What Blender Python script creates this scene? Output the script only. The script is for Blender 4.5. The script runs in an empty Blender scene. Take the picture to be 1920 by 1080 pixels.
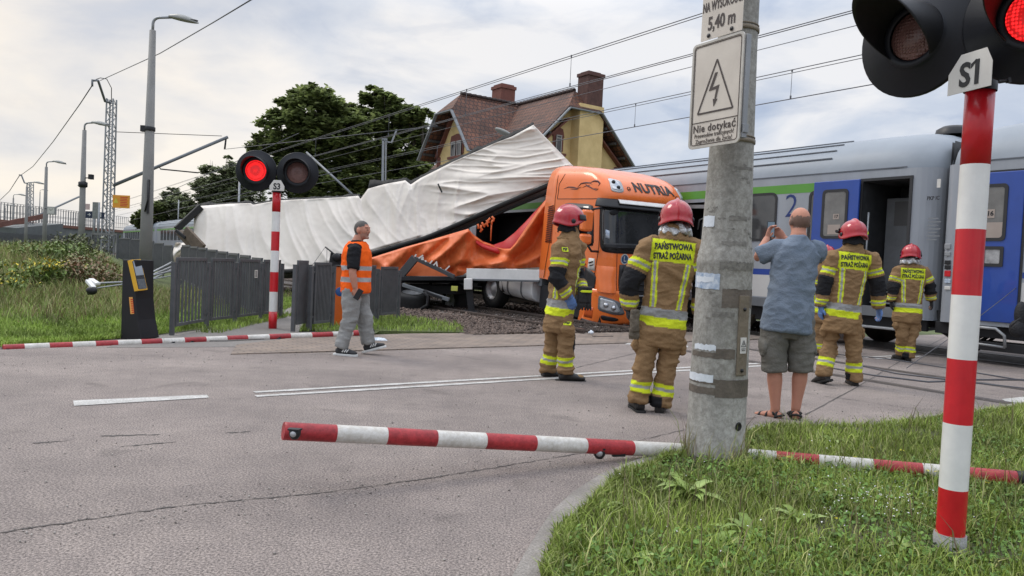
import bpy, math, random
import numpy as np
from mathutils import Vector, Matrix, noise, Quaternion
from mathutils.bvhtree import BVHTree
random.seed(7); RNG = np.random.default_rng(7)
PI = math.pi; R = math.radians
scene = bpy.context.scene; col = scene.collection
# ---------------------------------------------------------------- camera
CAMH = 1.25; FPX = 1400.0
PITCH = R(1.84); ROLL = R(2.69)
_F = Vector((0, math.cos(PITCH), -math.sin(PITCH)))
_U0 = Vector((0, math.sin(PITCH), math.cos(PITCH)))
_R0 = Vector((1, 0, 0))
_U = _U0*math.cos(ROLL) - _R0*math.sin(ROLL)
_Rt = _R0*math.cos(ROLL) + _U0*math.sin(ROLL)
cd = bpy.data.cameras.new('camera'); cam = bpy.data.objects.new('camera', cd); col.objects.link(cam)
cd.sensor_width = 36; cd.lens = FPX/1920*36; cd.clip_end = 3000; cd.clip_start = 0.05
mm = Matrix((( _Rt.x, _U.x, -_F.x, 0), (_Rt.y, _U.y, -_F.y, 0), (_Rt.z, _U.z, -_F.z, CAMH), (0, 0, 0, 1)))
cam.matrix_world = mm
scene.camera = cam
scene.render.resolution_x = 1024; scene.render.resolution_y = 576
# ---------------------------------------------------------------- sky and sun
scene.view_settings.view_transform = 'Standard'; scene.view_settings.look = 'None'
scene.view_settings.gamma = 1; scene.view_settings.exposure = 0.0
SUN_EL, SUN_AZ = R(50), R(-62)      # azimuth from +Y, towards -X
w = bpy.data.worlds.new('World'); scene.world = w; w.use_nodes = True
nt = w.node_tree; nt.nodes.clear()
def _n(t, **k):
    n = nt.nodes.new(t)
    for a, b in k.items(): setattr(n, a, b)
    return n
out = _n('ShaderNodeOutputWorld'); bg = _n('ShaderNodeBackground'); bg.inputs[1].default_value = 0.1
sky = _n('ShaderNodeTexSky', sky_type='NISHITA'); sky.sun_disc = False; sky.sun_elevation = SUN_EL; sky.sun_rotation = SUN_AZ
tc = _n('ShaderNodeTexCoord'); mp = _n('ShaderNodeMapping')
mp.inputs['Scale'].default_value = (1.0, 1.0, 2.6); mp.inputs['Rotation'].default_value = (0, R(-10), 0)
nt.links.new(tc.outputs['Generated'], mp.inputs[0])
def nz(scale, detail, rough, dist=0.0, src=None):
    n = _n('ShaderNodeTexNoise'); n.inputs['Scale'].default_value = scale; n.inputs['Detail'].default_value = detail
    n.inputs['Roughness'].default_value = rough; n.inputs['Distortion'].default_value = dist
    nt.links.new(src or mp.outputs[0], n.inputs['Vector']); return n
def ramp(pts, src):
    r = _n('ShaderNodeValToRGB'); e = r.color_ramp.elements
    e[0].position, e[0].color = pts[0][0], (*pts[0][1], 1); e[1].position, e[1].color = pts[-1][0], (*pts[-1][1], 1)
    for p, c in pts[1:-1]:
        q = e.new(p); q.color = (*c, 1)
    nt.links.new(src, r.inputs[0]); return r
n1 = nz(2.3, 7, 0.52, 0.35); n2 = nz(5.5, 8, 0.55, 0.6)
# cloud sheet: blue grey to white, then warm glow around the hidden sun
cl = ramp([(0.38, (4.8, 5.6, 7.1)), (0.48, (6.5, 7.1, 8.2)), (0.58, (9.2, 9.2, 9.4))], n1.outputs['Fac'])
dk = ramp([(0.52, (1, 1, 1)), (0.68, (0.68, 0.74, 0.84))], n2.outputs['Fac'])
mul = _n('ShaderNodeMixRGB', blend_type='MULTIPLY'); mul.inputs[0].default_value = 0.8
nt.links.new(cl.outputs[0], mul.inputs[1]); nt.links.new(dk.outputs[0], mul.inputs[2])
# glow: brightness by angle to a low bright gap at the left
gdir = Vector((-0.66, 0.75, 0.17)).normalized()
dot = _n('ShaderNodeVectorMath', operation='DOT_PRODUCT'); nt.links.new(tc.outputs['Generated'], dot.inputs[0]); dot.inputs[1].default_value = gdir
gl = ramp([(0.70, (0, 0, 0)), (0.90, (0.30, 0.30, 0.30)), (1.0, (1, 1, 1))], dot.outputs['Value'])
gm = _n('ShaderNodeMath', operation='MULTIPLY'); nt.links.new(gl.outputs[0], gm.inputs[0])
gn = ramp([(0.33, (0.3, 0.3, 0.3)), (0.6, (1, 1, 1))], n1.outputs['Fac']); nt.links.new(gn.outputs[0], gm.inputs[1])
mg = _n('ShaderNodeMixRGB'); nt.links.new(gm.outputs[0], mg.inputs[0]); nt.links.new(mul.outputs[0], mg.inputs[1]); mg.inputs[2].default_value = (11.0, 9.8, 8.2, 1)
# overcast sky is brighter overhead
sep = _n('ShaderNodeSeparateXYZ'); nt.links.new(tc.outputs['Generated'], sep.inputs[0])
zr = ramp([(0.30, (1, 1, 1)), (0.60, (1.9, 1.9, 1.9)), (1.0, (2.6, 2.6, 2.6))], sep.outputs['Z'])
mz = _n('ShaderNodeMixRGB', blend_type='MULTIPLY'); mz.inputs[0].default_value = 1
nt.links.new(mg.outputs[0], mz.inputs[1]); nt.links.new(zr.outputs[0], mz.inputs[2])
fin = _n('ShaderNodeMixRGB'); fin.inputs[0].default_value = 0.93
nt.links.new(sky.outputs[0], fin.inputs[1]); nt.links.new(mz.outputs[0], fin.inputs[2])
nt.links.new(fin.outputs[0], bg.inputs[0]); nt.links.new(bg.outputs[0], out.inputs[0])
sd = bpy.data.lights.new('sun', 'SUN'); sd.energy = 1.3; sd.angle = R(22); sd.color = (1, 0.93, 0.82)
so = bpy.data.objects.new('sun', sd); col.objects.link(so)
sdir = Vector((math.sin(SUN_AZ)*math.cos(SUN_EL), math.cos(SUN_AZ)*math.cos(SUN_EL), math.sin(SUN_EL)))
so.rotation_euler = sdir.to_track_quat('Z', 'Y').to_euler(); so.location = (0, 0, 30)
# ---------------------------------------------------------------- pixel helpers (photo pixels -> places in the world)
def ray(px, py):
    return _Rt*((px-960)/FPX) + _U*((540-py)/FPX) + _F
C0 = Vector((0, 0, CAMH))
def P(px, py, d):
    r = ray(px, py); return C0 + r*(d/r.y)
def G(px, py, z=0.0):
    r = ray(px, py); return C0 + r*((z-CAMH)/r.z)
UV = Vector((-0.565, 0.825, 0)).normalized(); NV = Vector((0.825, 0.565, 0)).normalized()   # along the tracks, across the tracks
def W(n, t, z=0.0): return NV*n + UV*t + Vector((0, 0, z))
def S(px, py, n):                      # where a pixel's ray meets the upright plane at distance n across the tracks
    r = ray(px, py); s = n/(r.dot(NV)); p = C0 + r*s; return p.dot(UV), p.z
def X2(px, py, d): return P(px, py, d).x
# ---------------------------------------------------------------- materials
_mats = {}
def M(name, c, rough=0.6, metal=0.0, var=0.10, vs=3.0, bump=0.0, bs=30.0, c2=None, spec=0.5, trans=0.0, emit=None, alpha=1, coat=0, attr=None, streak=0, ior=1.45, spk=None):
    if name in _mats: return _mats[name]
    m = bpy.data.materials.new(name); m.use_nodes = True; t = m.node_tree; b = t.nodes['Principled BSDF']
    N = t.nodes.new; L = t.links.new
    tc = N('ShaderNodeTexCoord'); src = tc.outputs['Object']
    if streak:
        mpn = N('ShaderNodeMapping'); mpn.inputs['Scale'].default_value = (1, 1, 1.0/streak); L(src, mpn.inputs[0]); s2 = mpn.outputs[0]
    else: s2 = src
    no = N('ShaderNodeTexNoise'); no.inputs['Scale'].default_value = vs; no.inputs['Detail'].default_value = 8; no.inputs['Roughness'].default_value = 0.65
    L(s2, no.inputs['Vector'])
    rp = N('ShaderNodeValToRGB'); rp.color_ramp.elements[0].position = 0.3; rp.color_ramp.elements[1].position = 0.7
    a = [max(0, x*(1-var)) for x in c]; d = [x*(1+var) for x in c] if c2 is None else c2
    rp.color_ramp.elements[0].color = (*a, 1); rp.color_ramp.elements[1].color = (*d, 1)
    L(no.outputs['Fac'], rp.inputs[0]); cur = rp.outputs[0]
    if attr:
        at = N('ShaderNodeAttribute'); at.attribute_name = attr
        mx = N('ShaderNodeMixRGB'); mx.blend_type = 'MULTIPLY'; mx.inputs[0].default_value = 1
        L(at.outputs['Color'], mx.inputs[1]); L(cur, mx.inputs[2]); cur = mx.outputs[0]
    if spk:                                  # speckle (scale, low colour, high colour, amount)
        v = N('ShaderNodeTexNoise'); v.inputs['Scale'].default_value = spk[0]; v.inputs['Detail'].default_value = 3; v.inputs['Roughness'].default_value = .8; L(src, v.inputs['Vector'])
        r2 = N('ShaderNodeValToRGB'); r2.color_ramp.elements[0].position = .38; r2.color_ramp.elements[1].position = .64
        r2.color_ramp.elements[0].color = (*spk[1], 1); r2.color_ramp.elements[1].color = (*spk[2], 1); L(v.outputs['Fac'], r2.inputs[0])
        mx = N('ShaderNodeMixRGB'); mx.blend_type = 'MULTIPLY'; mx.inputs[0].default_value = spk[3]
        L(cur, mx.inputs[1]); L(r2.outputs[0], mx.inputs[2]); cur = mx.outputs[0]
    L(cur, b.inputs['Base Color'])
    b.inputs['Roughness'].default_value = rough; b.inputs['Metallic'].default_value = metal
    b.inputs['Specular IOR Level'].default_value = spec; b.inputs['Transmission Weight'].default_value = trans
    b.inputs['Alpha'].default_value = alpha; b.inputs['Coat Weight'].default_value = coat; b.inputs['IOR'].default_value = ior
    if rough > 0.15:
        rr = N('ShaderNodeMapRange'); rr.inputs['To Min'].default_value = max(0.03, rough-0.12); rr.inputs['To Max'].default_value = min(1, rough+0.12)
        L(no.outputs['Fac'], rr.inputs[0]); L(rr.outputs[0], b.inputs['Roughness'])
    if bump:
        nb = N('ShaderNodeTexNoise'); nb.inputs['Scale'].default_value = bs; nb.inputs['Detail'].default_value = 4; L(s2, nb.inputs['Vector'])
        bp = N('ShaderNodeBump'); bp.inputs['Strength'].default_value = bump; bp.inputs['Distance'].default_value = 0.02
        L(nb.outputs['Fac'], bp.inputs['Height']); L(bp.outputs[0], b.inputs['Normal'])
    if emit:
        b.inputs['Emission Color'].default_value = (*emit[:3], 1); b.inputs['Emission Strength'].default_value = emit[3]
    _mats[name] = m; return m
# ---------------------------------------------------------------- mesh builder
def frame(o, x, z):
    x = Vector(x).normalized(); z = Vector(z); y = z.cross(x).normalized(); z = x.cross(y).normalized()
    return Matrix(((x.x, y.x, z.x, o[0]), (x.y, y.y, z.y, o[1]), (x.z, y.z, z.z, o[2]), (0, 0, 0, 1)))
def T(x=0, y=0, z=0): return Matrix.Translation((x, y, z))
def RZ(a): return Matrix.Rotation(a, 4, 'Z')
class MB:
    def __init__(s, mat=None): s.v = []; s.f = []; s.m = []; s.s = []; s.mi = 0; s.X = mat
    def add(s, vs, fs, smooth=False):
        o = len(s.v)
        for p in vs:
            p = Vector(p); s.v.append(tuple(s.X @ p) if s.X else tuple(p))
        for f in fs: s.f.append(tuple(i+o for i in f)); s.m.append(s.mi); s.s.append(smooth)
        return s
    def box(s, x0, x1, y0, y1, z0, z1, Q=None):
        vs = [(x, y, z) for z in (z0, z1) for y in (y0, y1) for x in (x0, x1)]
        if Q: vs = [Q @ Vector(p) for p in vs]
        return s.add(vs, [(0, 2, 3, 1), (4, 5, 7, 6), (0, 1, 5, 4), (2, 6, 7, 3), (0, 4, 6, 2), (1, 3, 7, 5)])
    def cbox(s, c, d, Q=None):
        Q2 = T(*c) @ (Q or Matrix())
        return s.box(-d[0]/2, d[0]/2, -d[1]/2, d[1]/2, -d[2]/2, d[2]/2, Q2)
    def bar(s, a, b, w_, h_, up=(0, 0, 1)):       # rectangular bar from a to b
        a = Vector(a); b = Vector(b); d = (b-a)
        u = Vector(up)
        if abs(d.normalized().dot(u)) > 0.99: u = Vector((0, 1, 0))
        return s.box(0, d.length, -w_/2, w_/2, -h_/2, h_/2, frame(a, d, u))
    def loft(s, pts, ra, rb=None, side=(1, 0, 0), n=14, cap=True, smooth=True, flat=None):
        pts = [Vector(p) for p in pts]; k = len(pts)
        if not hasattr(ra, '__len__'): ra = [ra]*k
        if rb is None: rb = ra
        if not hasattr(rb, '__len__'): rb = [rb]*k
        vs = []; side = Vector(side)
        for i, p in enumerate(pts):
            t = (pts[min(i+1, k-1)] - pts[max(i-1, 0)])
            t = t.normalized() if t.length > 1e-9 else Vector((0, 0, 1))
            sd = side - t*side.dot(t)
            if sd.length < 1e-3: sd = t.orthogonal()
            sd.normalize(); side = sd if rb is ra else side
            bn = t.cross(sd)
            for j in range(n):
                a = 2*PI*j/n; vs.append(p + sd*(math.cos(a)*ra[i]) + bn*(math.sin(a)*rb[i]))
        fs = [(i*n+j, i*n+(j+1) % n, (i+1)*n+(j+1) % n, (i+1)*n+j) for i in range(k-1) for j in range(n)]
        s.add(vs, fs, smooth)
        if cap:
            o = len(s.v) - k*n
            s.f.append(tuple(o+j for j in range(n))[::-1]); s.m.append(s.mi); s.s.append(False)
            s.f.append(tuple(o+(k-1)*n+j for j in range(n))); s.m.append(s.mi); s.s.append(False)
        return s
    def tube(s, pts, r, n=10, cap=True): return s.loft(pts, r, None, (0.31, 0.57, 0.76), n, cap)
    def lathe(s, prof, Q=None, n=24, smooth=True):
        vs = []; k = len(prof)
        for r, z in prof:
            for j in range(n):
                a = 2*PI*j/n; p = Vector((r*math.cos(a), r*math.sin(a), z)); vs.append(Q @ p if Q else p)
        fs = [(i*n+j, i*n+(j+1) % n, (i+1)*n+(j+1) % n, (i+1)*n+j) for i in range(k-1) for j in range(n)]
        return s.add(vs, fs, smooth)
    def ell(s, c, r, Q=None, n=16, k=10):
        prof = []; vs = []
        for i in range(k+1):
            a = PI*i/k
            for j in range(n):
                b = 2*PI*j/n
                p = Vector((r[0]*math.sin(a)*math.cos(b), r[1]*math.sin(a)*math.sin(b), -r[2]*math.cos(a)))
                if Q: p = Q @ p
                vs.append(p + Vector(c))
        fs = [(i*n+j, i*n+(j+1) % n, (i+1)*n+(j+1) % n, (i+1)*n+j) for i in range(k) for j in range(n)]
        return s.add(vs, fs, True)
    def prism(s, poly, th, Q=None, smooth=False):      # polygon in xy, extruded along +z
        n = len(poly); vs = [Vector((x, y, 0)) for x, y in poly] + [Vector((x, y, th)) for x, y in poly]
        if Q: vs = [Q @ p for p in vs]
        fs = [tuple(range(n))[::-1], tuple(range(n, 2*n))] + [(i, (i+1) % n, n+(i+1) % n, n+i) for i in range(n)]
        return s.add(vs, fs, smooth)
    def grid(s, f, nu, nv, smooth=True):
        vs = [f(i/nu, j/nv) for i in range(nu+1) for j in range(nv+1)]; q = nv+1
        return s.add(vs, [(i*q+j, (i+1)*q+j, (i+1)*q+j+1, i*q+j+1) for i in range(nu) for j in range(nv)], smooth)
    def mesh(s, name, mats=()):
        me = bpy.data.meshes.new(name); me.from_pydata(s.v, [], s.f)
        for m in mats: me.materials.append(m)
        me.polygons.foreach_set('use_smooth', s.s)
        if len(mats) > 1: me.polygons.foreach_set('material_index', s.m)
        me.update(); return me
    def build(s, name, mats, parent=None, bevel=0, solid=0, fix=True, sub=0):
        if not isinstance(mats, (list, tuple)): mats = [mats]
        me = s.mesh(name, mats)
        if fix:
            import bmesh
            b = bmesh.new(); b.from_mesh(me); bmesh.ops.recalc_face_normals(b, faces=b.faces); b.to_mesh(me); b.free()
        o = bpy.data.objects.new(name, me); col.objects.link(o)
        if parent: o.parent = parent
        if solid:
            q = o.modifiers.new('s', 'SOLIDIFY'); q.thickness = solid; q.offset = -1
        if bevel:
            q = o.modifiers.new('b', 'BEVEL'); q.width = bevel; q.segments = 2; q.limit_method = 'ANGLE'; q.angle_limit = R(40); q.harden_normals = False
        if sub:
            q = o.modifiers.new('u', 'SUBSURF'); q.levels = sub; q.render_levels = sub
        return o
def fastmesh(name, V, F, mats, cols=None, midx=None, smooth=False):
    """V (n,3), F (k,m) numpy; cols per vertex (n,3)"""
    me = bpy.data.meshes.new(name); n, k, m = len(V), len(F), F.shape[1]
    me.vertices.add(n); me.vertices.foreach_set('co', V.astype(np.float32).ravel())
    me.loops.add(k*m); me.loops.foreach_set('vertex_index', F.astype(np.int32).ravel())
    me.polygons.add(k); me.polygons.foreach_set('loop_start', np.arange(0, k*m, m, dtype=np.int32))
    for q in mats: me.materials.append(q)
    if midx is not None: me.polygons.foreach_set('material_index', midx.astype(np.int32))
    if smooth: me.polygons.foreach_set('use_smooth', np.ones(k, dtype=bool))
    me.update(calc_edges=True)
    if cols is not None: setcol(me, cols)
    return me
def setcol(me, cols):
    a = me.color_attributes.new('Col', 'FLOAT_COLOR', 'POINT')
    a.data.foreach_set('color', np.concatenate([cols, np.ones((len(cols), 1))], 1).astype(np.float32).ravel())
def fastobj(name, me, parent=None):
    o = bpy.data.objects.new(name, me); col.objects.link(o)
    if parent: o.parent = parent
    return o
def tag(o, label=None, cat=None, group=None, kind=None):
    if label: o['label'] = label
    if cat: o['category'] = cat
    if group: o['group'] = group
    if kind: o['kind'] = kind
    return o
def thing(name, label, cat, X=None, group=None):
    o = bpy.data.objects.new(name, None); col.objects.link(o); o.empty_display_size = 0.2
    if X is not None: o.matrix_world = X if isinstance(X, Matrix) else T(*X)
    return tag(o, label, cat, group)
def copy_tree(o, parent=None):
    c = o.copy(); col.objects.link(c)
    if parent: c.parent = parent
    for ch in list(o.children): copy_tree(ch, c)
    return c
_tx = {}
def text_geo(body, size=1.0, bold=0.0, sx=1.0, ext=0.002, res=3, sp=1.0):
    key = (body, size, bold, sx, ext, sp)
    if key in _tx: return _tx[key]
    cu = bpy.data.curves.new('t', 'FONT'); cu.body = body; cu.size = size; cu.align_x = 'CENTER'; cu.align_y = 'CENTER'
    cu.offset = bold; cu.extrude = ext; cu.resolution_u = res; cu.space_character = sp
    ob = bpy.data.objects.new('t', cu); col.objects.link(ob)
    dg = bpy.context.evaluated_depsgraph_get(); me = bpy.data.meshes.new_from_object(ob.evaluated_get(dg))
    V = [Vector((v.co.x*sx, v.co.y, v.co.z)) for v in me.vertices]; F = [tuple(p.vertices) for p in me.polygons]
    bpy.data.objects.remove(ob); bpy.data.curves.remove(cu); bpy.data.meshes.remove(me)
    _tx[key] = (V, F); return V, F
def text_on(mb, body, Q, **k):      # letters lie in local xy, facing +z
    V, F = text_geo(body, **k); mb.add([Q @ v for v in V], F); return mb
def sstep(a, b, x):
    t = min(1, max(0, (x-a)/(b-a))); return t*t*(3-2*t)
def rrect(x0, x1, y0, y1, r, n=4):
    pts = []
    for cx, cy, a0 in ((x1-r, y1-r, 0), (x0+r, y1-r, 90), (x0+r, y0+r, 180), (x1-r, y0+r, 270)):
        for i in range(n+1):
            a = R(a0+90*i/n); pts.append((cx+r*math.cos(a), cy+r*math.sin(a)))
    return pts
# common materials
mBlack = M('black_metal', (0.012, 0.012, 0.014), 0.45, 0.0, 0.3)
mRubber = M('rubber', (0.015, 0.015, 0.015), 0.75, 0, 0.3, 8, 0.2, 60)
mSteel = M('galvanised_steel', (0.30, 0.31, 0.32), 0.5, 0.5, 0.15, 6)
mGreySteel = M('grey_paint', (0.16, 0.17, 0.18), 0.5, 0.2, 0.12, 5)
mWhiteP = M('white_paint', (0.74, 0.73, 0.70), 0.35, 0, 0.07, 7, 0.03, 50)
mRedP = M('red_paint', (0.56, 0.012, 0.02), 0.33, 0, 0.16, 5, 0.03, 50, coat=0.2)
mConc = M('concrete', (0.30, 0.295, 0.28), 0.85, 0, 0.22, 5, 0.35, 70, spk=(120, (0.8, 0.8, 0.8), (1.1, 1.1, 1.1), .8))
# ================================================================ ground, roads
def moundh(x, y):
    n = 0.825*x+0.565*y
    h = 1.0*sstep(9.5, 18, y)*sstep(-6.6, -11.5, x)
    h *= sstep(9.0, 5.0, n)*(sstep(-.46, -.57, x/max(y, 1)) if y > 16 else 1-(1-sstep(-.46, -.57, x/max(y, 1)))*sstep(12.5, 16, y))
    return h + (0.06*noise.noise(Vector((x*.7, y*.7, 0)))*sstep(8.5, 11, y) if h > 0.02 else 0)
mSoil = M('soil_grass', (0.07, 0.095, 0.03), 0.95, 0, 0.4, 1.2, 0.6, 25, c2=(0.13, 0.16, 0.055), spk=(60, (.6, .6, .6), (1.3, 1.3, 1.2), .8))
big = MB()
big.box(-600, 600, -60, 1200, -0.6, -0.07)
g = big.build('ground', mSoil); tag(g, kind='structure')
mAsph = M('asphalt', (0.196, 0.168, 0.152), 0.9, 0, 0.09, 0.45, 0.45, 190, c2=(0.252, 0.218, 0.198), spk=(88, (0.42, 0.41, 0.41), (1.9, 1.86, 1.82), 1.0))
def wear(m):      # long worn lanes and blotches along the road direction
    t = m.node_tree; N = t.nodes.new; L = t.links.new; b = t.nodes['Principled BSDF']; src = b.inputs['Base Color'].links[0].from_socket
    tc = N('ShaderNodeTexCoord'); mp = N('ShaderNodeMapping'); mp.inputs['Rotation'].default_value = (0, 0, -math.atan2(NV.y, NV.x)); mp.inputs['Scale'].default_value = (.16, 1.0, 1); L(tc.outputs['Object'], mp.inputs[0])
    for sc_, lo, hi, v in ((1.1, .90, 1.05, mp.outputs[0]), (.9, .92, 1.06, tc.outputs['Object']), (7, .94, 1.05, tc.outputs['Object'])):
        n = N('ShaderNodeTexNoise'); n.inputs['Scale'].default_value = sc_; n.inputs['Detail'].default_value = 5; L(v, n.inputs['Vector']); r = N('ShaderNodeValToRGB'); r.color_ramp.elements[0].position = .36; r.color_ramp.elements[1].position = .62
        r.color_ramp.elements[0].color = (lo, lo, lo*1.01, 1); r.color_ramp.elements[1].color = (hi, hi, hi, 1); L(n.outputs['Fac'], r.inputs[0]); mx = N('ShaderNodeMixRGB'); mx.blend_type = 'MULTIPLY'; mx.inputs[0].default_value = 1; L(src, mx.inputs[1]); L(r.outputs[0], mx.inputs[2]); src = mx.outputs[0]
    n = N('ShaderNodeTexNoise'); n.inputs['Scale'].default_value = 1.9; n.inputs['Detail'].default_value = 3; n.inputs['Distortion'].default_value = .6; L(tc.outputs['Object'], n.inputs['Vector']); r = N('ShaderNodeValToRGB'); r.color_ramp.elements[0].position = .63; r.color_ramp.elements[1].position = .70
    r.color_ramp.elements[0].color = (1, 1, 1, 1); r.color_ramp.elements[1].color = (.80, .80, .80, 1); L(n.outputs['Fac'], r.inputs[0]); mx = N('ShaderNodeMixRGB'); mx.blend_type = 'MULTIPLY'; mx.inputs[0].default_value = 1; L(src, mx.inputs[1]); L(r.outputs[0], mx.inputs[2]); src = mx.outputs[0]
    L(src, b.inputs['Base Color'])
wear(mAsph)
def sheet(name, mat, pts, z0, z1):     # polygon prism of world xy
    from mathutils.geometry import tessellate_polygon
    mb = MB(); n = len(pts)
    tri = tessellate_polygon([[Vector((p[0], p[1], 0)) for p in pts]])
    vs = [(p[0], p[1], z1) for p in pts] + [(p[0], p[1], z0) for p in pts]
    mb.add(vs, [tuple(t) for t in tri] + [(i, (i+1) % n, n+(i+1) % n, n+i) for i in range(n)])
    o = mb.build(name, mat); tag(o, kind='structure'); return o
def WP(n, t): p = W(n, t); return (p.x, p.y)
sheet('road', mAsph, [WP(-45, -30), WP(26, -30), WP(26, 9.25), WP(2.9, 9.25), WP(2.9, 10.9), WP(1.5, 11.3), WP(-45, 11.6)], -0.3, 0)
sheet('far_road', mAsph, [WP(26.0, 2.5), WP(90, 2.5), WP(90, 9.25), WP(26.0, 9.25)], -0.3, 0)
# joints, cracks and patches in the asphalt: thin dark tar lines
mTar = M('tar', (0.085, 0.076, 0.070), 0.8, 0, 0.3, 9)
def ribbon(mb, pts, wd, z, jit=0.0):
    pts = [Vector((p[0], p[1], 0)) for p in pts]; vs = []
    for i, p in enumerate(pts):
        t = (pts[min(i+1, len(pts)-1)]-pts[max(i-1, 0)]).normalized(); s = Vector((-t.y, t.x, 0))
        ww = wd*(1+jit*random.uniform(-1, 1)); vs += [(p+s*ww/2).to_tuple()[:2]+(z,), (p-s*ww/2).to_tuple()[:2]+(z,)]
    mb.add(vs, [(2*i, 2*i+1, 2*i+3, 2*i+2) for i in range(len(pts)-1)])
def pxline(pts, n=40, j=0.0, z=0):
    out_ = []
    P3 = [G(*p) for p in pts]
    for a, b in zip(P3[:-1], P3[1:]):
        for i in range(n): out_.append(a.lerp(b, i/n) + Vector((random.uniform(-j, j), random.uniform(-j, j), 0)))
    out_.append(P3[-1]); return out_
mb = MB()
ribbon(mb, pxline([(0, 999), (330, 950), (600, 925), (800, 898), (960, 872), (1120, 845)], 30, .009), 0.010, 0.003, .7)
ribbon(mb, pxline([(1120, 845), (1310, 800), (1500, 770)], 20, .008), 0.010, 0.003, .8)
for seg in ([(60, 832), (130, 826)], [(225, 838), (330, 829)], [(190, 818), (300, 815)], [(420, 812), (470, 810)]):
    ribbon(mb, pxline(seg, 10, .01), 0.016, 0.003, .9)
ribbon(mb, pxline([(1510, 778), (1600, 730), (1690, 676), (1850, 590)], 20, .004), 0.014, 0.003, .5)
ribbon(mb, pxline([(1080, 690), (1180, 665), (1300, 640)], 20, .015), 0.012, 0.003, .8)
ribbon(mb, pxline([(1405, 720), (1560, 745), (1700, 765)], 20, .015), 0.010, 0.003, .8)
o = mb.build('road_crack', mTar); tag(o, kind='structure')
# road markings (white paint lying on the asphalt, worn)
mMark = M('road_paint', (0.55, 0.54, 0.51), 0.75, 0, 0.2, 6, 0.5, 150, c2=(0.72, 0.71, 0.68), spk=(70, (0.62, 0.6, 0.58), (1.08, 1.08, 1.08), 1))
def marks(pts, name='road_marking'):
    mb = MB(); vs = [(*G(*p).xy, 0.005) for p in pts]; mb.add(vs, [tuple(range(len(vs)))]); o = mb.build(name, mMark, fix=False)
    tag(o, kind='structure'); return o
marks([(137, 752), (388, 741), (392, 746.5), (139, 762)])
def tline(n0, n1, t, wd):
    mb = MB(); k = 60; pts = [W(n0+(n1-n0)*i/k, t+random.uniform(-.003, .003)) for i in range(k+1)]
    ribbon(mb, pts, wd, 0.005, 0.12); o = mb.build('road_marking', mMark, fix=False); tag(o, kind='structure')
nA = G(475, 735); nB = G(1305, 690); nC = G(480, 744)
tline(nA.dot(NV), 9.3, nA.dot(UV)-0.03, 0.085)
tline(nC.dot(NV), 9.3, nC.dot(UV)+0.01, 0.085)
tline(11.6, 13.0, nA.dot(UV)-0.03, 0.085); tline(11.6, 13.0, nC.dot(UV)+0.01, 0.085); tline(16.6, 40, nA.dot(UV)-0.03, 0.085)
marks([(1878, 749), (1935, 743), (1960, 752), (1935, 760), (1890, 756)])
marks([(1172, 646), (1290, 652), (1290, 649), (1178, 643)])
# pavers strip along the far side of the road
def brickmat(name, c1, c2, mortar, scale, bw, bh, ms=0.02):
    m = bpy.data.materials.new(name); m.use_nodes = True; t = m.node_tree; b = t.nodes['Principled BSDF']; N = t.nodes.new; L = t.links.new
    tc = N('ShaderNodeTexCoord'); mp = N('ShaderNodeMapping'); L(tc.outputs['UV'], mp.inputs[0])
    br = N('ShaderNodeTexBrick'); br.inputs['Color1'].default_value = (*c1, 1); br.inputs['Color2'].default_value = (*c2, 1); br.inputs['Mortar'].default_value = (*mortar, 1)
    br.inputs['Scale'].default_value = scale; br.inputs['Brick Width'].default_value = bw; br.inputs['Row Height'].default_value = bh; br.inputs['Mortar Size'].default_value = ms
    L(mp.outputs[0], br.inputs['Vector'])
    no = N('ShaderNodeTexNoise'); no.inputs['Scale'].default_value = 2.2; no.inputs['Detail'].default_value = 8; L(mp.outputs[0], no.inputs['Vector'])
    r = N('ShaderNodeValToRGB'); r.color_ramp.elements[0].position = .3; r.color_ramp.elements[1].position = .7
    r.color_ramp.elements[0].color = (.72, .72, .72, 1); r.color_ramp.elements[1].color = (1.12, 1.12, 1.12, 1); L(no.outputs['Fac'], r.inputs[0])
    mx = N('ShaderNodeMixRGB'); mx.blend_type = 'MULTIPLY'; mx.inputs[0].default_value = 1; L(br.outputs['Color'], mx.inputs[1]); L(r.outputs[0], mx.inputs[2]); L(mx.outputs[0], b.inputs['Base Color'])
    bp = N('ShaderNodeBump'); bp.inputs['Strength'].default_value = .6; bp.inputs['Distance'].default_value = .01; bp.invert = True; L(br.outputs['Fac'], bp.inputs['Height']); L(bp.outputs[0], b.inputs['Normal'])
    b.inputs['Roughness'].default_value = .85; return m
def setuv(o, fn):
    me = o.data; uv = me.uv_layers.new(name='UVMap')
    for p in me.polygons:
        for li in p.loop_indices: uv.data[li].uv = fn(me.vertices[me.loops[li].vertex_index].co, p.normal)
mPave = brickmat('paver_blocks', (0.27, 0.21, 0.165), (0.225, 0.18, 0.15), (0.15, 0.125, 0.105), 1.0, 0.2, 0.1, 0.010)
uvnt = lambda c, n: (c.dot(NV), c.dot(UV))
o = sheet('paved_verge', mPave, [WP(2.3, 9.28), WP(12.9, 9.28), WP(12.9, 10.6), WP(9.6, 10.9), WP(5.6, 11.2), WP(3.6, 10.9), WP(2.6, 10.2)], -0.2, 0.012); setuv(o, uvnt)
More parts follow.
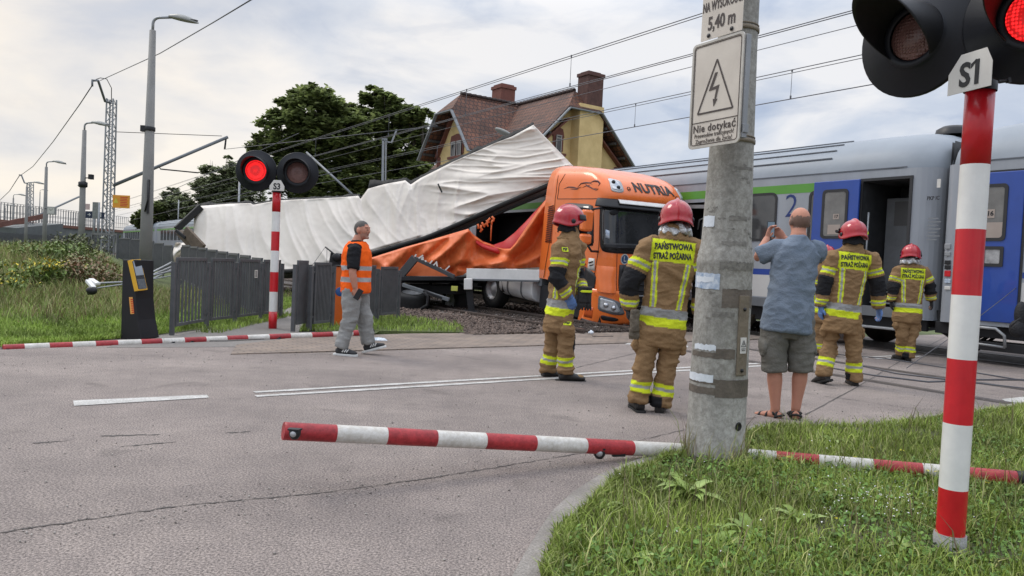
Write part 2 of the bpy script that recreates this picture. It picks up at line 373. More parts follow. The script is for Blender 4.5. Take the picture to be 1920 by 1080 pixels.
# footpath between the barriers and fences
mPath = M('path_asphalt', (0.20, 0.185, 0.17), 0.9, 0, 0.15, 1.2, 0.4, 120, spk=(90, (.7, .7, .7), (1.3, 1.3, 1.3), .9))
pp = [G(*p) for p in ((325, 641), (420, 618), (520, 598), (545, 575), (575, 560), (585, 600), (592, 628), (520, 636), (420, 641))]
sheet('footpath', mPath, [(p.x, p.y) for p in pp], -0.2, 0.02)
fb_ = [G(*p) for p in ((200, 652), (330, 600), (560, 575), (600, 640), (560, 650))]
sheet('path_edge', mPath, [(p.x, p.y) for p in fb_], -0.2, 0.004)
# the two railway tracks with ballast; rubber panels in the road
mBall = M('ballast_bed', (0.06, 0.042, 0.035), 0.95, 0, 0.4, 9, 1.0, 18, c2=(0.13, 0.10, 0.085), spk=(26, (.35, .33, .33), (1.7, 1.6, 1.5), 1))
sheet('ballast_bed', mBall, [WP(6.6, 10.95), WP(17.2, 10.9), WP(17.2, 140), WP(8.0, 140), WP(7.0, 20)], -0.3, 0.015)
sheet('ballast_bed', mBall, [WP(8.2, -40), WP(17.2, -40), WP(17.2, 3.1), WP(8.2, 3.1)], -0.3, 0.015)
# ballast stones near the visible edge
def stones(name, pts, szr, mat, seed=3, cols=((0.05, 0.036, 0.03), (0.17, 0.125, 0.10))):
    r = np.random.default_rng(seed); ico = np.array([(0, 0, 1), (.9, 0, .2), (.3, .85, .25), (-.7, .5, .2), (-.7, -.5, .25), (.3, -.85, .2), (0, 0, -1)], float)
    F0 = np.array([(0, 1, 2), (0, 2, 3), (0, 3, 4), (0, 4, 5), (0, 5, 1), (6, 2, 1), (6, 3, 2), (6, 4, 3), (6, 5, 4), (6, 1, 5)])
    n = len(pts); s = r.uniform(*szr, (n, 1, 1)); V = ico[None]*s*r.uniform(.65, 1.3, (n, 1, 3))*r.uniform(.8, 1.2, (n, 7, 1))
    a = r.uniform(0, 6.28, n); c, sn = np.cos(a), np.sin(a); x = V[..., 0]*c[:, None]-V[..., 1]*sn[:, None]; y = V[..., 0]*sn[:, None]+V[..., 1]*c[:, None]
    V[..., 0] = x; V[..., 1] = y; V += np.array(pts)[:, None]
    F = (F0[None]+7*np.arange(n)[:, None, None]).reshape(-1, 3); k = r.uniform(0, 1, (n, 1))
    C = (np.array(cols[0])*(1-k)+np.array(cols[1])*k)*np.where((np.array(pts)@np.array(NV))[:, None] > 9.05, .42, 1.0); C = np.repeat(C, 7, 0)  # stones past the near rail darkened: oily bed plus painted shade under the wreck
    return fastobj(name, fastmesh(name, V.reshape(-1, 3), F, [mat], C))
mStone = M('ballast_stone', (1, 1, 1), 0.9, 0, 0.2, 8, 0.3, 40, attr='Col')
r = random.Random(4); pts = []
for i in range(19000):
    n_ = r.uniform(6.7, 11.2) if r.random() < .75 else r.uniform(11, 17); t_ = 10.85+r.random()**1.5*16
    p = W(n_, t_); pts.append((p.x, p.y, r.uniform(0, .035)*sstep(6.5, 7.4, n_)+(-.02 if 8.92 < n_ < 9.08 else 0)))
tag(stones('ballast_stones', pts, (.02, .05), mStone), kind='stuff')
pts = []
for i in range(2600):
    n_ = r.uniform(-6, 9); t_ = r.choice([r.gauss(9.1, .35), r.uniform(.5, 9.2), r.gauss(3.75, .12), r.uniform(1.5, 6)]); p = W(n_, t_)
    if p.y > 2.4: pts.append((p.x, p.y, .003))
tag(stones('road_grit', pts, (.0025, .008), mStone, 9, ((.16, .14, .125), (.45, .41, .37))), kind='stuff')
mRail = M('rail_steel', (0.16, 0.13, 0.115), 0.45, 0.6, 0.25, 7)
mRailTop = M('rail_head', (0.42, 0.40, 0.38), 0.25, 0.9, 0.1, 7)
def rail(n0, t0, t1, z=0.13):
    mb = MB(frame(W(n0, t0), UV, (0, 0, 1))); L_ = t1-t0
    mb.prism([(-.06, 0), (.06, 0), (.06, .012), (.012, .025), (.012, .12), (.034, .13), (.034, .165), (-.034, .165), (-.034, .13), (-.012, .12), (-.012, .025), (-.06, .012)], L_, frame((0, 0, z-0.165), (0, 1, 0), (1, 0, 0)))
    return mb
for k_, n_ in enumerate((9.0, 10.435, 13.75, 15.185)):
    mb = rail(n_, 10.7, 130, 0.10 if n_ < 12 else .15); o = mb.build('rail', mRail); tag(o, kind='structure')
    mb = rail(n_, -30, 3.1, 0.15); o = mb.build('rail', mRail); tag(o, kind='structure')
    mb = MB(); a = W(n_, 3.1); mb.box(0, 7.6, -.034, .034, -.1, 0.008, frame(a, UV, (0, 0, 1)))
    mb.box(0, 7.6, .036, .095, -.1, 0.0045, frame(a, UV, (0, 0, 1))); o = mb.build('rail_in_road', [mRail]); tag(o, kind='structure')
    mb = MB(); mb.box(0, 7.6, -.10, -.036, -.1, 0.005, frame(a, UV, (0, 0, 1))); mb.box(0, 7.6, .05, .1, -.1, 0.0055, frame(a, UV, (0, 0, 1))); o = mb.build('rail_groove', mTar); tag(o, kind='structure')
mSlp = M('sleeper_concrete', (0.2, 0.18, 0.165), .9, 0, .25, 5, .3, 50)
for n_ in (9.72, 14.47):
    mb = MB()
    for i in range(60): mb.box(-1.3, 1.3, -.13, .13, -.1, .03, frame(W(n_, 11.2+i*.62), NV, (0, 0, 1)))
    o = mb.build('sleepers', mSlp); tag(o, kind='structure')
# kerb and verge in the right foreground
kp = [(1420, 798), (1320, 826), (1250, 846), (1190, 866), (1128, 891), (1075, 925), (1035, 962), (1012, 996), (985, 1040), (960, 1085)]
kerb = [G(*p) for p in kp]; last = kerb[-1]; dirk = (kerb[-1]-kerb[-2]).normalized()
kerb += [last+dirk*.5+Vector((0.0, -.1, 0)), last+dirk*1.0+Vector((.08, -1.2, 0)), last+Vector((-.4, -6, 0))]
kerb0 = [W(9.6, 3.5), W(7.6, 3.52), W(6.3, 3.54)]
kl = kerb0+kerb
mKerb = M('kerb_stone', (0.24, 0.215, 0.19), .9, 0, .3, 3, .6, 90, c2=(.36, .33, .30), spk=(80, (.7, .7, .7), (1.25, 1.25, 1.25), .8))
mb = MB(); vs = []; off = .17
def offs(pts, w_):
    r_ = []
    for i, p in enumerate(pts):
        t = (pts[min(i+1, len(pts)-1)]-pts[max(i-1, 0)]).normalized(); r_.append(p+Vector((-t.y, t.x, 0))*w_)
    return r_
ki = offs(kl, -off); ko = kl
inner = offs(kl, off)      # towards the grass
if (inner[5]-W(6, 0)).length > (ki[5]-W(6, 0)).length: inner, ki = ki, inner
vs = []
for a, b in zip(ko, inner): vs += [(a.x, a.y, -.1), (a.x, a.y, .006), (a.x, a.y, .012), (b.x, b.y, .016), (b.x, b.y, -.1)]
n_ = 5
mb.add(vs, [(i*n_+j, (i+1)*n_+j, (i+1)*n_+j+1, i*n_+j+1) for i in range(len(ko)-1) for j in range(n_-1)])
o = mb.build('kerb', mKerb); tag(o, kind='structure')
vpoly = [(p.x, p.y) for p in inner] + [(3, -6), WP(9.6, -6), WP(9.6, 3.4)]
def inpoly(x, y, poly):
    c = False; j = len(poly)-1
    for i in range(len(poly)):
        if (poly[i][1] > y) != (poly[j][1] > y) and x < (poly[j][0]-poly[i][0])*(y-poly[i][1])/(poly[j][1]-poly[i][1])+poly[i][0]: c = not c
        j = i
    return c
mEarth = M('earth', (0.065, 0.075, 0.028), .95, 0, .35, 3, .8, 30, c2=(0.13, 0.115, 0.07), spk=(70, (.6, .6, .6), (1.4, 1.4, 1.3), .8))
sheet('grass_verge', mEarth, vpoly, -.2, .014)
# left bank: a real height field
mb = MB()
def bankf(u, v):
    y = 7.6+v*34; x = -4.2-u*30
    return (x, y, moundh(x, y)+0.0)
lw = [G(*p) for p in ((0, 651), (160, 641), (320, 627), (430, 612), (530, 590))]
def edge_y(x):
    pts = [(-60, lw[0].y-(lw[0].x+60)*0.69)] + [(p.x, p.y) for p in lw]
    for a, b in zip(pts[:-1], pts[1:]):
        if a[0] <= x <= b[0]: return a[1]+(b[1]-a[1])*(x-a[0])/(b[0]-a[0])
    return 11.0
xs = [-2.2-0.28*i-0.004*i*i for i in range(101)]; vs = []; q = 90
for x in xs:
    y0 = edge_y(max(-59, x)) if x > -14 else edge_y(-14)+(x+14)*.69
    for j in range(q+1):
        y = y0+0.02*j+0.0045*j*j; vs.append((x, y, 0.010+moundh(x, y)*sstep(0, 1.2, y-y0)))
mb.add(vs, [(i*(q+1)+j, (i+1)*(q+1)+j, (i+1)*(q+1)+j+1, i*(q+1)+j+1) for i in range(len(xs)-1) for j in range(q)], True)
o = mb.build('grass_bank', mSoil); tag(o, kind='structure')
# small strip of grass by the fences in the middle
strip = [G(*p) for p in ((560, 625), (690, 622), (872, 625), (862, 612), (770, 598), (745, 596), (640, 596), (575, 600))]
sheet('grass_strip', mSoil, [(p.x, p.y) for p in strip], -.2, .02)
# ---------------------------------------------------------------- grass blades
mGrass = M('grass_blades', (1, 1, 1), .65, 0, .15, 3, attr='Col', spec=.3)
def blades(pts, hr, wr, lean, cols, seed, z=0.0):
    r = np.random.default_rng(seed); n = len(pts); B = np.array(pts, float)
    h = r.uniform(*hr, n)*(.6+.8*r.random(n)**2); wd = r.uniform(*wr, n); a = r.uniform(0, 6.283, n); ln = r.uniform(lean[0], lean[1], n)*h; b = r.uniform(0, 6.283, n)
    dx, dy = np.cos(a)*wd, np.sin(a)*wd; lx, ly = np.cos(b)*ln, np.sin(b)*ln
    V = np.zeros((n, 5, 3))
    V[:, 0] = B+np.stack([-dx, -dy, 0*h], 1); V[:, 1] = B+np.stack([dx, dy, 0*h], 1)
    V[:, 2] = B+np.stack([dx*.8+lx*.35, dy*.8+ly*.35, h*.6], 1); V[:, 3] = B+np.stack([-dx*.8+lx*.35, -dy*.8+ly*.35, h*.6], 1)
    V[:, 4] = B+np.stack([lx, ly, h*np.sqrt(np.maximum(.15, 1-(ln/h)**2*.5))], 1)
    i = 5*np.arange(n)[:, None]; F = np.concatenate([i+np.array([[0, 1, 2]]), i+np.array([[0, 2, 3]]), i+np.array([[3, 2, 4]])], 0)
    cs = np.array(cols); k = r.integers(0, len(cs), n); pv = np.sin(B[:, 0]*3.1+2*np.sin(B[:, 1]*1.7))+np.sin(B[:, 1]*4.3+1.5*np.sin(B[:, 0]*2.9+1))+.6*np.sin(B[:, 0]*9+B[:, 1]*7); C = cs[k]*r.uniform(.7, 1.25, (n, 1))*(1+.16*pv)[:, None]; C = np.repeat(C, 5, 0)
    return V.reshape(-1, 3), F, C
def patchy(x, y, s=1.3): return noise.noise(Vector((x*s, y*s, 1.7)))
rr = random.Random(11)
GC = [(0.20, 0.27, 0.045), (0.25, 0.33, 0.06), (0.30, 0.37, 0.085), (0.17, 0.23, 0.04), (0.28, 0.33, 0.11), (0.38, 0.38, 0.15), (0.22, 0.29, 0.05)]
pts = []; short = []
while len(pts) < 70000:
    # denser near the camera
    y = 2.3+rr.random()**1.25*5.8; x = rr.uniform(-0.2, 6.8)
    if not inpoly(x, y, vpoly): continue
    if x > y*0.75+0.6: continue
    pt = patchy(x, y)
    if (x-3.0)**2+(y-3.55)**2 < .05 or (rr.random() < .75 and pt < -.38): continue
    pts.append((x, y, .012))
near = [p for p in pts]
V1, F1, C1 = blades(near, (.035, .10), (.0016, .0038), (.2, .9), GC, 1)
# overhang on the kerb edge
Vs = [V1]; Fs = [F1]; Cs = [C1]
def addg(v, f, c):
    o_ = sum(len(a) for a in Vs); Vs.append(v); Fs.append(f+o_); Cs.append(c)
long_ = [near[i] for i in range(0, len(near), 14) if patchy(near[i][0], near[i][1], 2.2) > .05]
addg(*blades(long_, (.10, .20), (.002, .004), (.3, 1.0), GC[2:]+[(.22, .24, .10)], 2))
edge = []
for i in range(9500):
    k = rr.uniform(0, len(inner)-4.01); a = inner[int(k)].lerp(inner[int(k)+1], k % 1); off_ = abs(rr.gauss(0, .05))
    b = ko[int(k)].lerp(ko[int(k)+1], k % 1); q_ = a.lerp(b, min(1.05, rr.random()**1.8*.8*max(0, .35+1.1*patchy(a.x, a.y, 2.2))))
    edge.append((q_.x, q_.y, .014))
addg(*blades(edge, (.03, .08), (.0018, .0035), (.4, 1.0), GC, 3))
o = fastobj('grass', fastmesh('grass', np.concatenate(Vs), np.concatenate(Fs), [mGrass], np.concatenate(Cs))); tag(o, kind='stuff')
# clover and small leaves low in the grass
mLeaf = M('herb_leaf', (1, 1, 1), .55, 0, .12, 6, attr='Col', spec=.35)
def leaflets(pts, sr, cols, seed, up=.5):
    r = np.random.default_rng(seed); n = len(pts); B = np.array(pts, float); s = r.uniform(*sr, n); a = r.uniform(0, 6.283, n)
    base = np.array([(0, -.1), (.5, .1), (.62, .55), (.0, 1.0), (-.62, .55), (-.5, .1)]); V = np.zeros((n, 6, 3)); tl = r.uniform(-up, up, n); tz = r.uniform(-up, up, n)
    for j, (bx, by) in enumerate(base):
        X = bx*.55*s; Y = by*s; V[:, j, 0] = B[:, 0]+X*np.cos(a)-Y*np.sin(a); V[:, j, 1] = B[:, 1]+X*np.sin(a)+Y*np.cos(a); V[:, j, 2] = B[:, 2]+Y*tl+X*tz+.004*np.abs(bx)
    F = (np.arange(6)[None]+6*np.arange(n)[:, None]); cs = np.array(cols); C = np.repeat(cs[r.integers(0, len(cs), n)]*r.uniform(.7, 1.3, (n, 1)), 6, 0)
    return V.reshape(-1, 3), F, C
lf = []
while len(lf) < 15000:
    y = 2.3+rr.random()**1.2*5; x = rr.uniform(-.2, 5.5)
    if not inpoly(x, y, vpoly) or x > y*.75+.5 or patchy(x+5, y, 1.1) < -.02: continue
    lf.append((x, y, rr.uniform(.015, .065)))
v, f, c = leaflets(lf, (.012, .03), [(.10, .19, .03), (.14, .25, .045), (.08, .15, .025)], 5, .7)
o = fastobj('clover', fastmesh('clover', v, f, [mLeaf], c)); tag(o, kind='stuff')
# dandelion and plantain rosettes, small white and yellow flower heads
def rosette(label, x, y, n, L_, seed, cols, upk=.8, cat='plant'):
    r = np.random.default_rng(seed); vs = []; fs = []; cs = []
    for i in range(n):
        a = r.uniform(0, 6.283); l = L_*r.uniform(.6, 1.1); wd_ = l*r.uniform(.10, .17); u = r.uniform(.25, 1.0)*upk; K = 7; c = np.array(cols[r.integers(0, len(cols))])*r.uniform(.8, 1.2); o = len(vs)
        for k in range(K+1):
            f = k/K; rr_ = l*f*math.cos(u*(1-f*.5)); zz = l*f*math.sin(u)*(1-.55*f*f); w_ = wd_*math.sin(PI*min(.97, .12+f*.88))**.8*(1+.25*((k % 2)-.5)); dx, dy = math.cos(a), math.sin(a)
            vs += [(x+dx*rr_-dy*w_, y+dy*rr_+dx*w_, .012+zz+w_*.35), (x+dx*rr_, y+dy*rr_, .012+zz), (x+dx*rr_+dy*w_, y+dy*rr_-dx*w_, .012+zz+w_*.35)]; cs += [c*.9, c*1.25, c*.9]
        for k in range(K):
            q = o+3*k; fs += [(q, q+3, q+4, q+1), (q+1, q+4, q+5, q+2)]
    V = np.array(vs)-np.array([x, y, 0]); o = fastobj('weed_rosette', fastmesh('weed_rosette', V, np.array(fs), [mLeaf], np.array(cs), None, True)); o.location = (x, y, 0); tag(o, label, cat); return o
RC = [(.20, .28, .07), (.26, .34, .11), (.16, .23, .05)]
for k, (px, py, n, L_, l_) in enumerate(((1290, 935, 16, .24, 'largest broad leaved weed on the verge, just below the concrete pole'), (1345, 1035, 14, .16, 'low leafy weed at the bottom edge of the verge, right of the middle'), (1405, 1010, 12, .18, 'long leaved weed with pale drooping leaves near the bottom of the verge'),
    (1235, 905, 9, .15, 'small leafy weed between the kerb and the concrete pole'), (1500, 985, 12, .15, 'leafy weed rosette in the middle of the verge below the boom'), (1570, 940, 10, .13, 'small weed rosette just below the red and white boom'), (1180, 1060, 12, .14, 'dandelion rosette near the kerb at the bottom edge'), (1560, 835, 9, .16, 'weed tuft standing behind the boom near the road'), (1700, 1040, 10, .13, 'weed rosette left of the concrete footing of the striped post'), (1130, 960, 9, .11, 'small weed by the kerb bend'))):
    g_ = G(px, py); rosette(l_, g_.x, g_.y, n, L_, 200+k, RC)
fp = []
for k in range(150):
    q = G(rr.gauss(1640, 70), rr.gauss(950, 26)); fp.append((q.x, q.y, rr.uniform(.05, .09)))
for k in range(60):
    q = G(rr.uniform(1150, 1900), rr.uniform(800, 1075))
    if inpoly(q.x, q.y, vpoly): fp.append((q.x, q.y, rr.uniform(.05, .09)))
v, f, c = leaflets(fp, (.007, .013), [(.75, .75, .72), (.68, .66, .70)], 77, .4)
fy = []
for px, py in ((1660, 893), (1672, 895), (1740, 905), (1752, 908), (1745, 900), (1568, 1002), (1632, 860), (1315, 768), (1478, 880), (1690, 866), (1602, 880), (1850, 930)): 
    q = G(px, py)
    for z in range(4): fy.append((q.x+rr.uniform(-.01, .01), q.y+rr.uniform(-.01, .01), .08))
v2, f2_, c2_ = leaflets(fy, (.012, .02), [(.70, .52, .03), (.62, .55, .04)], 78, .3)
o = fastobj('meadow_flowers', fastmesh('meadow_flowers', np.concatenate([v, v2]), np.concatenate([f, f2_+len(v)]), [mLeaf], np.concatenate([c, c2_]))); tag(o, kind='stuff')
# tall dry stalks
st_ = []
for k in range(420):
    q = G(rr.uniform(1130, 1900), rr.uniform(790, 1070))
    if inpoly(q.x, q.y, vpoly): st_.append((q.x, q.y, .01))
for k in range(160):
    a = rr.uniform(0, 6.28); q = G(1352, 876); st_.append((q.x+.2*math.cos(a), q.y+.17+.2*math.sin(a), .01))
v, f, c = blades(st_, (.16, .30), (.0016, .003), (.05, .5), [(.30, .27, .13), (.22, .26, .08), (.18, .13, .08)], 79)
o = fastobj('dry_stalks', fastmesh('dry_stalks', v, f, [mGrass], c)); tag(o, kind='stuff')
# bank grass
pts = []
while len(pts) < 90000:
    x = -4.2-rr.random()*12; y0 = edge_y(x) if x > -14 else 3; y = y0-.06+rr.random()**1.6*14
    if abs(x/y) > .78: continue
    if x > -4.5 and y < 10.0: continue
    if -5.0 < x and y > 10.0: continue
    pts.append((x, y, .01+moundh(x, y)*sstep(0, 1.2, y-y0)))
P_ = np.array(pts); dry = np.array([sstep(10.5, 15, p[1])*sstep(-6.0, -8, p[0]) for p in pts])
idx = RNG.random(len(pts)) < dry
GB = [(0.21, 0.31, 0.05), (0.26, 0.36, 0.07), (0.19, 0.27, 0.045), (0.29, 0.36, 0.09)]
GD = [(0.32, 0.31, 0.14), (0.26, 0.30, 0.10), (0.22, 0.30, 0.07), (0.24, 0.31, 0.08), (0.36, 0.32, 0.16), (0.26, 0.18, 0.10)]
Vs = []; Fs = []; Cs = []
v, f, c = blades(P_[~idx], (.04, .09), (.003, .006), (.2, .9), GB, 6); Vs.append(v); Fs.append(f); Cs.append(c)
addg(*blades(P_[idx], (.10, .30), (.003, .007), (.2, .8), GD, 7))
sp = []
while len(sp) < 5000:
    x = rr.uniform(-4.6, -.2); y = rr.uniform(11, 16)
    if inpoly(x, y, [(p.x, p.y) for p in strip]): sp.append((x, y, .02))
addg(*blades(sp, (.05, .12), (.003, .006), (.2, .9), GB, 8))
pg = []
while len(pg) < 4500:
    x = rr.uniform(-5.3, -3.7); y = rr.uniform(9.6, 15)
    if x < -4.3-.0*(y) and y > edge_y(x): pg.append((x, y, .02))
addg(*blades(pg, (.04, .12), (.003, .006), (.2, .9), GB, 9))
o = fastobj('bank_grass', fastmesh('bank_grass', np.concatenate(Vs), np.concatenate(Fs), [mGrass], np.concatenate(Cs))); tag(o, kind='stuff')
# ================================================================ red and white barrier booms
mRedBm = M('faded_red_film', (.36, .022, .03), .45, 0, .22, 4, .08, 60, c2=(.50, .04, .045), spk=(38, (.6, .6, .6), (1.06, 1.1, 1.1), .8)); mWhiteBm = M('dirty_white_film', (.56, .54, .50), .5, 0, .1, 5, .08, 60, c2=(.72, .70, .66), spk=(38, (.78, .75, .7), (1.03, 1.03, 1.03), .8))
def striped_boom(name, label, pts, rad, stripes, parent_group=None, first_red=True, rs=None):
    """pts: world polyline; stripes: list of arc fractions where the colour flips"""
    root = thing(name, label, 'barrier', Matrix.Translation(pts[0]))
    L_ = [0]
    for a, b in zip(pts[:-1], pts[1:]): L_.append(L_[-1]+(b-a).length)
    tot = L_[-1]
    def at(f):
        d = f*tot
        for i in range(len(pts)-1):
            if d <= L_[i+1]+1e-6: return pts[i].lerp(pts[i+1], (d-L_[i])/(L_[i+1]-L_[i]))
        return pts[-1]
    mb = MB(Matrix.Translation(-pts[0])); N_ = 240; cps = sorted(set([i/N_ for i in range(N_+1)]+list(stripes)))
    P_ = [at(f) for f in cps]
    # one tube, material per stripe
    P2 = [Vector(p) for p in P_]; k = len(P2); n = 20; vs = []
    for i, p in enumerate(P2):
        t = (P2[min(i+1, k-1)]-P2[max(i-1, 0)]).normalized(); sd = t.cross(Vector((0, 0, 1))).normalized(); bn = sd.cross(t)
        rr_ = rad(cps[i]) if callable(rad) else rad
        for j in range(n): a = 2*PI*j/n; vs.append(p+sd*math.cos(a)*rr_+bn*math.sin(a)*rr_)
    st = [0]+list(stripes)+[1.01]
    base = len(mb.v); mb.add(vs, [], True)
    for i in range(k-1):
        f = (cps[i]+cps[i+1])/2; c = sum(1 for s in stripes if s <= f) % 2; mi = c if first_red else 1-c
        for j in range(n): mb.f.append((i*n+j, i*n+(j+1) % n, (i+1)*n+(j+1) % n, (i+1)*n+j)); mb.m.append(mi); mb.s.append(True)
    for q, i0 in ((0, 0), ((k-1)*n, k-1)): mb.f.append(tuple(q+j for j in range(n))); mb.m.append(0 if first_red else 1); mb.s.append(False)
    mb.build('boom', [mRedBm, mWhiteBm], root)
    return root, at
mLampGlass = M('lamp_glass', (0.35, 0.35, 0.36), 0.12, 0.2, 0.1, 30, spec=.8)
def boom_lamp(root, p, size, tow):
    Q = frame(p, Vector(tow).cross(Vector((0, 0, 1))), Vector((0, 0, 1)))
    mb = MB(T(*[-c for c in root.matrix_world.translation]) @ Q)
    s = size
    mb.prism([(-s*1.1, -s*.3), (s*1.1, -s*.3), (s*.9, s*.9), (-s*.9, s*.9)], s*.25, T(0, 0, s*.55))
    mb.lathe([(0, -s), (s*.5, -s*.95), (s*.85, -s*.5), (s*.95, 0), (s*.95, s*.45), (s*.75, s*.6), (0, s*.62)], n=18)
    b = mb.build('marker_lamp', mBlack, root)
    mb = MB(T(*[-c for c in root.matrix_world.translation]) @ Q); mb.ell((0, s*.72 if False else -s*.0, 0), (s*.55, s*.55, s*.55), T(0, 0, 0)); 
    mb.v = [tuple(Vector(v) + Vector(tow).normalized()*s*.62) for v in mb.v]
    mb.build('lamp_lens', mLampGlass, b)
# stripes from photo pixel x
def px_stripes(pts, xs, pxs):
    tot = sum((b-a).length for a, b in zip(pts[:-1], pts[1:])); res = []
    # project fractions -> px by sampling
    def proj(p):
        v = p-C0; d = v.dot(_F); return 960+FPX*v.dot(_Rt)/d
    samp = []; L_ = 0
    for a, b in zip(pts[:-1], pts[1:]):
        l = (b-a).length
        for i in range(400): q = a.lerp(b, i/400); samp.append(((L_+l*i/400)/tot, proj(q)))
        L_ += l
    for x in pxs: res.append(min(samp, key=lambda s_: abs(s_[1]-x))[0])
    return res
A1 = P(531, 808, 3.9); B1 = P(1300, 846, 5.13); C1_ = P(1912, 899, 4.55)
pts1 = [A1, B1, C1_]
st1 = px_stripes(pts1, None, [628, 723, 816, 909, 1002, 1095, 1184, 1279, 1352, 1456, 1535, 1637, 1728, 1800])
boom1, at1 = striped_boom('barrier_boom', 'broken red and white barrier boom lying across the near grass verge, tip over the road', pts1, lambda f: 0.0475+0.003*f, st1)
tow = -NV*.3-UV*.95
boom_lamp(boom1, P(553, 812, 3.83), 0.032, (-.1, -1, 0)); boom_lamp(boom1, P(1124, 848, 4.78), 0.042, (-.15, -1, 0))
mb = MB(T(*-A1)); mb.cbox(P(1160, 851, 4.83), (.09, .02, .035), RZ(.25).to_3x3().to_4x4()); mb.build('latch_plate', mBlack, boom1, .003)
mb = MB(T(*-A1)); mb.loft([C1_+(B1-C1_).normalized()*.02, C1_-(B1-C1_).normalized()*.10], .053, n=16); mb.build('boom_socket', mBlack, boom1)
A2 = P(5, 654, 8.55); B2 = P(640, 627, 11.55); e2 = P(676, 624, 11.75)
st2 = px_stripes([A2, B2, e2], None, [46, 92, 134, 178, 220, 263, 303, 344, 385, 424, 463, 504, 543, 583, 622, 660])
boom2, at2 = striped_boom('barrier_boom', 'broken red and white barrier boom lying along the far road edge by the fences', [A2, B2, e2], 0.049, st2)
for x, y in ((14, 661), (324, 641), (358, 641), (522, 632)):
    mb = MB(T(*-A2)); q = at2(px_stripes([A2, B2, e2], None, [x])[0]); mb.ell(q+Vector((0, -.04, -.025)), (.055, .03, .025)); mb.cbox(q+Vector((0, -.035, -.01)), (.09, .03, .03)); mb.build('marker_lamp', mBlack, boom2)
mb = MB(T(*-A2)); mb.loft([e2, e2+(e2-B2).normalized()*.22], .055, n=16); mb.build('boom_socket', mBlack, boom2)
# ================================================================ crossing signals
mSigBlack = M('signal_black', (0.010, 0.011, 0.015), 0.42, 0, 0.25, 4, spec=.35)
mHood = M('signal_hood', (0.018, 0.018, 0.020), 0.5, 0, 0.3, 5)
def lensmat(name, c, emit):
    m = M(name, c, 0.3, 0, .2, 30, spec=.6, emit=emit); t = m.node_tree; b = t.nodes['Principled BSDF']; N = t.nodes.new; L = t.links.new
    tc = N('ShaderNodeTexCoord'); v = N('ShaderNodeTexVoronoi'); v.inputs['Scale'].default_value = 62; v.inputs['Randomness'].default_value = 0.15
    L(tc.outputs['Object'], v.inputs['Vector'])
    r = N('ShaderNodeValToRGB'); r.color_ramp.elements[0].position = .25; r.color_ramp.elements[1].position = .55; r.color_ramp.elements[0].color = (1, 1, 1, 1); r.color_ramp.elements[1].color = (.25, .25, .25, 1)
    L(v.outputs['Distance'], r.inputs[0])
    if emit:
        mt = N('ShaderNodeMath'); mt.operation = 'MULTIPLY'; L(r.outputs[0], mt.inputs[0]); mt.inputs[1].default_value = emit[3]; L(mt.outputs[0], b.inputs['Emission Strength'])
    bp = N('ShaderNodeBump'); bp.inputs['Strength'].default_value = .8; bp.inputs['Distance'].default_value = .006; L(r.outputs[0], bp.inputs['Height']); L(bp.outputs[0], b.inputs['Normal'])
    return m
mLensOn = lensmat('lit_red_lens', (0.5, 0.01, 0.01), (1, 0.02, 0.022, 1.7))
mLensOff = lensmat('unlit_lens', (0.15, 0.075, 0.065), None)
def signal_head(parent, Q, lit, R_=0.295, lr=0.105, hl=0.26):
    """disc lies in local xy, facing +z; y up"""
    mb = MB(Q)
    mb.lathe([(0, -.03), (R_*.97, -.03), (R_, -.02), (R_, -.006), (R_*.975, 0), (lr*1.5, 0.004), (lr*1.45, .02), (lr*1.3, .03), (lr*1.12, .02)], n=48)
    mb.lathe([(0, -.14), (lr*1.3, -.14), (lr*1.5, -.11), (lr*1.5, -.03)], n=28)
    o = mb.build('signal_board', mSigBlack, parent)
    mb = MB(Q)
    # hood: cylinder cut obliquely, open at the bottom
    vs = []; n = 40; k = 10
    for i in range(n+1):
        a = R(-52)+(R(284))*i/n; ca, sa = math.cos(a), math.sin(a)
        ln = hl*(0.50+0.50*max(0, sa)) if sa > 0 else hl*(0.50+0.62*sa)
        for j in range(k+1):
            z = .01+ln*j/k; r_ = lr*1.42*(1-.06*j/k); vs.append((r_*ca, r_*sa, z))
    mb.add(vs, [(i*(k+1)+j, (i+1)*(k+1)+j, (i+1)*(k+1)+j+1, i*(k+1)+j+1) for i in range(n) for j in range(k)], True)
    mb.build('hood', mHood, o, solid=.004)
    mb = MB(); vs = []
    mb.lathe([(lr*1.08, .012), (lr, .02), (lr*.8, .032), (lr*.5, .04), (lr*.2, .044), (0, .045)], n=32)
    ob = mb.build('lens', mLensOn if lit else mLensOff, o); ob.matrix_local = Q
    return o
def signal(name, label, base, lean_top, rad, stripes_z, plate, heads, zt, gr=None, plq=None):
    root = thing(name, label, 'signal', Matrix.Translation(base), gr)
    top = lean_top-base
    mb = MB(); prev = 0.0
    zs = [0]+stripes_z; cols_ = []
    for i in range(len(zs)-1):
        mb.mi = {'c': 2, 'r': 0, 'w': 1}[plate['seq'][i]]
        a = top*(zs[i]/top.z); b = top*(zs[i+1]/top.z); rr_ = rad*1.13 if mb.mi == 2 else rad
        mb.loft([a, b], rr_, n=26, cap=(i == 0 or i == len(zs)-2 or mb.mi == 2))
    mb.build('post', [mRedP, mWhiteP, mConc], root)
    mb = MB(T(*top)); mb.lathe([(rad*1.12, -.01), (rad*1.12, .05), (rad*.8, .06), (rad*.8, .16), (0, .165)], n=22)
    a = heads[0][0].translation-base-top; b = heads[1][0].translation-base-top
    mb.tube([a+Vector((0, 0, 0)), Vector((0, 0, .12)), b], rad*.5, 12); mb.build('mounting_bracket', mSigBlack, root)
    for Q, lit in heads: signal_head(root, T(*-base) @ Q, lit, R_=plate['R'], lr=plate['lr'], hl=plate['hl'])
    return root
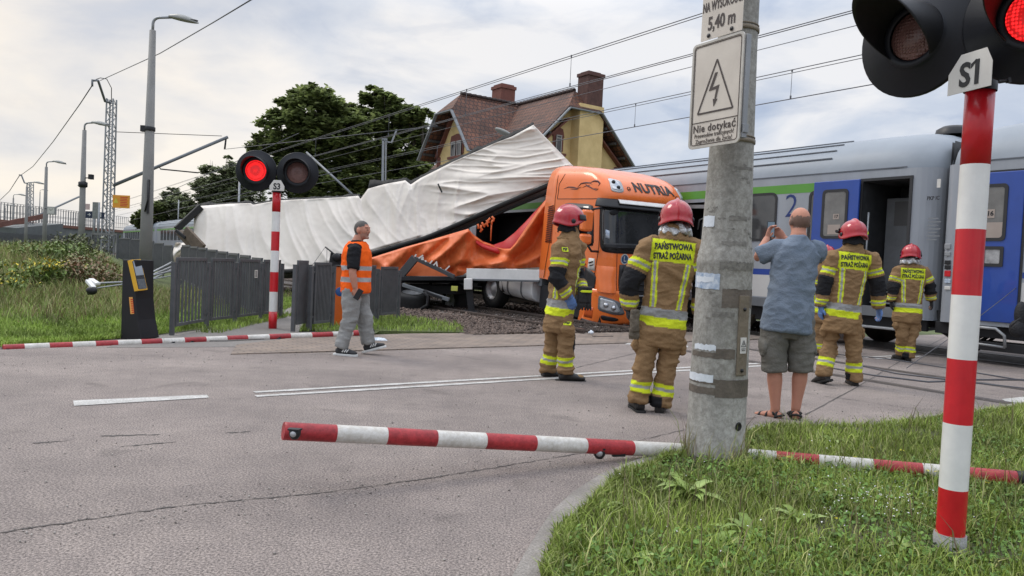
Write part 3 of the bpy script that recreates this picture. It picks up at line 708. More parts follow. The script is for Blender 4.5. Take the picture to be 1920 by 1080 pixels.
def faceQ(p, facing, roll=0.0):
    z = Vector(facing).normalized(); x = Vector((0, 0, 1)).cross(z).normalized()
    return frame(p, x, z) @ Matrix.Rotation(roll, 4, 'Z')
# near signal S1
b1 = G(1779, 1040, 0.0); b1.z = -.02
t1 = P(1838, 168, b1.y+0.02)
def zpx(x, y, d): return P(x, y, d).z
zl = [zpx(1779, y, b1.y) for y in (1026, 907, 785, 664, 544, 420, 298)]
zl = [.12]+zl[1:]+[t1.z+.02]
hl1 = faceQ(P(1716, 68, 3.60), (-.86, -.50, -.02), R(-3)); hr1 = faceQ(P(1945, 28, 3.18), (-.74, -.67, -.02), R(-3))
sig1 = signal('crossing_signal', 'near red and white striped level crossing signal post marked S1, one red light lit', b1, t1, .0605, zl, dict(seq='crwrwrwr', R=.285, lr=.105, hl=.40), [(hl1, False), (hr1, True)], t1.z)
mPlate = M('enamel_plate', (0.62, 0.60, 0.56), .4, 0, .1, 6)
mInk = M('black_lettering', (0.02, 0.02, 0.022), .5, 0, .2, 20)
def plate(root, base, A, B_, shape, th, label_txt, size, matp=None, bold=.004, sx=1, name='number_plate', off=(0, 0)):
    """A bottom-left corner, B_ bottom-right corner (world), shape: polygon in units of width,height metres"""
    x = (B_-A); z = Vector((0, 0, 1)); nrm = x.cross(Vector((0, 0, 1))).normalized()
    Q = T(*-base) @ frame(A, x, nrm)
    mb = MB(Q); mb.prism(shape, th, T(0, 0, -th)); o = mb.build(name, matp or mPlate, root, .0015)
    w_ = max(p[0] for p in shape); h_ = max(p[1] for p in shape)
    if label_txt:
        mb = MB(Q); text_on(mb, label_txt, T(w_/2+off[0], h_/2+off[1], .002), size=size, bold=bold, sx=sx, ext=.0012)
        if label_txt == 'S1':
            x1 = max(v.x for v in text_geo('S1', size, bold, sx, .0012)[0])+w_/2+off[0]; y1 = max(v.y for v in text_geo('S1', size, bold, sx, .0012)[0])+h_/2+off[1]
            mb.prism([(x1-.012, y1-.004), (x1-.042, y1-.034), (x1-.042, y1-.016), (x1-.016, y1+.001)], .0024, T(0, 0, .0008))
        mb.build('lettering', mInk, o)
    return o, Q
dA = 3.27
pa = P(1776, 178, 3.42); pb = P(1858, 160, 3.20); hh = .17; pb.z = pa.z = min(pa.z, pb.z)
wd = (pb-pa).length
o, Q = plate(sig1, b1, pa, pb, [(0, 0), (wd, 0), (wd, hh*.62), (wd*.86, hh), (wd*.28, hh), (0, hh*.55)], .003, 'S1', .145, bold=.004, sx=.9, off=(.01, -.015))
mb = MB(T(*-b1) @ frame(P(1882, 152, 3.2), (1, 0, .2), (0, -1, 0))); mb.lathe([(0, -.02), (.008, -.02), (.008, .02), (0, .02)], frame((0, 0, 0), (0, 0, 1), (1, 0, 0)), 8); mb.cbox((.02, 0, 0), (.012, .02, .02)); mb.build('clamp_bolt', mBlack, sig1)
# far signal S3
b3 = G(511, 618); t3 = P(519, 360, b3.y+.02); d3 = b3.y
z3 = [zpx(511, y, d3) for y in (569, 530, 490, 452, 413, 385)] 
z3 = [.05]+[zpx(511, y, d3) for y in (562, 528, 489, 447, 410, 398)][:0]+[zpx(512, y, d3) for y in (567, 529, 510)][:0]
ys = [582, 546, 509, 470, 434, 396]
z3 = [max(.05, zpx(512, y, d3)) for y in (584, 547, 510, 470, 434, 397)]+[t3.z]
h3l = faceQ(P(480, 320, d3-.05), (.03, -1, -.02), 0); h3r = faceQ(P(558, 324, d3-.05), (.12, -1, -.02), 0)
sig3 = signal('crossing_signal', 'far red and white striped crossing signal post marked S3, its left light lit red', b3, t3, .066, z3, dict(seq='rwrwrwr', R=.33, lr=.155, hl=.24), [(h3l, True), (h3r, False)], t3.z)
pa = P(505, 357, d3-.16); pb = P(533, 357, d3-.16); pb.z = pa.z; wd = (pb-pa).length; hh = .17
plate(sig3, b3, pa, pb, [(0, 0), (wd, 0), (wd, hh*.45), (wd*.75, hh), (wd*.28, hh), (0, hh*.45)], .004, 'S3', .135, bold=.004, sx=.9, off=(0, -.02))
# ================================================================ spun concrete pole with warning signs
pb_ = G(1352, 872); pb_ = Vector((pb_.x, pb_.y+.17, 0)); pd = pb_.y
def pz(y, x=1372): return P(x, y, pd).z
def prad(w_px): return w_px/2/FPX*pd/1.0
pole = thing('concrete_pole', 'tall round grey concrete catenary pole standing in the near grass, two warning plates on it', 'pole', Matrix.Translation(pb_))
mPoleC = M('spun_concrete', (0.30, 0.29, 0.265), 0.8, 0, 0.16, 3.5, 0.4, 26, c2=(0.42, 0.41, 0.38), streak=2.5, spk=(26, (.62, .60, .57), (1.1, 1.1, 1.08), .8))
zc = pz(500); zc2 = pz(462)
prof = [(prad(116), -.12), (prad(114), .02), (prad(112), .04), (prad(108), .05), (prad(105), pz(700)), (prad(101), pz(520)), (prad(102), pz(500)), (prad(104), pz(498)), (prad(104), pz(488)), (prad(101), pz(484)),
        (prad(102), pz(480)), (prad(99), pz(477)), (prad(99), pz(473)), (prad(96), pz(470)), (prad(95), pz(466)), (prad(91), pz(455)), (prad(90), pz(440)), (prad(81), pz(300)), (prad(72), pz(100)), (prad(62), 4.6), (prad(52), 7.5), (prad(50), 8), (0, 8)]
# dirt bands and old tape marks follow the wall: painted rings as geometry
mb = MB(); mb.lathe(prof, n=64); po = mb.build('shaft', mPoleC, pole)
def rad_at(z):
    for (r0, z0), (r1, z1) in zip(prof[:-1], prof[1:]):
        if z0 <= z <= z1: return r0+(r1-r0)*(z-z0)/max(1e-6, z1-z0)
    return .12
def wrap(a0, a1, z0, z1, mat, name, off=.002, jag=0.0, slope=0.0, th=.0):
    mb = MB(); n = max(4, int(abs(a1-a0)/4)); vs = []
    for i in range(n+1):
        a = R(a0+(a1-a0)*i/n); sl = slope*i/n
        zz0 = z0+sl+random.uniform(-jag, jag); zz1 = z1+sl+random.uniform(-jag, jag)
        for z in (zz0, zz1): r_ = rad_at(z)+off; vs.append((r_*math.cos(a), r_*math.sin(a), z))
    mb.add(vs, [(2*i, 2*i+2, 2*i+3, 2*i+1) for i in range(n)], True); return mb.build(name, mat, pole)
# angle -90-17 = towards the camera; pole at px~1370 is seen along direction atan(0.29)=16 deg
mTapeD = M('tape_residue', (0.12, 0.10, 0.08), .6, 0, .35, 14, .2, 60)
mTapeD2 = M('dirt_mark', (0.19, 0.18, 0.16), .85, 0, .4, 30, .2, 60)
mPaper = M('torn_paper', (0.62, 0.66, 0.70), .6, 0, .12, 30)
mPaper2 = M('blue_paper', (0.25, 0.38, 0.58), .6, 0, .3, 18, c2=(0.7, 0.74, 0.78))
CA = -90-16
def pzz(y): return pz(y)
wrap(CA-2, CA+88, pzz(575), pzz(541), mTapeD, 'tape', jag=.004, slope=-.0)
wrap(CA-88, CA-8, pzz(541)+.0, pzz(512), mPaper2, 'paper_sticker', .004, .003, -.01)
wrap(CA-70, CA-20, pzz(531), pzz(520), mPaper, 'paper_scrap', .006, .006)
wrap(CA-10, CA+70, pzz(500)-.02, pzz(492), mTapeD2, 'stain', .003, .008)
wrap(CA-85, CA+80, pzz(735)+.0, pzz(722), mTapeD, 'tape', .002, .003)
wrap(CA-88, CA+85, pzz(716), pzz(706), mTapeD, 'tape', .0025, .002)
wrap(CA-5, CA+86, pzz(738), pzz(706), mTapeD, 'tape', .003, .002)
wrap(CA-80, CA-10, pzz(713), pzz(699), mPaper, 'paper_scrap', .004, .003)
wrap(CA-60, CA-8, pzz(655), pzz(645), mPaper, 'paper_scrap', .004, .006)
wrap(CA-70, CA+30, pzz(668), pzz(658), mTapeD, 'tape', .002, .004)
wrap(CA-8, CA+30, pzz(660), pzz(650), mTapeD, 'tape', .002, .004)
wrap(CA-70, CA-30, pzz(428), pzz(408), mPaper, 'paper_scrap', .003, .004)
wrap(CA-20, CA+25, pzz(592), pzz(583), mTapeD2, 'stain', .002, .003); wrap(CA+4, CA+50, pzz(416), pzz(408), mTapeD2, 'stain', .002, .004)
wrap(CA-10, CA+50, pzz(462), pzz(454), mTapeD2, 'stain', .002, .006); wrap(CA+10, CA+70, pzz(322), pzz(317), mTapeD2, 'stain', .002, .003)
for k in range(26):
    a = CA+random.uniform(-70, 75); y = random.choice([random.uniform(310, 470), random.uniform(545, 640), random.uniform(380, 460)])
    wrap(a, a+random.uniform(8, 22), pzz(y+random.uniform(2, 4)), pzz(y), mTapeD2, 'stain', .0018, .006)
# metal cover strip with small warning sticker
mRust = M('rusty_cover', (0.20, 0.165, 0.12), .6, .3, .25, 6, .3, 40)
def strip_at(a, z0, z1, wd_, mat, name, off=.004, th=.014):
    a = R(a); r0, r1 = rad_at(z0)+off, rad_at(z1)+off
    d_ = Vector((math.cos(a), math.sin(a), 0)); A = d_*r0+Vector((0, 0, z0)); B = d_*r1+Vector((0, 0, z1))
    mb = MB(); mb.bar(A, B, wd_, th, up=d_); return mb.build(name, mat, pole, .003)
cv = strip_at(CA+46, pzz(697), pzz(552), .085, mRust, 'cable_cover'); 
strip_at(CA+46, pzz(657), pzz(628), .055, mPlate, 'warning_sticker', .014, .003)
a = R(CA+46); dq = Vector((math.cos(a), math.sin(a), 0)); zq = (pzz(657)+pzz(628))/2
mb = MB(frame(dq*(rad_at(zq)+.018)+Vector((0, 0, zq+.012)), dq.cross(Vector((0, 0, 1)))*-1, dq)); 
tri = [(-.02, -.018), (.02, -.018), (0, .022)]
def outline(mb, poly, wd_, th, z=0):
    n = len(poly)
    for i in range(n):
        a_, b_ = Vector(poly[i]).to_3d(), Vector(poly[(i+1) % n]).to_3d(); a_.z = b_.z = z; mb.bar(a_, b_, wd_, th, up=(0, 0, 1))
outline(mb, tri, .003, .001); mb.box(-.02, .02, -.035, -.031, -.0005, .0005); mb.box(-.016, .016, -.046, -.042, -.0005, .0005); mb.prism([(.003, .008), (-.006, -.004), (0, -.003), (-.003, -.013), (.006, -.0005), (.0, -.001)], .001); mb.build('warning_symbol', mInk, pole)
for y in (577, 688):
    z = pzz(y); q = dq*(rad_at(z)+.011)+Vector((0, 0, z)); mb = MB(frame(q, (0, 0, 1), dq)); mb.lathe([(0, .008), (.012, .006), (.013, 0)], n=12); mb.build('cover_bolt', mBlack, pole)
a = R(CA+48); z = pzz(790); q = Vector((math.cos(a), math.sin(a), 0))*(rad_at(z)+.0005)+Vector((0, 0, z)); mb = MB(frame(q, (0, 0, 1), (math.cos(a), math.sin(a), 0))); mb.lathe([(0, .0), (.014, .001), (.018, .003), (.028, .003), (.03, 0)], n=14); mb.v = [(x, y, z_) for x, y, z_ in mb.v]; mb.build('cable_hole', mBlack, pole)
# ground collar broken concrete ring
mb = MB(); vs = []; n = 40
for i in range(n):
    a = 2*PI*i/n; r_ = prad(118)+.02*noise.noise(Vector((math.cos(a)*2, math.sin(a)*2, 0))); 
    for z in (-.06, .03+.02*noise.noise(Vector((i*.4, 3, 0)))): vs.append((r_*math.cos(a), r_*math.sin(a), z))
    vs.append((prad(104)*math.cos(a), prad(104)*math.sin(a), .05))
mb.add(vs, [(3*i+j, 3*((i+1) % n)+j, 3*((i+1) % n)+j+1, 3*i+j+1) for i in range(n) for j in range(2)], True); mb.build('base_collar', M('old_mortar', (.12, .115, .105), .95, 0, .3, 20, .8, 50), pole)
# warning plates
mSign = M('aged_enamel', (0.56, 0.50, 0.43), .45, 0, .06, 3, c2=(0.66, 0.60, 0.52)); mFrame = M('sign_frame', (.50, .47, .42), .4, .3, .15, 12)
mBrown = M('brown_ink', (0.07, 0.055, 0.05), .6, 0, .25, 20)
def board(xl, yt_l, yb_l, xr, yt_r, yb_r, dl, dr):
    a = P(xl, (yt_l+yb_l)/2, dl); b = P(xr, (yt_r+yb_r)/2, dr)
    h_ = ((zpx(xl, yt_l, dl)-zpx(xl, yb_l, dl))+(zpx(xr, yt_r, dr)-zpx(xr, yb_r, dr)))/2; zc_ = (a.z+b.z)/2
    w_ = (Vector((b.x-a.x, b.y-a.y, 0))).length; x = Vector((b.x-a.x, b.y-a.y, 0)); nr = x.cross(Vector((0, 0, 1)))
    return T(*-pb_) @ frame(Vector(((a.x+b.x)/2, (a.y+b.y)/2, zc_)), x+Vector((0, 0, (b.z-a.z)*.6)), nr), w_, h_
Q, w_, h_ = board(1296, 85, 284, 1392, 58, 265, 4.86, 4.50)
mb = MB(Q); mb.prism(rrect(-w_/2, w_/2, -h_/2, h_/2, .03), .006, T(0, 0, -.006)); sgn = mb.build('voltage_warning_sign', mSign, pole, .002)
mb = MB(Q); pf = rrect(-w_/2, w_/2, -h_/2, h_/2, .03, 5); pi_ = rrect(-w_/2+.014, w_/2-.014, -h_/2+.014, h_/2-.014, .024, 5); n = len(pf)
mb.add([(x, y, .0) for x, y in pf]+[(x, y, .006) for x, y in pf]+[(x, y, .006) for x, y in pi_]+[(x, y, .0015) for x, y in pi_], [(k*n+i, k*n+(i+1) % n, (k+1)*n+(i+1) % n, (k+1)*n+i) for k in range(3) for i in range(n)]); mb.build('rim', mFrame, sgn)
mb = MB(Q @ T(0, 0, .0025))
def ringline(mb, poly, wd_): outline(mb, poly, wd_, .001)
ringline(mb, rrect(-w_/2+.022, w_/2-.022, -h_/2+.022, h_/2-.022, .02, 5), .005)
mb.box(-w_/2+.022, w_/2-.022, -.173, -.168, -.0005, .0005)
ringline(mb, [(-.145, -.115), (.145, -.115), (0, .205)], .011)
mb.prism([(-.012, .125), (.010, .125), (-.030, .035), (.028, .045), (.004, -.045), (.018, -.04), (-.012, -.085), (-.02, -.035), (-.008, -.04), (.004, .022), (-.058, .018)], .001, T(0, 0, -.0005))
text_on(mb, 'Nie dotykać', T(0, -.212, 0), size=.066, bold=.0012, sx=.95, ext=.0006, sp=1.12); text_on(mb, 'Przewodów trakcyjnych!', T(0, -.256, 0), size=.038, bold=.0001, sx=.86, ext=.0006)
text_on(mb, 'Zagrożenie dla życia!', T(0, -.292, 0), size=.038, bold=.0001, sx=.92, ext=.0006)
mb.build('sign_text', mBrown, sgn)
Q2_, w2, h2 = board(1316, -70, 80, 1394, -100, 54, 4.84, 4.55)
mb = MB(Q2_ @ T(0, 0, -.01)); mb.box(-w2/2, w2/2, -h2/2, h2/2, -.003, .0); s2 = mb.build('clearance_sign', mSign, pole, .001)
mb = MB(Q2_ @ T(0, -h2/2, -.008)); 
text_on(mb, '5,40 m', T(.0, .095, 0), size=.115, bold=.003, sx=.72, ext=.0006); text_on(mb, 'NA WYSOKOŚCI', T(0, .205, 0), size=.082, bold=.0022, sx=.50, ext=.0006, sp=1.05)
text_on(mb, 'TRAKCYJNA', T(0, .30, 0), size=.082, bold=.0022, sx=.52, ext=.0006); text_on(mb, 'SIEĆ', T(0, .395, 0), size=.082, bold=.0025, sx=.62, ext=.0006); mb.build('sign_text', mBrown, s2)
for x in (-.1, .09):
    mb = MB(Q2_ @ T(x, -h2/2+.025, -.006)); mb.lathe([(0, .006), (.013, .004), (.014, 0)], n=12); mb.build('sign_bolt', mBlack, s2)
# clamps holding the boards
for y in (60, 268):
    z = zpx(1390, y, pd); mb = MB(); mb.lathe([(rad_at(z)+.003, z-.015), (rad_at(z)+.009, z-.012), (rad_at(z)+.009, z+.012), (rad_at(z)+.003, z+.015)], n=40)
    mb.lathe([(rad_at(z)+.001, z+.022), (rad_at(z)+.006, z+.024), (rad_at(z)+.006, z+.03), (rad_at(z)+.001, z+.032)], n=40); mb.build('clamp_band', mRust, pole)
mb = MB(Q); mb.box(.02, w_/2+.02, -h_/2+.06, -h_/2+.11, -.05, -.008); mb.box(w_/2-.03, w_/2+.012, -h_/2+.03, h_/2-.02, -.045, -.008); mb.build('mounting_rail', mSteel, sgn, .002)
# ================================================================ payment totem / kiosk on the left
kb = G(252, 637); kd = kb.y
kiosk = thing('ticket_totem', 'black leaning totem with a yellow edged screen standing on the grass at the left', 'ticket machine', Matrix.Translation(kb))
kz = lambda y: zpx(250, y, kd)
Kx = frame((0, 0, 0), (1, -.35, 0), (0, 0, 1))
def kp_(x, y, dd=0): p = P(x, y, kd+dd)-kb; return p
fl = [kp_(226, 640), kp_(265, 636), kp_(246, 487), kp_(229, 487)]; th = Vector((.10, .30, 0))
mb = MB(); mb.add([fl[0], fl[1], kp_(258, 600), kp_(254, 560), kp_(254, 487), kp_(230, 487)]+[p+th for p in [fl[0], fl[1], kp_(258, 600), kp_(254, 560), kp_(254, 487), kp_(230, 487)]],
    [(0, 1, 2, 3, 4, 5), (11, 10, 9, 8, 7, 6)]+[(i, i+6, (i+1) % 6+6, (i+1) % 6) for i in range(6)]); mb.build('body', M('totem_black', (.012, .012, .014), .4, 0, .2, 3), kiosk, .008)
sc = [kp_(259, 545, -.03), kp_(277, 543, .12), kp_(267, 489, .12), kp_(246, 487, -.03)]
sc[2] = sc[1]+sc[3]-sc[0]; xx = (sc[1]-sc[0]); yy = (sc[3]-sc[0]); nn_ = xx.cross(yy).normalized(); 
def quadpanel(c4, th_, mat, name, root, inset=0, off=0):
    c = sum((Vector(p) for p in c4), Vector())/4; pp_ = [Vector(p).lerp(c, inset)+nn_*off for p in c4]; pq = [p-nn_*th_ for p in pp_]
    mb = MB(); mb.add(pp_+pq, [(0, 1, 2, 3), (7, 6, 5, 4)]+[(i, i+4, (i+1) % 4+4, (i+1) % 4) for i in range(4)]); return mb.build(name, mat, root, .003)
sn = quadpanel(sc, .07, M('totem_yellow', (.75, .42, .04), .45, 0, .1, 5), 'screen_housing', kiosk)
quadpanel(sc, .01, M('dark_bezel', (.03, .03, .035), .3), 'bezel', sn, .10, .004); up4 = [sc[0].lerp(sc[3], .42), sc[1].lerp(sc[2], .42), sc[2], sc[3]]
quadpanel(up4, .006, M('screen_glass', (.30, .33, .37), .12, 0, .15, 6), 'screen', sn, .2, .008); quadpanel([sc[0], sc[1], sc[1].lerp(sc[2], .40), sc[0].lerp(sc[3], .40)], .006, M('keypad', (.10, .11, .12), .4, 0, .4, 40), 'keypad', sn, .2, .008)
st = [kp_(245, 589, -.03), kp_(258, 588, .03), kp_(255, 557, .03), kp_(242, 557, -.03)]
stk = quadpanel(st, .004, M('orange_sticker', (.75, .36, .08), .5, 0, .1, 5), 'price_sticker', kiosk)
nnf = nn_
mb = MB()
for k in range(7):
    a = st[0].lerp(st[3], .10+k*.125); b = st[1].lerp(st[2], .10+k*.125); mb.bar(a.lerp(b, .15)+nn_*.002, a.lerp(b, .5+.35*random.random())+nn_*.002, .003, .012)
mb.build('sticker_print', mRedP, stk)
# ================================================================ fences
mFence = M('fence_anthracite', (0.080, 0.083, 0.088), .5, .0, .15, 5, c2=(0.115, 0.118, 0.124))
def fence_panel(name, label, A, B, h, label_group, posts=(True, True), nsl=9, extra=None, pr=.028, zt=.12):
    """panel between ground points A and B"""
    root = thing(name, label, 'fence', Matrix.Translation(A), label_group); d = B-A; L_ = d.length; Q = frame((0, 0, 0), d, (0, 0, 1)); Q = Q
    for s_, x in ((0, 0), (1, L_)):
        if posts[s_]:
            mb = MB(Q); mb.box(x-pr, x+pr, -pr, pr, -.1, h); mb.box(x-pr-.004, x+pr+.004, -pr-.004, pr+.004, h, h+.012); mb.build('post', mFence, root, .004)
    g_ = .06; x0, x1 = pr+g_, L_-pr-g_
    mb = MB(Q); mb.box(x0, x1, -.018, .018, h+.03, h+.08); mb.box(x0, x1, -.018, .018, zt, zt+.045); mb.box(x0, x0+.035, -.018, .018, zt+.045, h+.03); mb.box(x1-.035, x1, -.018, .018, zt+.045, h+.03)
    mb.box(pr, x0, -.008, .008, h-.1, h-.07); mb.box(pr, x0, -.008, .008, zt+.1, zt+.13); mb.box(x1, L_-pr, -.008, .008, h-.1, h-.07); mb.box(x1, L_-pr, -.008, .008, zt+.1, zt+.13)
    mb.build('panel_frame', mFence, root, .003)
    mb = MB(Q); xs_ = [x0+.035+(x1-x0-.07)*(i+.5)/nsl for i in range(nsl)]
    for x in xs_: mb.box(x-.011, x+.011, -.012, .012, zt+.04, h+.032)
    mb.build('slats', mFence, root)
    return root
fg = 'grey slatted fence panels round the footpath'
fa = [G(322, 629), G(387, 616), G(440, 609), G(487, 602), G(526, 597)]
lab = ['front grey slatted fence panel nearest the totem, at the left end of the row', 'second grey slatted fence panel from the totem in the front row', 'third front fence panel, seen left of the striped signal post S3, plain', 'fourth front fence panel bearing the small white notice, just left of signal post S3']
for i in range(4):
    r_ = fence_panel('fence_panel', lab[i], fa[i], fa[i+1], 1.04, fg, (True, i == 3), 8)
    if i == 2:
        A, B = fa[2], fa[3]; q = A.lerp(B, .72); Q = frame(q-A+Vector((0, 0, .86)), B-A, (0, 0, 1)) ; mb = MB(Q); mb.box(-.055, .055, -.028, -.022, -.07, .07)
        n_s = mb.build('notice', mPlate, r_); mb = MB(Q)
        for k in range(5): mb.box(-.035, .03, -.0305, -.0285, -.05+k*.022, -.04+k*.022)
        mb.build('notice_print', mInk, n_s)
        r_['label'] = 'third front fence panel from the totem, with a small white notice near its top'
    if i == 3: r_['label'] = 'last fence panel of the front row, partly behind the striped signal post S3'
# row climbing along the platform ramp
rb = []
for px, yt, d_ in ((341, 463, 22.5), (357, 466, 21.0), (372, 468.5, 19.6), (389, 472, 18.4), (408, 475.5, 17.3), (428, 479, 16.3), (449, 483, 15.4), (471, 488, 14.6), (494, 492, 13.9)):
    p = P(px, yt, d_); rb.append((p, p.z))
ordn = ['first', 'second', 'third', 'fourth', 'fifth', 'sixth', 'seventh', 'eighth']
for i in range(8):
    (p, z), (p2, z2) = rb[i], rb[i+1]; A = Vector((p.x, p.y, z-1.12)); B = Vector((p2.x, p2.y, z-1.12))
    fence_panel('fence_panel', f'{ordn[i]} stepped fence panel behind the front row, counted from the white tarpaulin\'s left end', A, B, 1.1, fg, (True, i == 7), 12)
# right of the gap
fc = [(G(549, 624), G(577, 619), 'fence panel seen nearly edge on, right of the signal post S3 gap'), (G(580, 622), G(622, 617), 'fence panel just left of the black barrier drive arm'), (G(664, 607), G(705, 603), 'fence panel right behind the man in the orange vest'), (G(707, 603), G(746, 599), 'last fence panel at the right, ending beside the overturned black wheel')]
for k, (A, B, l_) in enumerate(fc): fence_panel('fence_panel', l_, A, B, [1.07, 1.05, 1.02, 1.0][k], fg, (True, True), [14, 10, 16, 14][k])
# tall screens along the platform at the far left
fgt = 'tall grey fence panels along the platform'
tp = [(222, 446, 507, 34), (244, 448, 509, 32.6), (266, 451, 511, 31.2), (288, 455, 513, 29.9), (306, 459, 515, 28.7), (322, 462, 517, 27.6), (340, 466, 520, 26.6)]
for i in range(6):
    (x0, y0, b0, d0), (x1, y1, b1_, d1) = tp[i], tp[i+1]; A = P(x0, b0, d0); B = P(x1, b0, d1); B.z = A.z = A.z; h_ = zpx(x0, y0, d0)-A.z
    fence_panel('fence_panel', f'{ordn[i]} tall dark fence panel from the left, below the far carriage roof', A, B, h_-.08, fgt, (True, i == 5), 18)
# open metal gate frame
A = P(172, 500, 33); B = P(219, 502, 31); B.z = A.z; zt_ = zpx(172, 437, 33)
gt = thing('gate', 'open dark metal gate frame of thin bars beyond the bank', 'gate', Matrix.Translation(A)); Q = frame((0, 0, 0), B-A, (0, 0, 1)); L_ = (B-A).length; h_ = zt_-A.z
mb = MB(Q); mb.box(-.04, .04, -.04, .04, 0, h_); mb.box(L_-.04, L_+.04, -.04, .04, 0, h_); mb.box(.04, L_-.04, -.03, .03, h_-.07, h_); mb.box(.04, L_-.04, -.03, .03, .1, .16); mb.build('gate_frame', mFence, gt)
mb = MB(Q)
for i in range(14): mb.box(.1+i*(L_-.2)/13-.01, .1+i*(L_-.2)/13+.01, -.01, .01, .16, h_-.07)
mb.build('bars', mFence, gt)
# ================================================================ barrier drives
bb = G(645, 612); drv = thing('barrier_drive', 'orange barrier drive cabinet with a blue badge behind the man in the orange vest', 'barrier machine', Matrix.Translation(bb))
mOrC = M('orange_cabinet', (.62, .12, .015), .4, 0, .1, 4, coat=.2)
zt = zpx(650, 500, bb.y); mb = MB(); mb.box(-.17, .17, -.15, .25, .0, zt); mb.build('cabinet', mOrC, drv, .02)
mb = MB(); mb.box(-.19, .19, -.17, .27, zt, zt+.02); mb.build('lid', mBlack, drv, .006)
mb = MB(frame((-.06, -.152, .62), (1, 0, 0), (0, -1, 0))); mb.lathe([(0, .003), (.075, .003), (.08, 0)], n=24); mb.build('badge', M('blue_badge', (.03, .10, .30), .4, 0, .3, 20), drv)
ab = G(616, 600); arm = thing('barrier_arm_mount', 'black upright counterweight arm with a thin rod leaning over the fence', 'barrier machine', Matrix.Translation(ab))
a0 = P(612, 612, ab.y)-ab; a1 = P(634, 475, ab.y)-ab; a0.z = max(a0.z, .01)
mb = MB()
for s_ in (-.05, .05): mb.bar(a0+Vector((s_, -.06, 0)), a1+Vector((s_, -.06, 0)), .03, .16, up=(1, 0, 0))
mb.bar(a0+Vector((0, -.06, .1)), a1+Vector((0, -.06, -.1)), .1, .05, up=(0, 1, 0)); mb.build('arm', mBlack, arm, .01)
m_ = a0.lerp(a1, .26)+Vector((.02, -.16, 0)); mb = MB(); mb.cbox(m_, (.26, .1, .12)); mb.build('counterweight', mBlack, arm, .02)
mb = MB(frame(a1+Vector((0, -.16, -.08)), (1, 0, 0), (0, -1, 0))); mb.lathe([(0, .02), (.07, .02), (.08, 0), (.08, -.18)], n=20); mb.build('pivot', mBlack, arm)
rd = P(610, 463, ab.y-.05)-ab; mb = MB(); mb.tube([rd, a1+Vector((.06, -.1, -.1))], .016, 8); mb.build('rod', mBlack, arm)
mb = MB(); mb.tube([rd, rd+Vector((-.35, .1, -.5)), rd+Vector((-.6, .1, -.95))], .004, 5); mb.tube([rd+Vector((.03, 0, 0)), rd+Vector((.05, 0, -.55))], .004, 5); mb.build('wire', mBlack, arm)
# torn barrier stub lying on the bank, with its stays
q0 = P(176, 532, 12.4)
stub = thing('broken_signal_bracket', 'broken white and black bracket with bent rods lying on the grass left of the totem', 'debris', Matrix.Translation(q0))
mb = MB(T(*-q0)); mb.bar(P(164, 526, 12.4), P(176, 540, 12.3), .08, .05); mb.bar(P(170, 524, 12.5), P(184, 533, 12.4), .09, .05); mb.build('bracket_plate', mWhiteP, stub, .01)
mb = MB(T(*-q0)); mb.ell(P(172, 545, 12.3), (.09, .06, .07)); mb.tube([P(165, 552, 12.3), P(172, 540, 12.3)], .02, 8); mb.build('hinge', mBlack, stub)
mb = MB(T(*-q0)); mb.tube([P(182, 531, 12.4), P(230, 529, 12.8), P(322, 508, 13.6)], .016, 8); mb.tube([P(182, 540, 12.3), P(225, 534, 12.7), P(322, 517, 13.5)], .012, 8); mb.build('stay_rod', mSteel, stub)
# debris by the road: crushed plastic bottles / foil
mFoil = M('crumpled_plastic', (.42, .58, .75), .2, 0, .4, 18, c2=(.85, .88, .9), spec=.8, bump=.6, bs=40)
def crumple(name, label, cat, c, r3, mat, seed):
    mb = MB(T(*-c)); mb.ell(c, r3, n=22, k=14); mb.v = [tuple(Vector(v)+Vector(v).normalized()*0+(Vector(v)).normalized()*(.3*min(r3)*noise.noise(Vector(v)*22+Vector((seed, 0, 0)))*2)) for v in mb.v]
    o = mb.build(name, mat); o.location = c; tag(o, label, cat); return o
crumple('plastic_foil', 'crumpled pale blue plastic foil on the pavers beside the walking man\'s shoe', 'litter', P(708, 638, 11.2), (.16, .06, .045), mFoil, 1)
crumple('paper_scrap', 'small white crumpled scrap on the ground below the truck bumper', 'litter', P(1108, 623, 13.7), (.05, .04, .035), mPaper, 2)
cr = G(1130, 632); mb = MB(); mb.box(-.22, .22, -.03, .03, 0, .02, RZ(.5)); o = mb.build('metal_strip', mBlack, None, .004); o.location = cr; tag(o, 'small dark metal strip lying on the road below the truck bumper', 'debris')
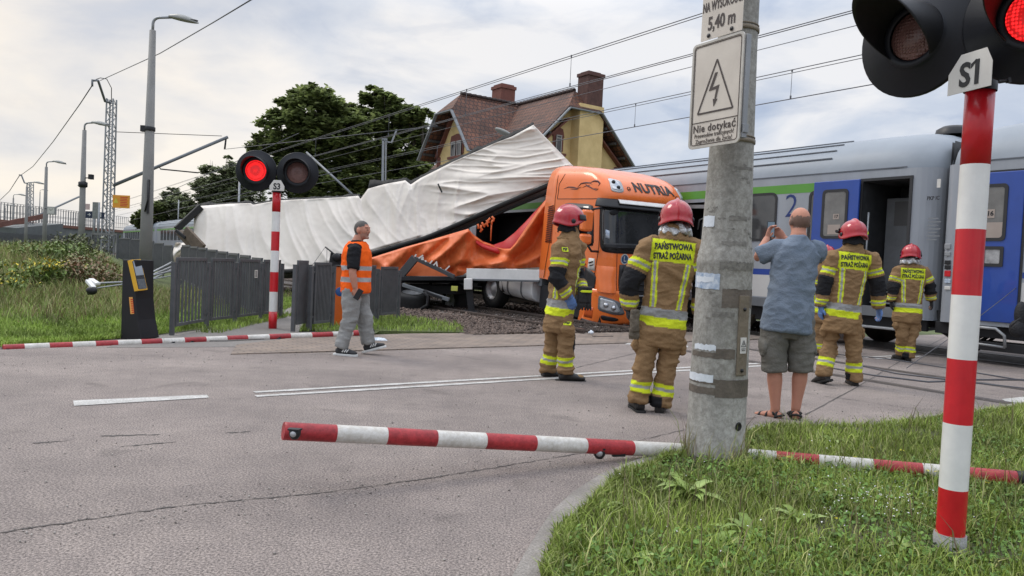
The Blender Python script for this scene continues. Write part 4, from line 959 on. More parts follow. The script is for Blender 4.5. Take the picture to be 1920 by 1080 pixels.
# ================================================================ street lamps, masts, wires
mPoleG = M('lamp_pole_grey', (.22, .215, .205), .7, 0, .12, 2.5, .15, 50)
mLampH = M('lamp_head_grey', (.28, .28, .26), .45, .1, .15, 6)
def lamp(label, base, H, r0, r1, armL, ang=0.0, grp='street lamps along the platform', hs=1.0, box=True):
    root = thing('street_lamp', label, 'street lamp', Matrix.Translation(base) @ RZ(ang), grp)
    mb = MB(); mb.loft([(0, 0, -.6), (0, 0, H*.3), (0, 0, H)], [r0, r0*.9, r1], n=16); mb.build('pole', mPoleG, root)
    a = r1*.45; h = .16*armL+.25
    pts_ = [(0, 0, H-.05), (0, 0, H+h*.55)]+[((1-math.cos(R(k)))*h*.55, 0, H+h*.55+math.sin(R(k))*h*.5) for k in (20, 40, 60, 80)]+[(armL, 0, H+h*1.12)]
    mb = MB(); mb.tube(pts_, a, 10); mb.build('arm', mSteel, root)
    e = Vector(pts_[-1]); L_ = .95*hs
    mb = MB(T(*e)); n = 14; k = 12; vs = []
    for i in range(k+1):
        u = i/k; x = -.05+L_*u; wd_ = .17*hs*(math.sin(PI*min(1, .12+u*.9))**.6)*(1 if u < .98 else .1); ht = .17*hs*(math.sin(PI*min(1, .1+u*.88))**.7)
        for j in range(n):
            an = 2*PI*j/n; z_ = math.sin(an); vs.append((x, math.cos(an)*wd_, (z_*ht if z_ > 0 else z_*.2*ht)-u*.16*hs))
    mb.add(vs, [(i*n+j, i*n+(j+1) % n, (i+1)*n+(j+1) % n, (i+1)*n+j) for i in range(k) for j in range(n)]+[tuple(range(n)), tuple(range(k*n, k*n+n))], True)
    hd = mb.build('lamp_head', mLampH, root)
    mb = MB(T(*e)); mb.ell((L_*.58, 0, -.07*hs), (L_*.34, .12*hs, .05*hs)); mb.build('lamp_glass', M('lamp_bowl', (.06, .055, .05), .2, 0, .2, 5), hd)
    return root
def lamp_px(label, xb, yb, xt, yt, d, wpx0, wpx1, arm_px, hs=1, ang=0, **k):
    b = P(xb, yb, d); H = zpx(xt, yt, d)-b.z; return lamp(label, b, H, wpx0/2/FPX*d, wpx1/2/FPX*d, arm_px/FPX*d, ang, hs=hs, **k)
l1 = lamp_px('largest street lamp, on a thick grey concrete pole right behind the totem', 272, 520, 285, 57, 20, 23, 11, 34, .82)
mb = MB(); d20 = 20/FPX; mb.cbox((.09, -.14, 2.15), (.05, .05, .9)); mb.tube([(.09, -.16, 2.6), (.10, -.17, 2.1), (.02, -.17, 1.75)], .02, 8); mb.build('cable', mBlack, l1)
mb = MB(); mb.cbox((-.14, -.05, 3.95), (.12, .12, .16)); mb.lathe([(.135, 3.9), (.14, 3.91), (.14, 4.0), (.135, 4.01)]); mb.build('junction_box', mBlack, l1)
l2 = lamp_px('second tallest street lamp, carrying a floodlight and black camera halfway up', 152, 470, 159, 244, 34, 12, 7, 16, .9)
mb = MB(T(0, 0, zpx(156, 346, 34)-l2.location.z)); mb.lathe([(.1, -.15), (.19, -.1), (.19, .1), (.1, .15)], n=16); mb.build('camera_ring', mBlack, l2)
mb = MB(T(0, 0, zpx(166, 334, 34)-l2.location.z)); mb.tube([(.1, 0, 0), (.33, 0, .02)], .025, 6); mb.cbox((.36, 0, .06), (.16, .2, .22)); mb.build('floodlight', mBlack, l2)
l3 = lamp_px('third street lamp with the round station clock beside its pole', 83, 460, 86, 313, 48, 8, 5, 14, .9)
l4 = lamp_px('fourth street lamp, close beside the far lattice mast', 48, 455, 49, 350, 62, 6, 4, 14, .9)
l5 = lamp_px('fifth street lamp above the footbridge near the left picture edge', 23, 455, 24, 371, 78, 4, 2.5, 10, .9)
l6 = lamp_px('small far street lamp at the far left above the bridge', 8, 460, 8.5, 390, 95, 3, 2, 8, .9)
l7 = lamp_px('slender pale street lamp far behind the bridge between the clock and the floodlight lamp', 73, 440, 74, 360, 110, 2, 1.5, 5, .9)
l8 = lamp_px('slender pale street lamp far behind the bridge beside the second pole', 148, 430, 149, 350, 120, 2, 1.5, -5, -.0+.8)
# station clock
cb = P(97, 395, 47); cl = thing('station_clock', 'square pale station clock hanging beside the third lamp', 'clock', Matrix.Translation(cb))
mb = MB(); mb.box(-.27, .27, -.08, .08, -.25, .25); mb.build('case', M('clock_case', (.25, .25, .25), .5), cl, .02)
mb = MB(frame((0, -.085, 0), (1, 0, 0), (0, -1, 0))); mb.prism(rrect(-.22, .22, -.2, .2, .02), .004); mb.build('dial', M('dial', (.5, .49, .45), .5), cl)
mb = MB(T(0, -.092, 0)); mb.bar((0, 0, 0), (-.09, 0, .11), .015, .01, up=(0, 1, 0)); mb.bar((0, 0, 0), (.12, 0, .12), .012, .01, up=(0, 1, 0)); mb.build('hands', mInk, cl)
mb = MB(); mb.bar((-.45, 0, .1), (-.27, 0, .1), .05, .05); mb.build('bracket', mBlack, cl)
# platform signs
def signboard(name, label, x0, x1, y0, y1, d, mat, txt=None, tmat=None, ts=.3, poles=(), cat='sign', tri=False):
    c = P((x0+x1)/2, (y0+y1)/2, d); w_ = (x1-x0)/FPX*d; h_ = (y1-y0)/FPX*d; root = thing(name, label, cat, Matrix.Translation(c))
    mb = MB(frame((0, 0, 0), (1, 0, 0), (0, -1, 0))); mb.box(-w_/2, w_/2, -h_/2, h_/2, -.04, 0); b = mb.build('board', mat, root, .01)
    if txt:
        mb = MB(frame((0, -.003, 0), (1, 0, 0), (0, -1, 0))); text_on(mb, txt, T(0, 0, 0), size=ts, bold=ts*.02); mb.build('board_text', tmat, b)
    for px_, yb in poles:
        q = P(px_, yb, d)-c; mb = MB(); mb.tube([(q.x, .05, q.z), (q.x, .05, h_/2)], .05, 10); mb.build('pole', mSteel, root)
    return root, b, w_, h_
mNavy = M('navy_panel', (.012, .022, .05), .4, 0, .1, 4)
signboard('platform_sign', 'dark blue platform number sign reading 1 below the lamp with the floodlight', 183, 195, 398, 410, 36, mNavy, '1', mWhiteP, .28)
signboard('platform_sign', 'dark direction sign left of the platform number, beside the lamp pole', 160, 174, 396, 409, 36.5, mNavy, '→', mWhiteP, .2)
signboard('display_board', 'narrow tall information display on pale posts left of the lattice mast', 173, 184, 379, 410, 35, M('display_grey', (.2, .21, .2), .4, 0, .3, 8), None, None, .1, ((174, 465), (182, 470)))
signboard('notice_board', 'small pinkish notice plate beside the second lamp pole', 158, 168, 382, 393, 45, M('pink_notice', (.5, .38, .36), .5))
mOrS = M('orange_sign', (.70, .30, .03), .5, 0, .08, 3)
rt, b_, w_, h_ = signboard('warning_board', 'orange warning board with a triangle and red lettering fixed to the lattice mast', 211, 243, 366, 390, 38, mOrS)
mb = MB(frame((0, -.006, 0), (1, 0, 0), (0, -1, 0))); 
for k in range(6): mb.box(-.04, .34-.04*(k % 2), .2-k*.085, .235-k*.085, -.002, .002)
mb.build('board_text', mRedP, b_)
mb = MB(frame((-.26, -.006, .05), (1, 0, 0), (0, -1, 0))); mb.prism([(-.13, -.13), (.13, -.13), (0, .14)], .003); mb.build('triangle', M('yellow_tri', (.6, .5, .06), .5), b_)
# lattice masts
def lattice(name, label, b, H, w0, w1, grp=None, n=26):
    root = thing(name, label, 'mast', Matrix.Translation(b), grp); mb = MB()
    for s_ in (-1, 1):
        for q in (-1, 1): mb.bar((s_*w0/2, q*w0/2, -.5), (s_*w1/2, q*w1/2, H), .06, .06)
    mb.build('legs', mSteel, root); mb = MB()
    for i in range(n):
        for q in (-1, 1):
            z0, z1 = H*i/n, H*(i+1)/n; wa, wb = w0+(w1-w0)*i/n, w0+(w1-w0)*(i+1)/n; s_ = 1 if i % 2 else -1
            mb.bar((s_*wa/2, q*wa/2, z0), (-s_*wb/2, q*wb/2, z1), .03, .03, up=(0, 1, 0)); mb.bar((q*wa/2, s_*wa/2, z0), (q*wb/2, -s_*wb/2, z1), .03, .03, up=(1, 0, 0))
    mb.build('lattice_braces', mSteel, root); return root
mst = P(201, 470, 40); Hm = zpx(213, 186, 40)-mst.z
m1 = lattice('catenary_mast', 'grey lattice catenary mast with a long slanting cantilever arm', mst, Hm, .42, .34)
rel = lambda x, y, d: P(x, y, d)-mst
mb = MB(); mb.tube([rel(208, 193, 40), rel(197, 190, 39.5), rel(184, 151, 38), rel(173, 151, 37.8)], .06, 8); mb.tube([rel(173, 149, 37.8), rel(173, 162, 37.8)], .05, 8); mb.build('feeder_bracket', mGreySteel, m1)
mb = MB(); mb.tube([rel(209, 192, 40), rel(209, 165, 39.5), rel(200, 148, 39), rel(188, 146, 38.5), rel(180, 149, 38)], .02, 6); mb.build('jumper_wire', mBlack, m1)
ae = P(427, 257, 43.3)
mb = MB(); mb.tube([rel(214, 347, 40.1), ae-mst], .09, 10); mb.build('cantilever_arm', mGreySteel, m1)
mb = MB(); mb.tube([rel(211, 247, 40.1), rel(416, 255, 43.2)], .02, 6); mb.build('stay_wire', mBlack, m1)
mb = MB(); mb.tube([ae-mst+Vector((-.1, 0, -.1)), ae-mst+Vector((-.15, 0, -.7))], .05, 8); mb.build('insulator', mBlack, m1)
mb = MB(); mb.tube([rel(297, 310, 41.4), rel(301, 317, 41.4), rel(372, 324, 42.4)], .04, 6); mb.build('registration_arm', mBlack, m1)
mst2 = P(54, 450, 75); m2 = lattice('catenary_mast', 'far lattice mast above the footbridge with a bent feeder bracket on top', mst2, zpx(54, 343, 75)-mst2.z, .5, .4, None, 18)
r2 = lambda x, y, d=75: P(x, y, d)-mst2
mb = MB(); mb.tube([r2(52, 344), r2(46, 343), r2(40, 328), r2(36, 328)], .07, 6); mb.build('feeder_bracket', mGreySteel, m2)
mb = MB(); mb.tube([r2(53, 412), r2(148, 369, 82)], .1, 8); mb.build('cantilever_arm', mGreySteel, m2)
# steel catenary poles behind the trailer
cp = P(716, 480, 34); c1 = thing('catenary_mast', 'double steel catenary mast with a short bracket in front of the dark trees', 'mast', Matrix.Translation(cp)); r3 = lambda x, y, d=34: P(x, y, d)-cp
mb = MB(); mb.bar(r3(715, 480), r3(719, 262), .10, .12, up=(0, 1, 0)); mb.bar(r3(721, 480), r3(724, 262), .05, .12, up=(0, 1, 0)); mb.bar(r3(716, 262), r3(726, 262), .12, .1); mb.build('pole', mSteel, c1)
mb = MB(); mb.bar(r3(726, 266), r3(734, 267), .05, .06, up=(0, 1, 0)); mb.bar(r3(734, 268), r3(744, 243), .07, .07, up=(0, 1, 0)); mb.build('bracket', mSteel, c1)
mb = MB(); mb.tube([r3(575, 286, 36), r3(662, 366, 33)], .055, 8); mb.build('cantilever_arm', mGreySteel, c1)
for k, (x, y0, y1, d, l_) in enumerate(((445, 460, 340, 40, 'thin pale pole rising behind the left part of the white tarpaulin'), (333, 440, 375, 70, 'thin pale pole in front of the left bushes'), (311, 440, 365, 80, 'thin far pole by the small left bush'))):
    b = P(x, y0, d); mb = MB(); mb.tube([(0, 0, 0), (0, 0, zpx(x, y1, d)-b.z)], .055, 8); o = mb.build('pole', mSteel); o.location = b; tag(o, l_, 'pole')
# bent street lamp lying over the trailer
bl = P(966, 262, 21.5); blp = thing('street_lamp', 'knocked over street lamp whose head pokes up above the white tarpaulin', 'street lamp', Matrix.Translation(bl))
mb = MB(); mb.tube([(.6, .6, -.9), (.2, .2, -.25), (0, 0, 0), (-.18, 0, .16)], [.07, .05, .04, .04], 8); mb.build('arm', mSteel, blp)
mb = MB(frame((-.12, 0, .10), (-1, 0, .42), (0, .2, 1))); mb.ell((.22, 0, 0), (.30, .14, .07)); mb.build('lamp_head', mLampH, blp)
# overhead wires
mWire = M('wire', (.10, .10, .11), .5, .0)
def wire(name, label, pts_, r, grp=None):
    mb = MB(T(*-pts_[0])); mb.tube(pts_, r, 6); o = mb.build(name, mWire); o.location = pts_[0]; tag(o, label, 'wire', grp); return o
def span(n_, z0, sag=0.0, t0=-14, t1=130, per=62, ph=20, k=90): return [W(n_, t0+(t1-t0)*i/k, z0-sag*4*(((t0+(t1-t0)*i/k+ph) % per)/per)*(1-((t0+(t1-t0)*i/k+ph) % per)/per)) for i in range(k+1)]
wg = 'overhead wires above the tracks'
wire('contact_wire', 'lower of the doubled contact wires above the near track', span(10.5, 5.27), .008, wg); wire('contact_wire', 'upper of the doubled contact wires above the near track', span(10.54, 5.32), .008, wg)
wire('messenger_wire', 'topmost overhead messenger wire crossing behind the top sign', span(10.5, 6.02, .02), .009, wg); wire('messenger_wire', 'thin companion just below the topmost messenger wire', span(10.5, 5.97, .02), .008, wg)
wire('return_wire', 'thin single wire just below the doubled near contact wires', span(10.55, 5.08), .006, wg)
wire('messenger_wire', 'doubled messenger wire above the far track passing the house chimney', span(14.5, 5.90, .02), .010, wg); wire('messenger_wire', 'thin lower companion of the far track messenger wire', span(14.5, 5.83, .02), .008, wg)
wire('contact_wire', 'lowest overhead wire, above the train and far track', span(14.5, 5.23), .011, wg)
for n_, za, zb, ts_, nm in ((10.5, 5.99, 5.32, (4.2, 8.6, 13.4, 18, 23, 30), 'near'), (14.5, 5.86, 5.24, (6.0, 10.5, 15.5, 21, 27), 'far')):
    for t_ in ts_:
        mb = MB(); mb.tube([(0, 0, za-zb), (0, 0, 0)], .006, 5); mb.cbox((0, 0, .03), (.03, .03, .07)); mb.cbox((0, 0, za-zb), (.03, .03, .05)); o = mb.build('dropper', mWire); o.location = W(n_, t_, zb)
        tag(o, f'short vertical dropper joining the {nm} track messenger and contact wires', 'wire', f'droppers of the {nm} track wires')
def pxw(name, label, l_, r, sag=0): wire(name, label, [P(*q) for q in l_], r)
pxw('feeder_wire', 'feeder wire running from the top left corner down to the lattice mast', [(500, -18, 16), (400, 42, 22), (300, 100, 29), (188, 151, 38)], .017)
pxw('feeder_wire', 'feeder wire dropping from the lattice mast to the far mast', [(173, 160, 38), (150, 195, 44), (100, 265, 56), (62, 312, 68), (37, 330, 75)], .028)
pxw('feeder_wire', 'short feeder wire leaving the far mast towards the left edge', [(36, 330, 75), (18, 358, 85), (-10, 385, 95)], .035)
for k, (a, b) in enumerate((((262, 384, 60), (560, 250, 26)), ((250, 412, 70), (640, 320, 26)), ((420, 280, 43), (820, 236, 24)))):
    pxw('overhead_wire', ['thin wire rising from the bushes to the cantilever end', 'thin wire passing behind the red crossing lights', 'thin wire leading right from the cantilever arm end across the trees'][k], [a, b], .014)
# ================================================================ footbridge, far left
fb0 = P(-60, 425, 88); fb1 = P(240, 418, 125)
br = thing('footbridge', 'long steel footbridge with rusty deck edge and railings at the far left', 'bridge', Matrix.Translation(fb0)); zr_ = 0
d_ = fb1-fb0; d_.z = zpx(120, 413, 105)-zpx(-60, 425, 88)+0; L_ = Vector((d_.x, d_.y, 0)).length; Q = frame((0, 0, 0), (d_.x, d_.y, .0), (0, 0, 1))
fb0z = zpx(40, 415, 92)-fb0.z
mRustB = M('rusty_steel', (.17, .075, .055), .7, .2, .3, 1.5); mBr = M('bridge_grey', (.13, .14, .14), .7, .1, .2, 1)
mb = MB(Q @ T(0, 0, fb0z)); mb.box(0, L_, 0, 3, -.25, .15); mb.build('deck', mRustB, br)
mb = MB(Q @ T(0, 0, fb0z)); mb.box(0, L_, .2, .5, -1.4, -.25); mb.box(0, L_, 2.5, 2.8, -1.4, -.25); mb.build('girder', mBr, br)
mb = MB(Q @ T(0, 0, fb0z))
for i in range(60): mb.box(L_*i/59-.03, L_*i/59+.03, -.03, .03, .15, 2.3)
for i in range(60): mb.box(L_*i/59-.03, L_*i/59+.03, 2.97, 3.03, .15, 2.3)
for z in (.5, 1.2, 2.3): mb.box(0, L_, -.03, .03, z, z+.05); mb.box(0, L_, 2.97, 3.03, z, z+.05)
mb.build('railing', mGreySteel, br)
for f_ in (.18, .42, .70, .92):
    mb = MB(Q @ T(L_*f_, 1.4, 0)); mb.box(-.5, .5, -.9, .9, -4, fb0z-1.4); mb.build('pier', mConc, br)
rm0 = P(8, 432, 70); rm1 = P(98, 424, 78)
rp_ = thing('stair_ramp', 'grey sloping stair girder in front of the footbridge at the left edge', 'bridge', Matrix.Translation(rm0)); dd_ = rm1-rm0
mb = MB(); mb.bar((0, 0, -.2), dd_+Vector((0, 0, -.2)), 2.2, 1.0); mb.build('girder', mBr, rp_); mb = MB(); mb.bar((0, -1.1, .4), dd_+Vector((0, -1.1, 1.0)), .06, .5); mb.build('parapet', mRustB, rp_)
mb = MB(); q = P(28, 455, 72)-rm0; mb.box(q.x-.6, q.x+.6, q.y-.5, q.y+.5, q.z-3, dd_.z*.2-.4); mb.build('pier', mConc, rp_)
# distant dark fence line and low wall under the bridge
mb = MB(); a = P(-40, 440, 60); b = P(210, 452, 85)
root = thing('far_fence', 'distant dark fence line below the footbridge', 'fence', Matrix.Translation(Vector((a.x, a.y, 0)))); dv = Vector((b.x-a.x, b.y-a.y, 0)); Q = frame((0, 0, 0), dv, (0, 0, 1)); mb = MB(Q); L_ = dv.length
for i in range(140): mb.box(L_*i/140, L_*i/140+.12, -.03, .03, 0, 1.9)
mb.box(0, L_, .03, .06, .3, .4); mb.box(0, L_, .03, .06, 1.5, 1.6); mb.build('slats', mFence, root)
# ================================================================ passenger train on the far track
mTrB = M('coach_light_grey', (.30, .32, .35), .4, .0, .13, 1.6, coat=.3, streak=4); mTrL = M('coach_cream', (.56, .55, .53), .4, .05, .06, 1.2)
mRoof = M('coach_roof', (.26, .29, .325), .5, 0, .10, .8, c2=(.30, .335, .375)); mTrD = M('underframe', (.018, .018, .02), .7, .1, .4, 3)
mBlueD = M('coach_blue', (.018, .062, .31), .35, 0, .12, 2, coat=.4); mGrn = M('coach_green', (.10, .30, .04), .4, 0, .08, 2, coat=.2); mBlueS = M('stripe_blue', (.025, .06, .28), .4, 0, .08, 2)
mGlass = M('coach_window', (.05, .052, .055), .07, 0, .4, .6, spec=.9, c2=(.10, .10, .10)); mGask = M('window_gasket', (.03, .03, .032), .6)
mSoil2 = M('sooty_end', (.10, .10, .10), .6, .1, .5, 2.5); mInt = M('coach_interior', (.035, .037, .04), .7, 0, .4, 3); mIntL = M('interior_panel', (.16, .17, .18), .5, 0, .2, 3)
NS = 13.05        # near side of the coaches
# coach frame: +x towards the right of the picture (-U), +y away, origin on rail level at near side, right end
def coachQ(t_right): return frame(W(NS, t_right, 0), -UV, (0, 0, 1))
def coach(label, t_r, L_=25.4, detail=True, holes=(), feats=None):
    X = coachQ(t_r); root = thing('passenger_coach', label, 'train coach', X, 'coaches of the passenger train')
    W_ = 2.82; zb, zs, zt = .62, 3.25, 4.05
    # side wall with openings
    mb = MB(); xs_ = sorted({-L_, -0.62}|{h[0] for h in holes}|{h[1] for h in holes}); zs_ = sorted({zb, zs}|{h[2] for h in holes}|{h[3] for h in holes})
    for a, b in zip(xs_[:-1], xs_[1:]):
        for c, d in zip(zs_[:-1], zs_[1:]):
            if any(h[0] <= a and b <= h[1] and h[2] <= c and d <= h[3] for h in holes): continue
            mb.add([(a, 0, c), (b, 0, c), (b, 0, d), (a, 0, d)], [(0, 1, 2, 3)])
    # rounded far right end: side curves in towards the gangway
    n = 8; cur = [(-.62+.45*math.sin(R(90*i/n)), .42*(1-math.cos(R(90*i/n)))) for i in range(n+1)]+[(-.17, .95)]
    for (xa, ya), (xb, yb) in zip(cur[:-1], cur[1:]): mb.add([(xa, ya, zb), (xb, yb, zb), (xb, yb, zs), (xa, ya, zs)], [(0, 1, 2, 3)], True)
    mb.add([(-L_, 0, zb), (-L_, 0, zs), (-L_, W_, zs), (-L_, W_, zb)], [(0, 1, 2, 3)]); mb.add([(-L_, W_, zb), (-.3, W_, zb), (-.3, W_, zs), (-L_, W_, zs)], [(0, 1, 2, 3)]); mb.add([(-L_, 0, zb), (-.17, 0, zb), (-.17, W_, zb), (-L_, W_, zb)], [(0, 1, 2, 3)])
    mb.build('body_shell', mTrB, root, fix=False)
    # roof: extruded arc with a domed end
    arc = [(0, zs), (.015, zs+.12), (.07, zs+.28), (.20, zs+.45), (.42, zs+.60), (.72, zs+.71), (1.05, zs+.78), (1.41, zs+.80)]; arc = arc+[(W_-y, z) for y, z in arc[::-1][1:]]
    mb = MB(); st = [(-L_, 1, 0), (-1.6, 1, 0), (-1.1, 1, -.01), (-.75, .98, -.04), (-.5, .94, -.10), (-.32, .86, -.2), (-.2, .76, -.34), (-.15, .66, -.5)]
    vs = []
    for x, sc_, dz in st:
        for y, z in arc: vs.append((x, W_/2+(y-W_/2)*sc_, zs+(z-zs)*(1+dz*1.1)))
    k = len(arc); mb.add(vs, [(i*k+j, (i+1)*k+j, (i+1)*k+j+1, i*k+j+1) for i in range(len(st)-1) for j in range(k-1)], True)
    mb.add([(-L_, y, z) for y, z in arc], [tuple(range(k))]); rf = mb.build('roof', mRoof, root, fix=True)
    # roof ribs (drip rails)
    mb = MB()
    for y, z in ((.01, zs+.02), (.085, zs+.31), (.23, zs+.475), (.46, zs+.62), (.78, zs+.727)):
        mb.box(-L_, -2.2 if y > .05 else -.7, y-.02, y+.004, z-.004, z+.016)
    mb.build('roof_rib', M('roof_rib_dark', (.12, .13, .15), .5), rf)
    mb = MB(T(-.62, W_/2, zs+.80)); mb.lathe([(0, .12), (.2, .11), (.3, .05), (.32, -.06)], n=20); mb.build('roof_vent', mBlack, rf)
    # end wall, dark gangway bellows
    mb = MB(); mb.box(-.16, -.10, .7, W_-.7, .8, 3.35); mb.box(-.10, .16, .95, W_-.95, .9, 3.2); mb.build('gangway', mRubber, root, .03)
    mb = MB(); mb.add([(-.165, .42, zb), (-.165, W_-.42, zb), (-.165, W_-.42, 3.7), (-.165, .42, 3.7)], [(0, 1, 2, 3)]); mb.build('end_wall', mSoil2, root)
    # underframe, equipment and bogies
    mb = MB(); mb.box(-L_+.1, -.25, .12, .2, .42, zb); mb.box(-L_+.1, -.25, .9, 1.9, .45, zb-.01)
    if detail:
        r_ = random.Random(int(t_r*10)); x = -6.3
        while x > -L_+6:
            wd_ = r_.uniform(.5, 2.0); 
            if r_.random() < .8: mb.box(x-wd_, x, .15+r_.uniform(0, .2), 1.2, r_.uniform(.18, .4), .5)
            x -= wd_+r_.uniform(.1, .6)
    mb.build('underframe', mTrD, root, .01)
    for xc in (-3.4, -L_+3.4):
        mb = MB(); mb.box(xc-1.7, xc+1.7, .18, .34, .48, .72); mb.box(xc-.4, xc+.4, .12, .4, .32, .62); mb.box(xc-1.5, xc-1.0, .1, .36, .36, .62); mb.box(xc+1.0, xc+1.5, .1, .36, .36, .62)
        bo = mb.build('bogie', mTrD, root, .02)
        for dx in (-1.25, 1.25):
            mb = MB(frame((xc+dx, .66, .46), (1, 0, 0), (0, -1, 0))); mb.lathe([(0, .12), (.12, .12), (.14, .08), (.36, .05), (.38, .07), (.45, .07), (.455, -.02), (.48, -.05), (.46, -.06), (0, -.06)], n=28); mb.build('wheel', mRail, bo)
            mb = MB(frame((xc+dx, W_-.66, .46), (1, 0, 0), (0, 1, 0))); mb.lathe([(0, .12), (.12, .12), (.14, .08), (.36, .05), (.45, .07), (.48, -.05), (0, -.06)], n=20); mb.build('wheel', mRail, bo)
    return root
def winpanel(root, x0, x1, z0, z1, r_=.12, mat=None, proud=.004, broken=False, name='window'):
    mb = MB(frame((0, -proud, 0), (1, 0, 0), (0, -1, 0))); a = rrect(x0, x1, z0, z1, r_, 5); b = rrect(x0+.05, x1-.05, z0+.05, z1-.05, r_*.7, 5); n = len(a)
    # frame() y axis = z cross x = (0,-1,0)x(1,0,0) -> up
    mb.add([(x, y, 0) for x, y in a]+[(x, y, .012) for x, y in a]+[(x, y, .012) for x, y in b]+[(x, y, .0) for x, y in b], [(k*n+i, k*n+(i+1) % n, (k+1)*n+(i+1) % n, (k+1)*n+i) for k in range(3) for i in range(n)])
    fr = mb.build(name, mGask, root); mb = MB(frame((0, -proud, 0), (1, 0, 0), (0, -1, 0))); mb.add([(x, y, .003) for x, y in b], [tuple(range(n))]); mb.build('pane', mat or mGlass, fr); return fr
def band(root, x0, x1, z0, z1, mat, name='stripe', th=.003):
    mb = MB(); mb.box(x0, x1, -th, .0, z0, z1); return mb.build(name, mat, root)
def lx(px, py, tr): t, z = S(px, py, NS); return tr-t, z      # pixel -> coach local x, z
TR1 = S(1772, 450, NS)[0]+.02
sx = lambda px, py=450: lx(px, py, TR1)[0]
sz = lambda px, py: lx(px, py, TR1)[1]
dx0, dx1 = sx(1613), sx(1700); dz0, dz1 = .62, sz(1655, 338)
bx0, bx1 = sx(1286, 430)-0.0, sx(1338, 430)
bh = (sx(893, 430), bx1+.1, sz(1300, 470), sz(1300, 380))      # broken window band
c1_ = coach('light grey coach with a green stripe, its blue door slid open and big figure 2', TR1, holes=[(dx0, dx1, dz0, dz1), bh])
# door recess
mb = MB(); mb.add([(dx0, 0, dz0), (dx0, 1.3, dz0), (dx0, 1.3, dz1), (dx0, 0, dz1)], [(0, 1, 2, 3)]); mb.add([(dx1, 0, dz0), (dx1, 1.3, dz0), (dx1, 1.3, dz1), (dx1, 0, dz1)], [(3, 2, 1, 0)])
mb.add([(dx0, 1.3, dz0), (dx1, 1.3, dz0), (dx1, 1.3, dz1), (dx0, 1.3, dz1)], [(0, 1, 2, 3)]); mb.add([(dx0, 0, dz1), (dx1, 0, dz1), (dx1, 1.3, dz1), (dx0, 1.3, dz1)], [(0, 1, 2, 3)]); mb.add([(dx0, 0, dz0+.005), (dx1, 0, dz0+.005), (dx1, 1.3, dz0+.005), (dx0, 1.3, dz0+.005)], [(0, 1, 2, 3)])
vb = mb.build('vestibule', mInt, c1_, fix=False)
mb = MB(); mb.box(dx0+.04, dx0+.62, .75, .80, 1.1, dz1-.25); mb.build('inner_partition', mIntL, vb, .01)
mb = MB(); mb.box(dx0+.2, dx0+.46, .742, .748, 2.3, 2.75); mb.build('partition_notice', M('dim_notice', (.10, .10, .10), .5), vb)
mb = MB()
for k in range(3): mb.box(dx0+.05, dx1-.05, .05+.3*k, .35+.3*k, dz0+.02+.2*k, dz0+.05+.2*k)
mb.build('steps', mSteel, vb); mb = MB()
for k in range(4): mb.box(dx0+.66, dx1-.1, .9, .93, 1.55+.16*k, 1.60+.16*k)
mb.build('grille', mTrD, vb)
mb = MB(); mb.tube([(dx0+.1, .05, 1.2), (dx0+.1, .05, 2.5)], .018, 8); mb.build('handrail', mSteel, vb)
mb = MB(); e = .05
mb.box(dx0-e, dx0, -.02, .02, dz0, dz1+e); mb.box(dx1, dx1+e, -.02, .02, dz0, dz1+e); mb.box(dx0, dx1, -.02, .02, dz1, dz1+e); mb.build('door_frame', mGask, c1_)
# the slid open leaf
ox0, ox1 = sx(1526), sx(1611); oz1 = sz(1570, 340)
mb = MB(); mb.box(ox0, ox1, -.10, -.05, .64, oz1); dl = mb.build('sliding_door', mBlueD, c1_, .012)
fr = winpanel(dl, ox0+.2, ox1-.2, sz(1570, 448), sz(1570, 356), .08, M('door_window', (.17, .165, .155), .15, 0, .25, 3), .102)
xm = (ox0+ox1)/2; mb = MB(); mb.box(xm-.02, xm+.10, -.1085, -.1075, sz(1570, 412), sz(1570, 402)); mb.box(xm-.12, xm+.14, -.1085, -.1075, sz(1570, 440), sz(1570, 422)); mb.build('paper_notice', M('pinkish_paper', (.36, .30, .26), .6), fr)
mb = MB(frame((xm+.04, -.1095, sz(1570, 407)), (1, 0, 0), (0, -1, 0))); text_on(mb, '17', T(), size=.08, bold=.002); mb.build('coach_number', mInk, fr)
# step below door
mb = MB(); mb.box(dx0-.2, dx1+.15, -.12, .1, .40, .44); mb.build('foot_step', mSteel, c1_, .01)
# stripes
zg0, zg1 = sz(1530, 360), sz(1530, 343); band(c1_, -25.4, ox0-.02, zg0, zg1, mGrn)
zb0, zb1 = sz(1430, 515), sz(1430, 504); band(c1_, -25.4, ox0-.02, zb0, zb1, mBlueS)
band(c1_, -25.4, ox0-.02, .82, zb0, mTrL, 'cream_band', .002); band(c1_, -25.4, -.64, .62, .80, mGreySteel, 'skirt', .006)
# windows of coach 1
wz0, wz1 = sz(1435, 452), sz(1435, 362)
winpanel(c1_, sx(1415)-.9, sx(1454), wz0, wz1, .14); winpanel(c1_, sx(1513), sx(1541), sz(1520, 500), sz(1520, 358), .12)
x = bh[0]-.45
while x > -24.0: winpanel(c1_, x-1.3, x, wz0, wz1, .14); x -= 1.75
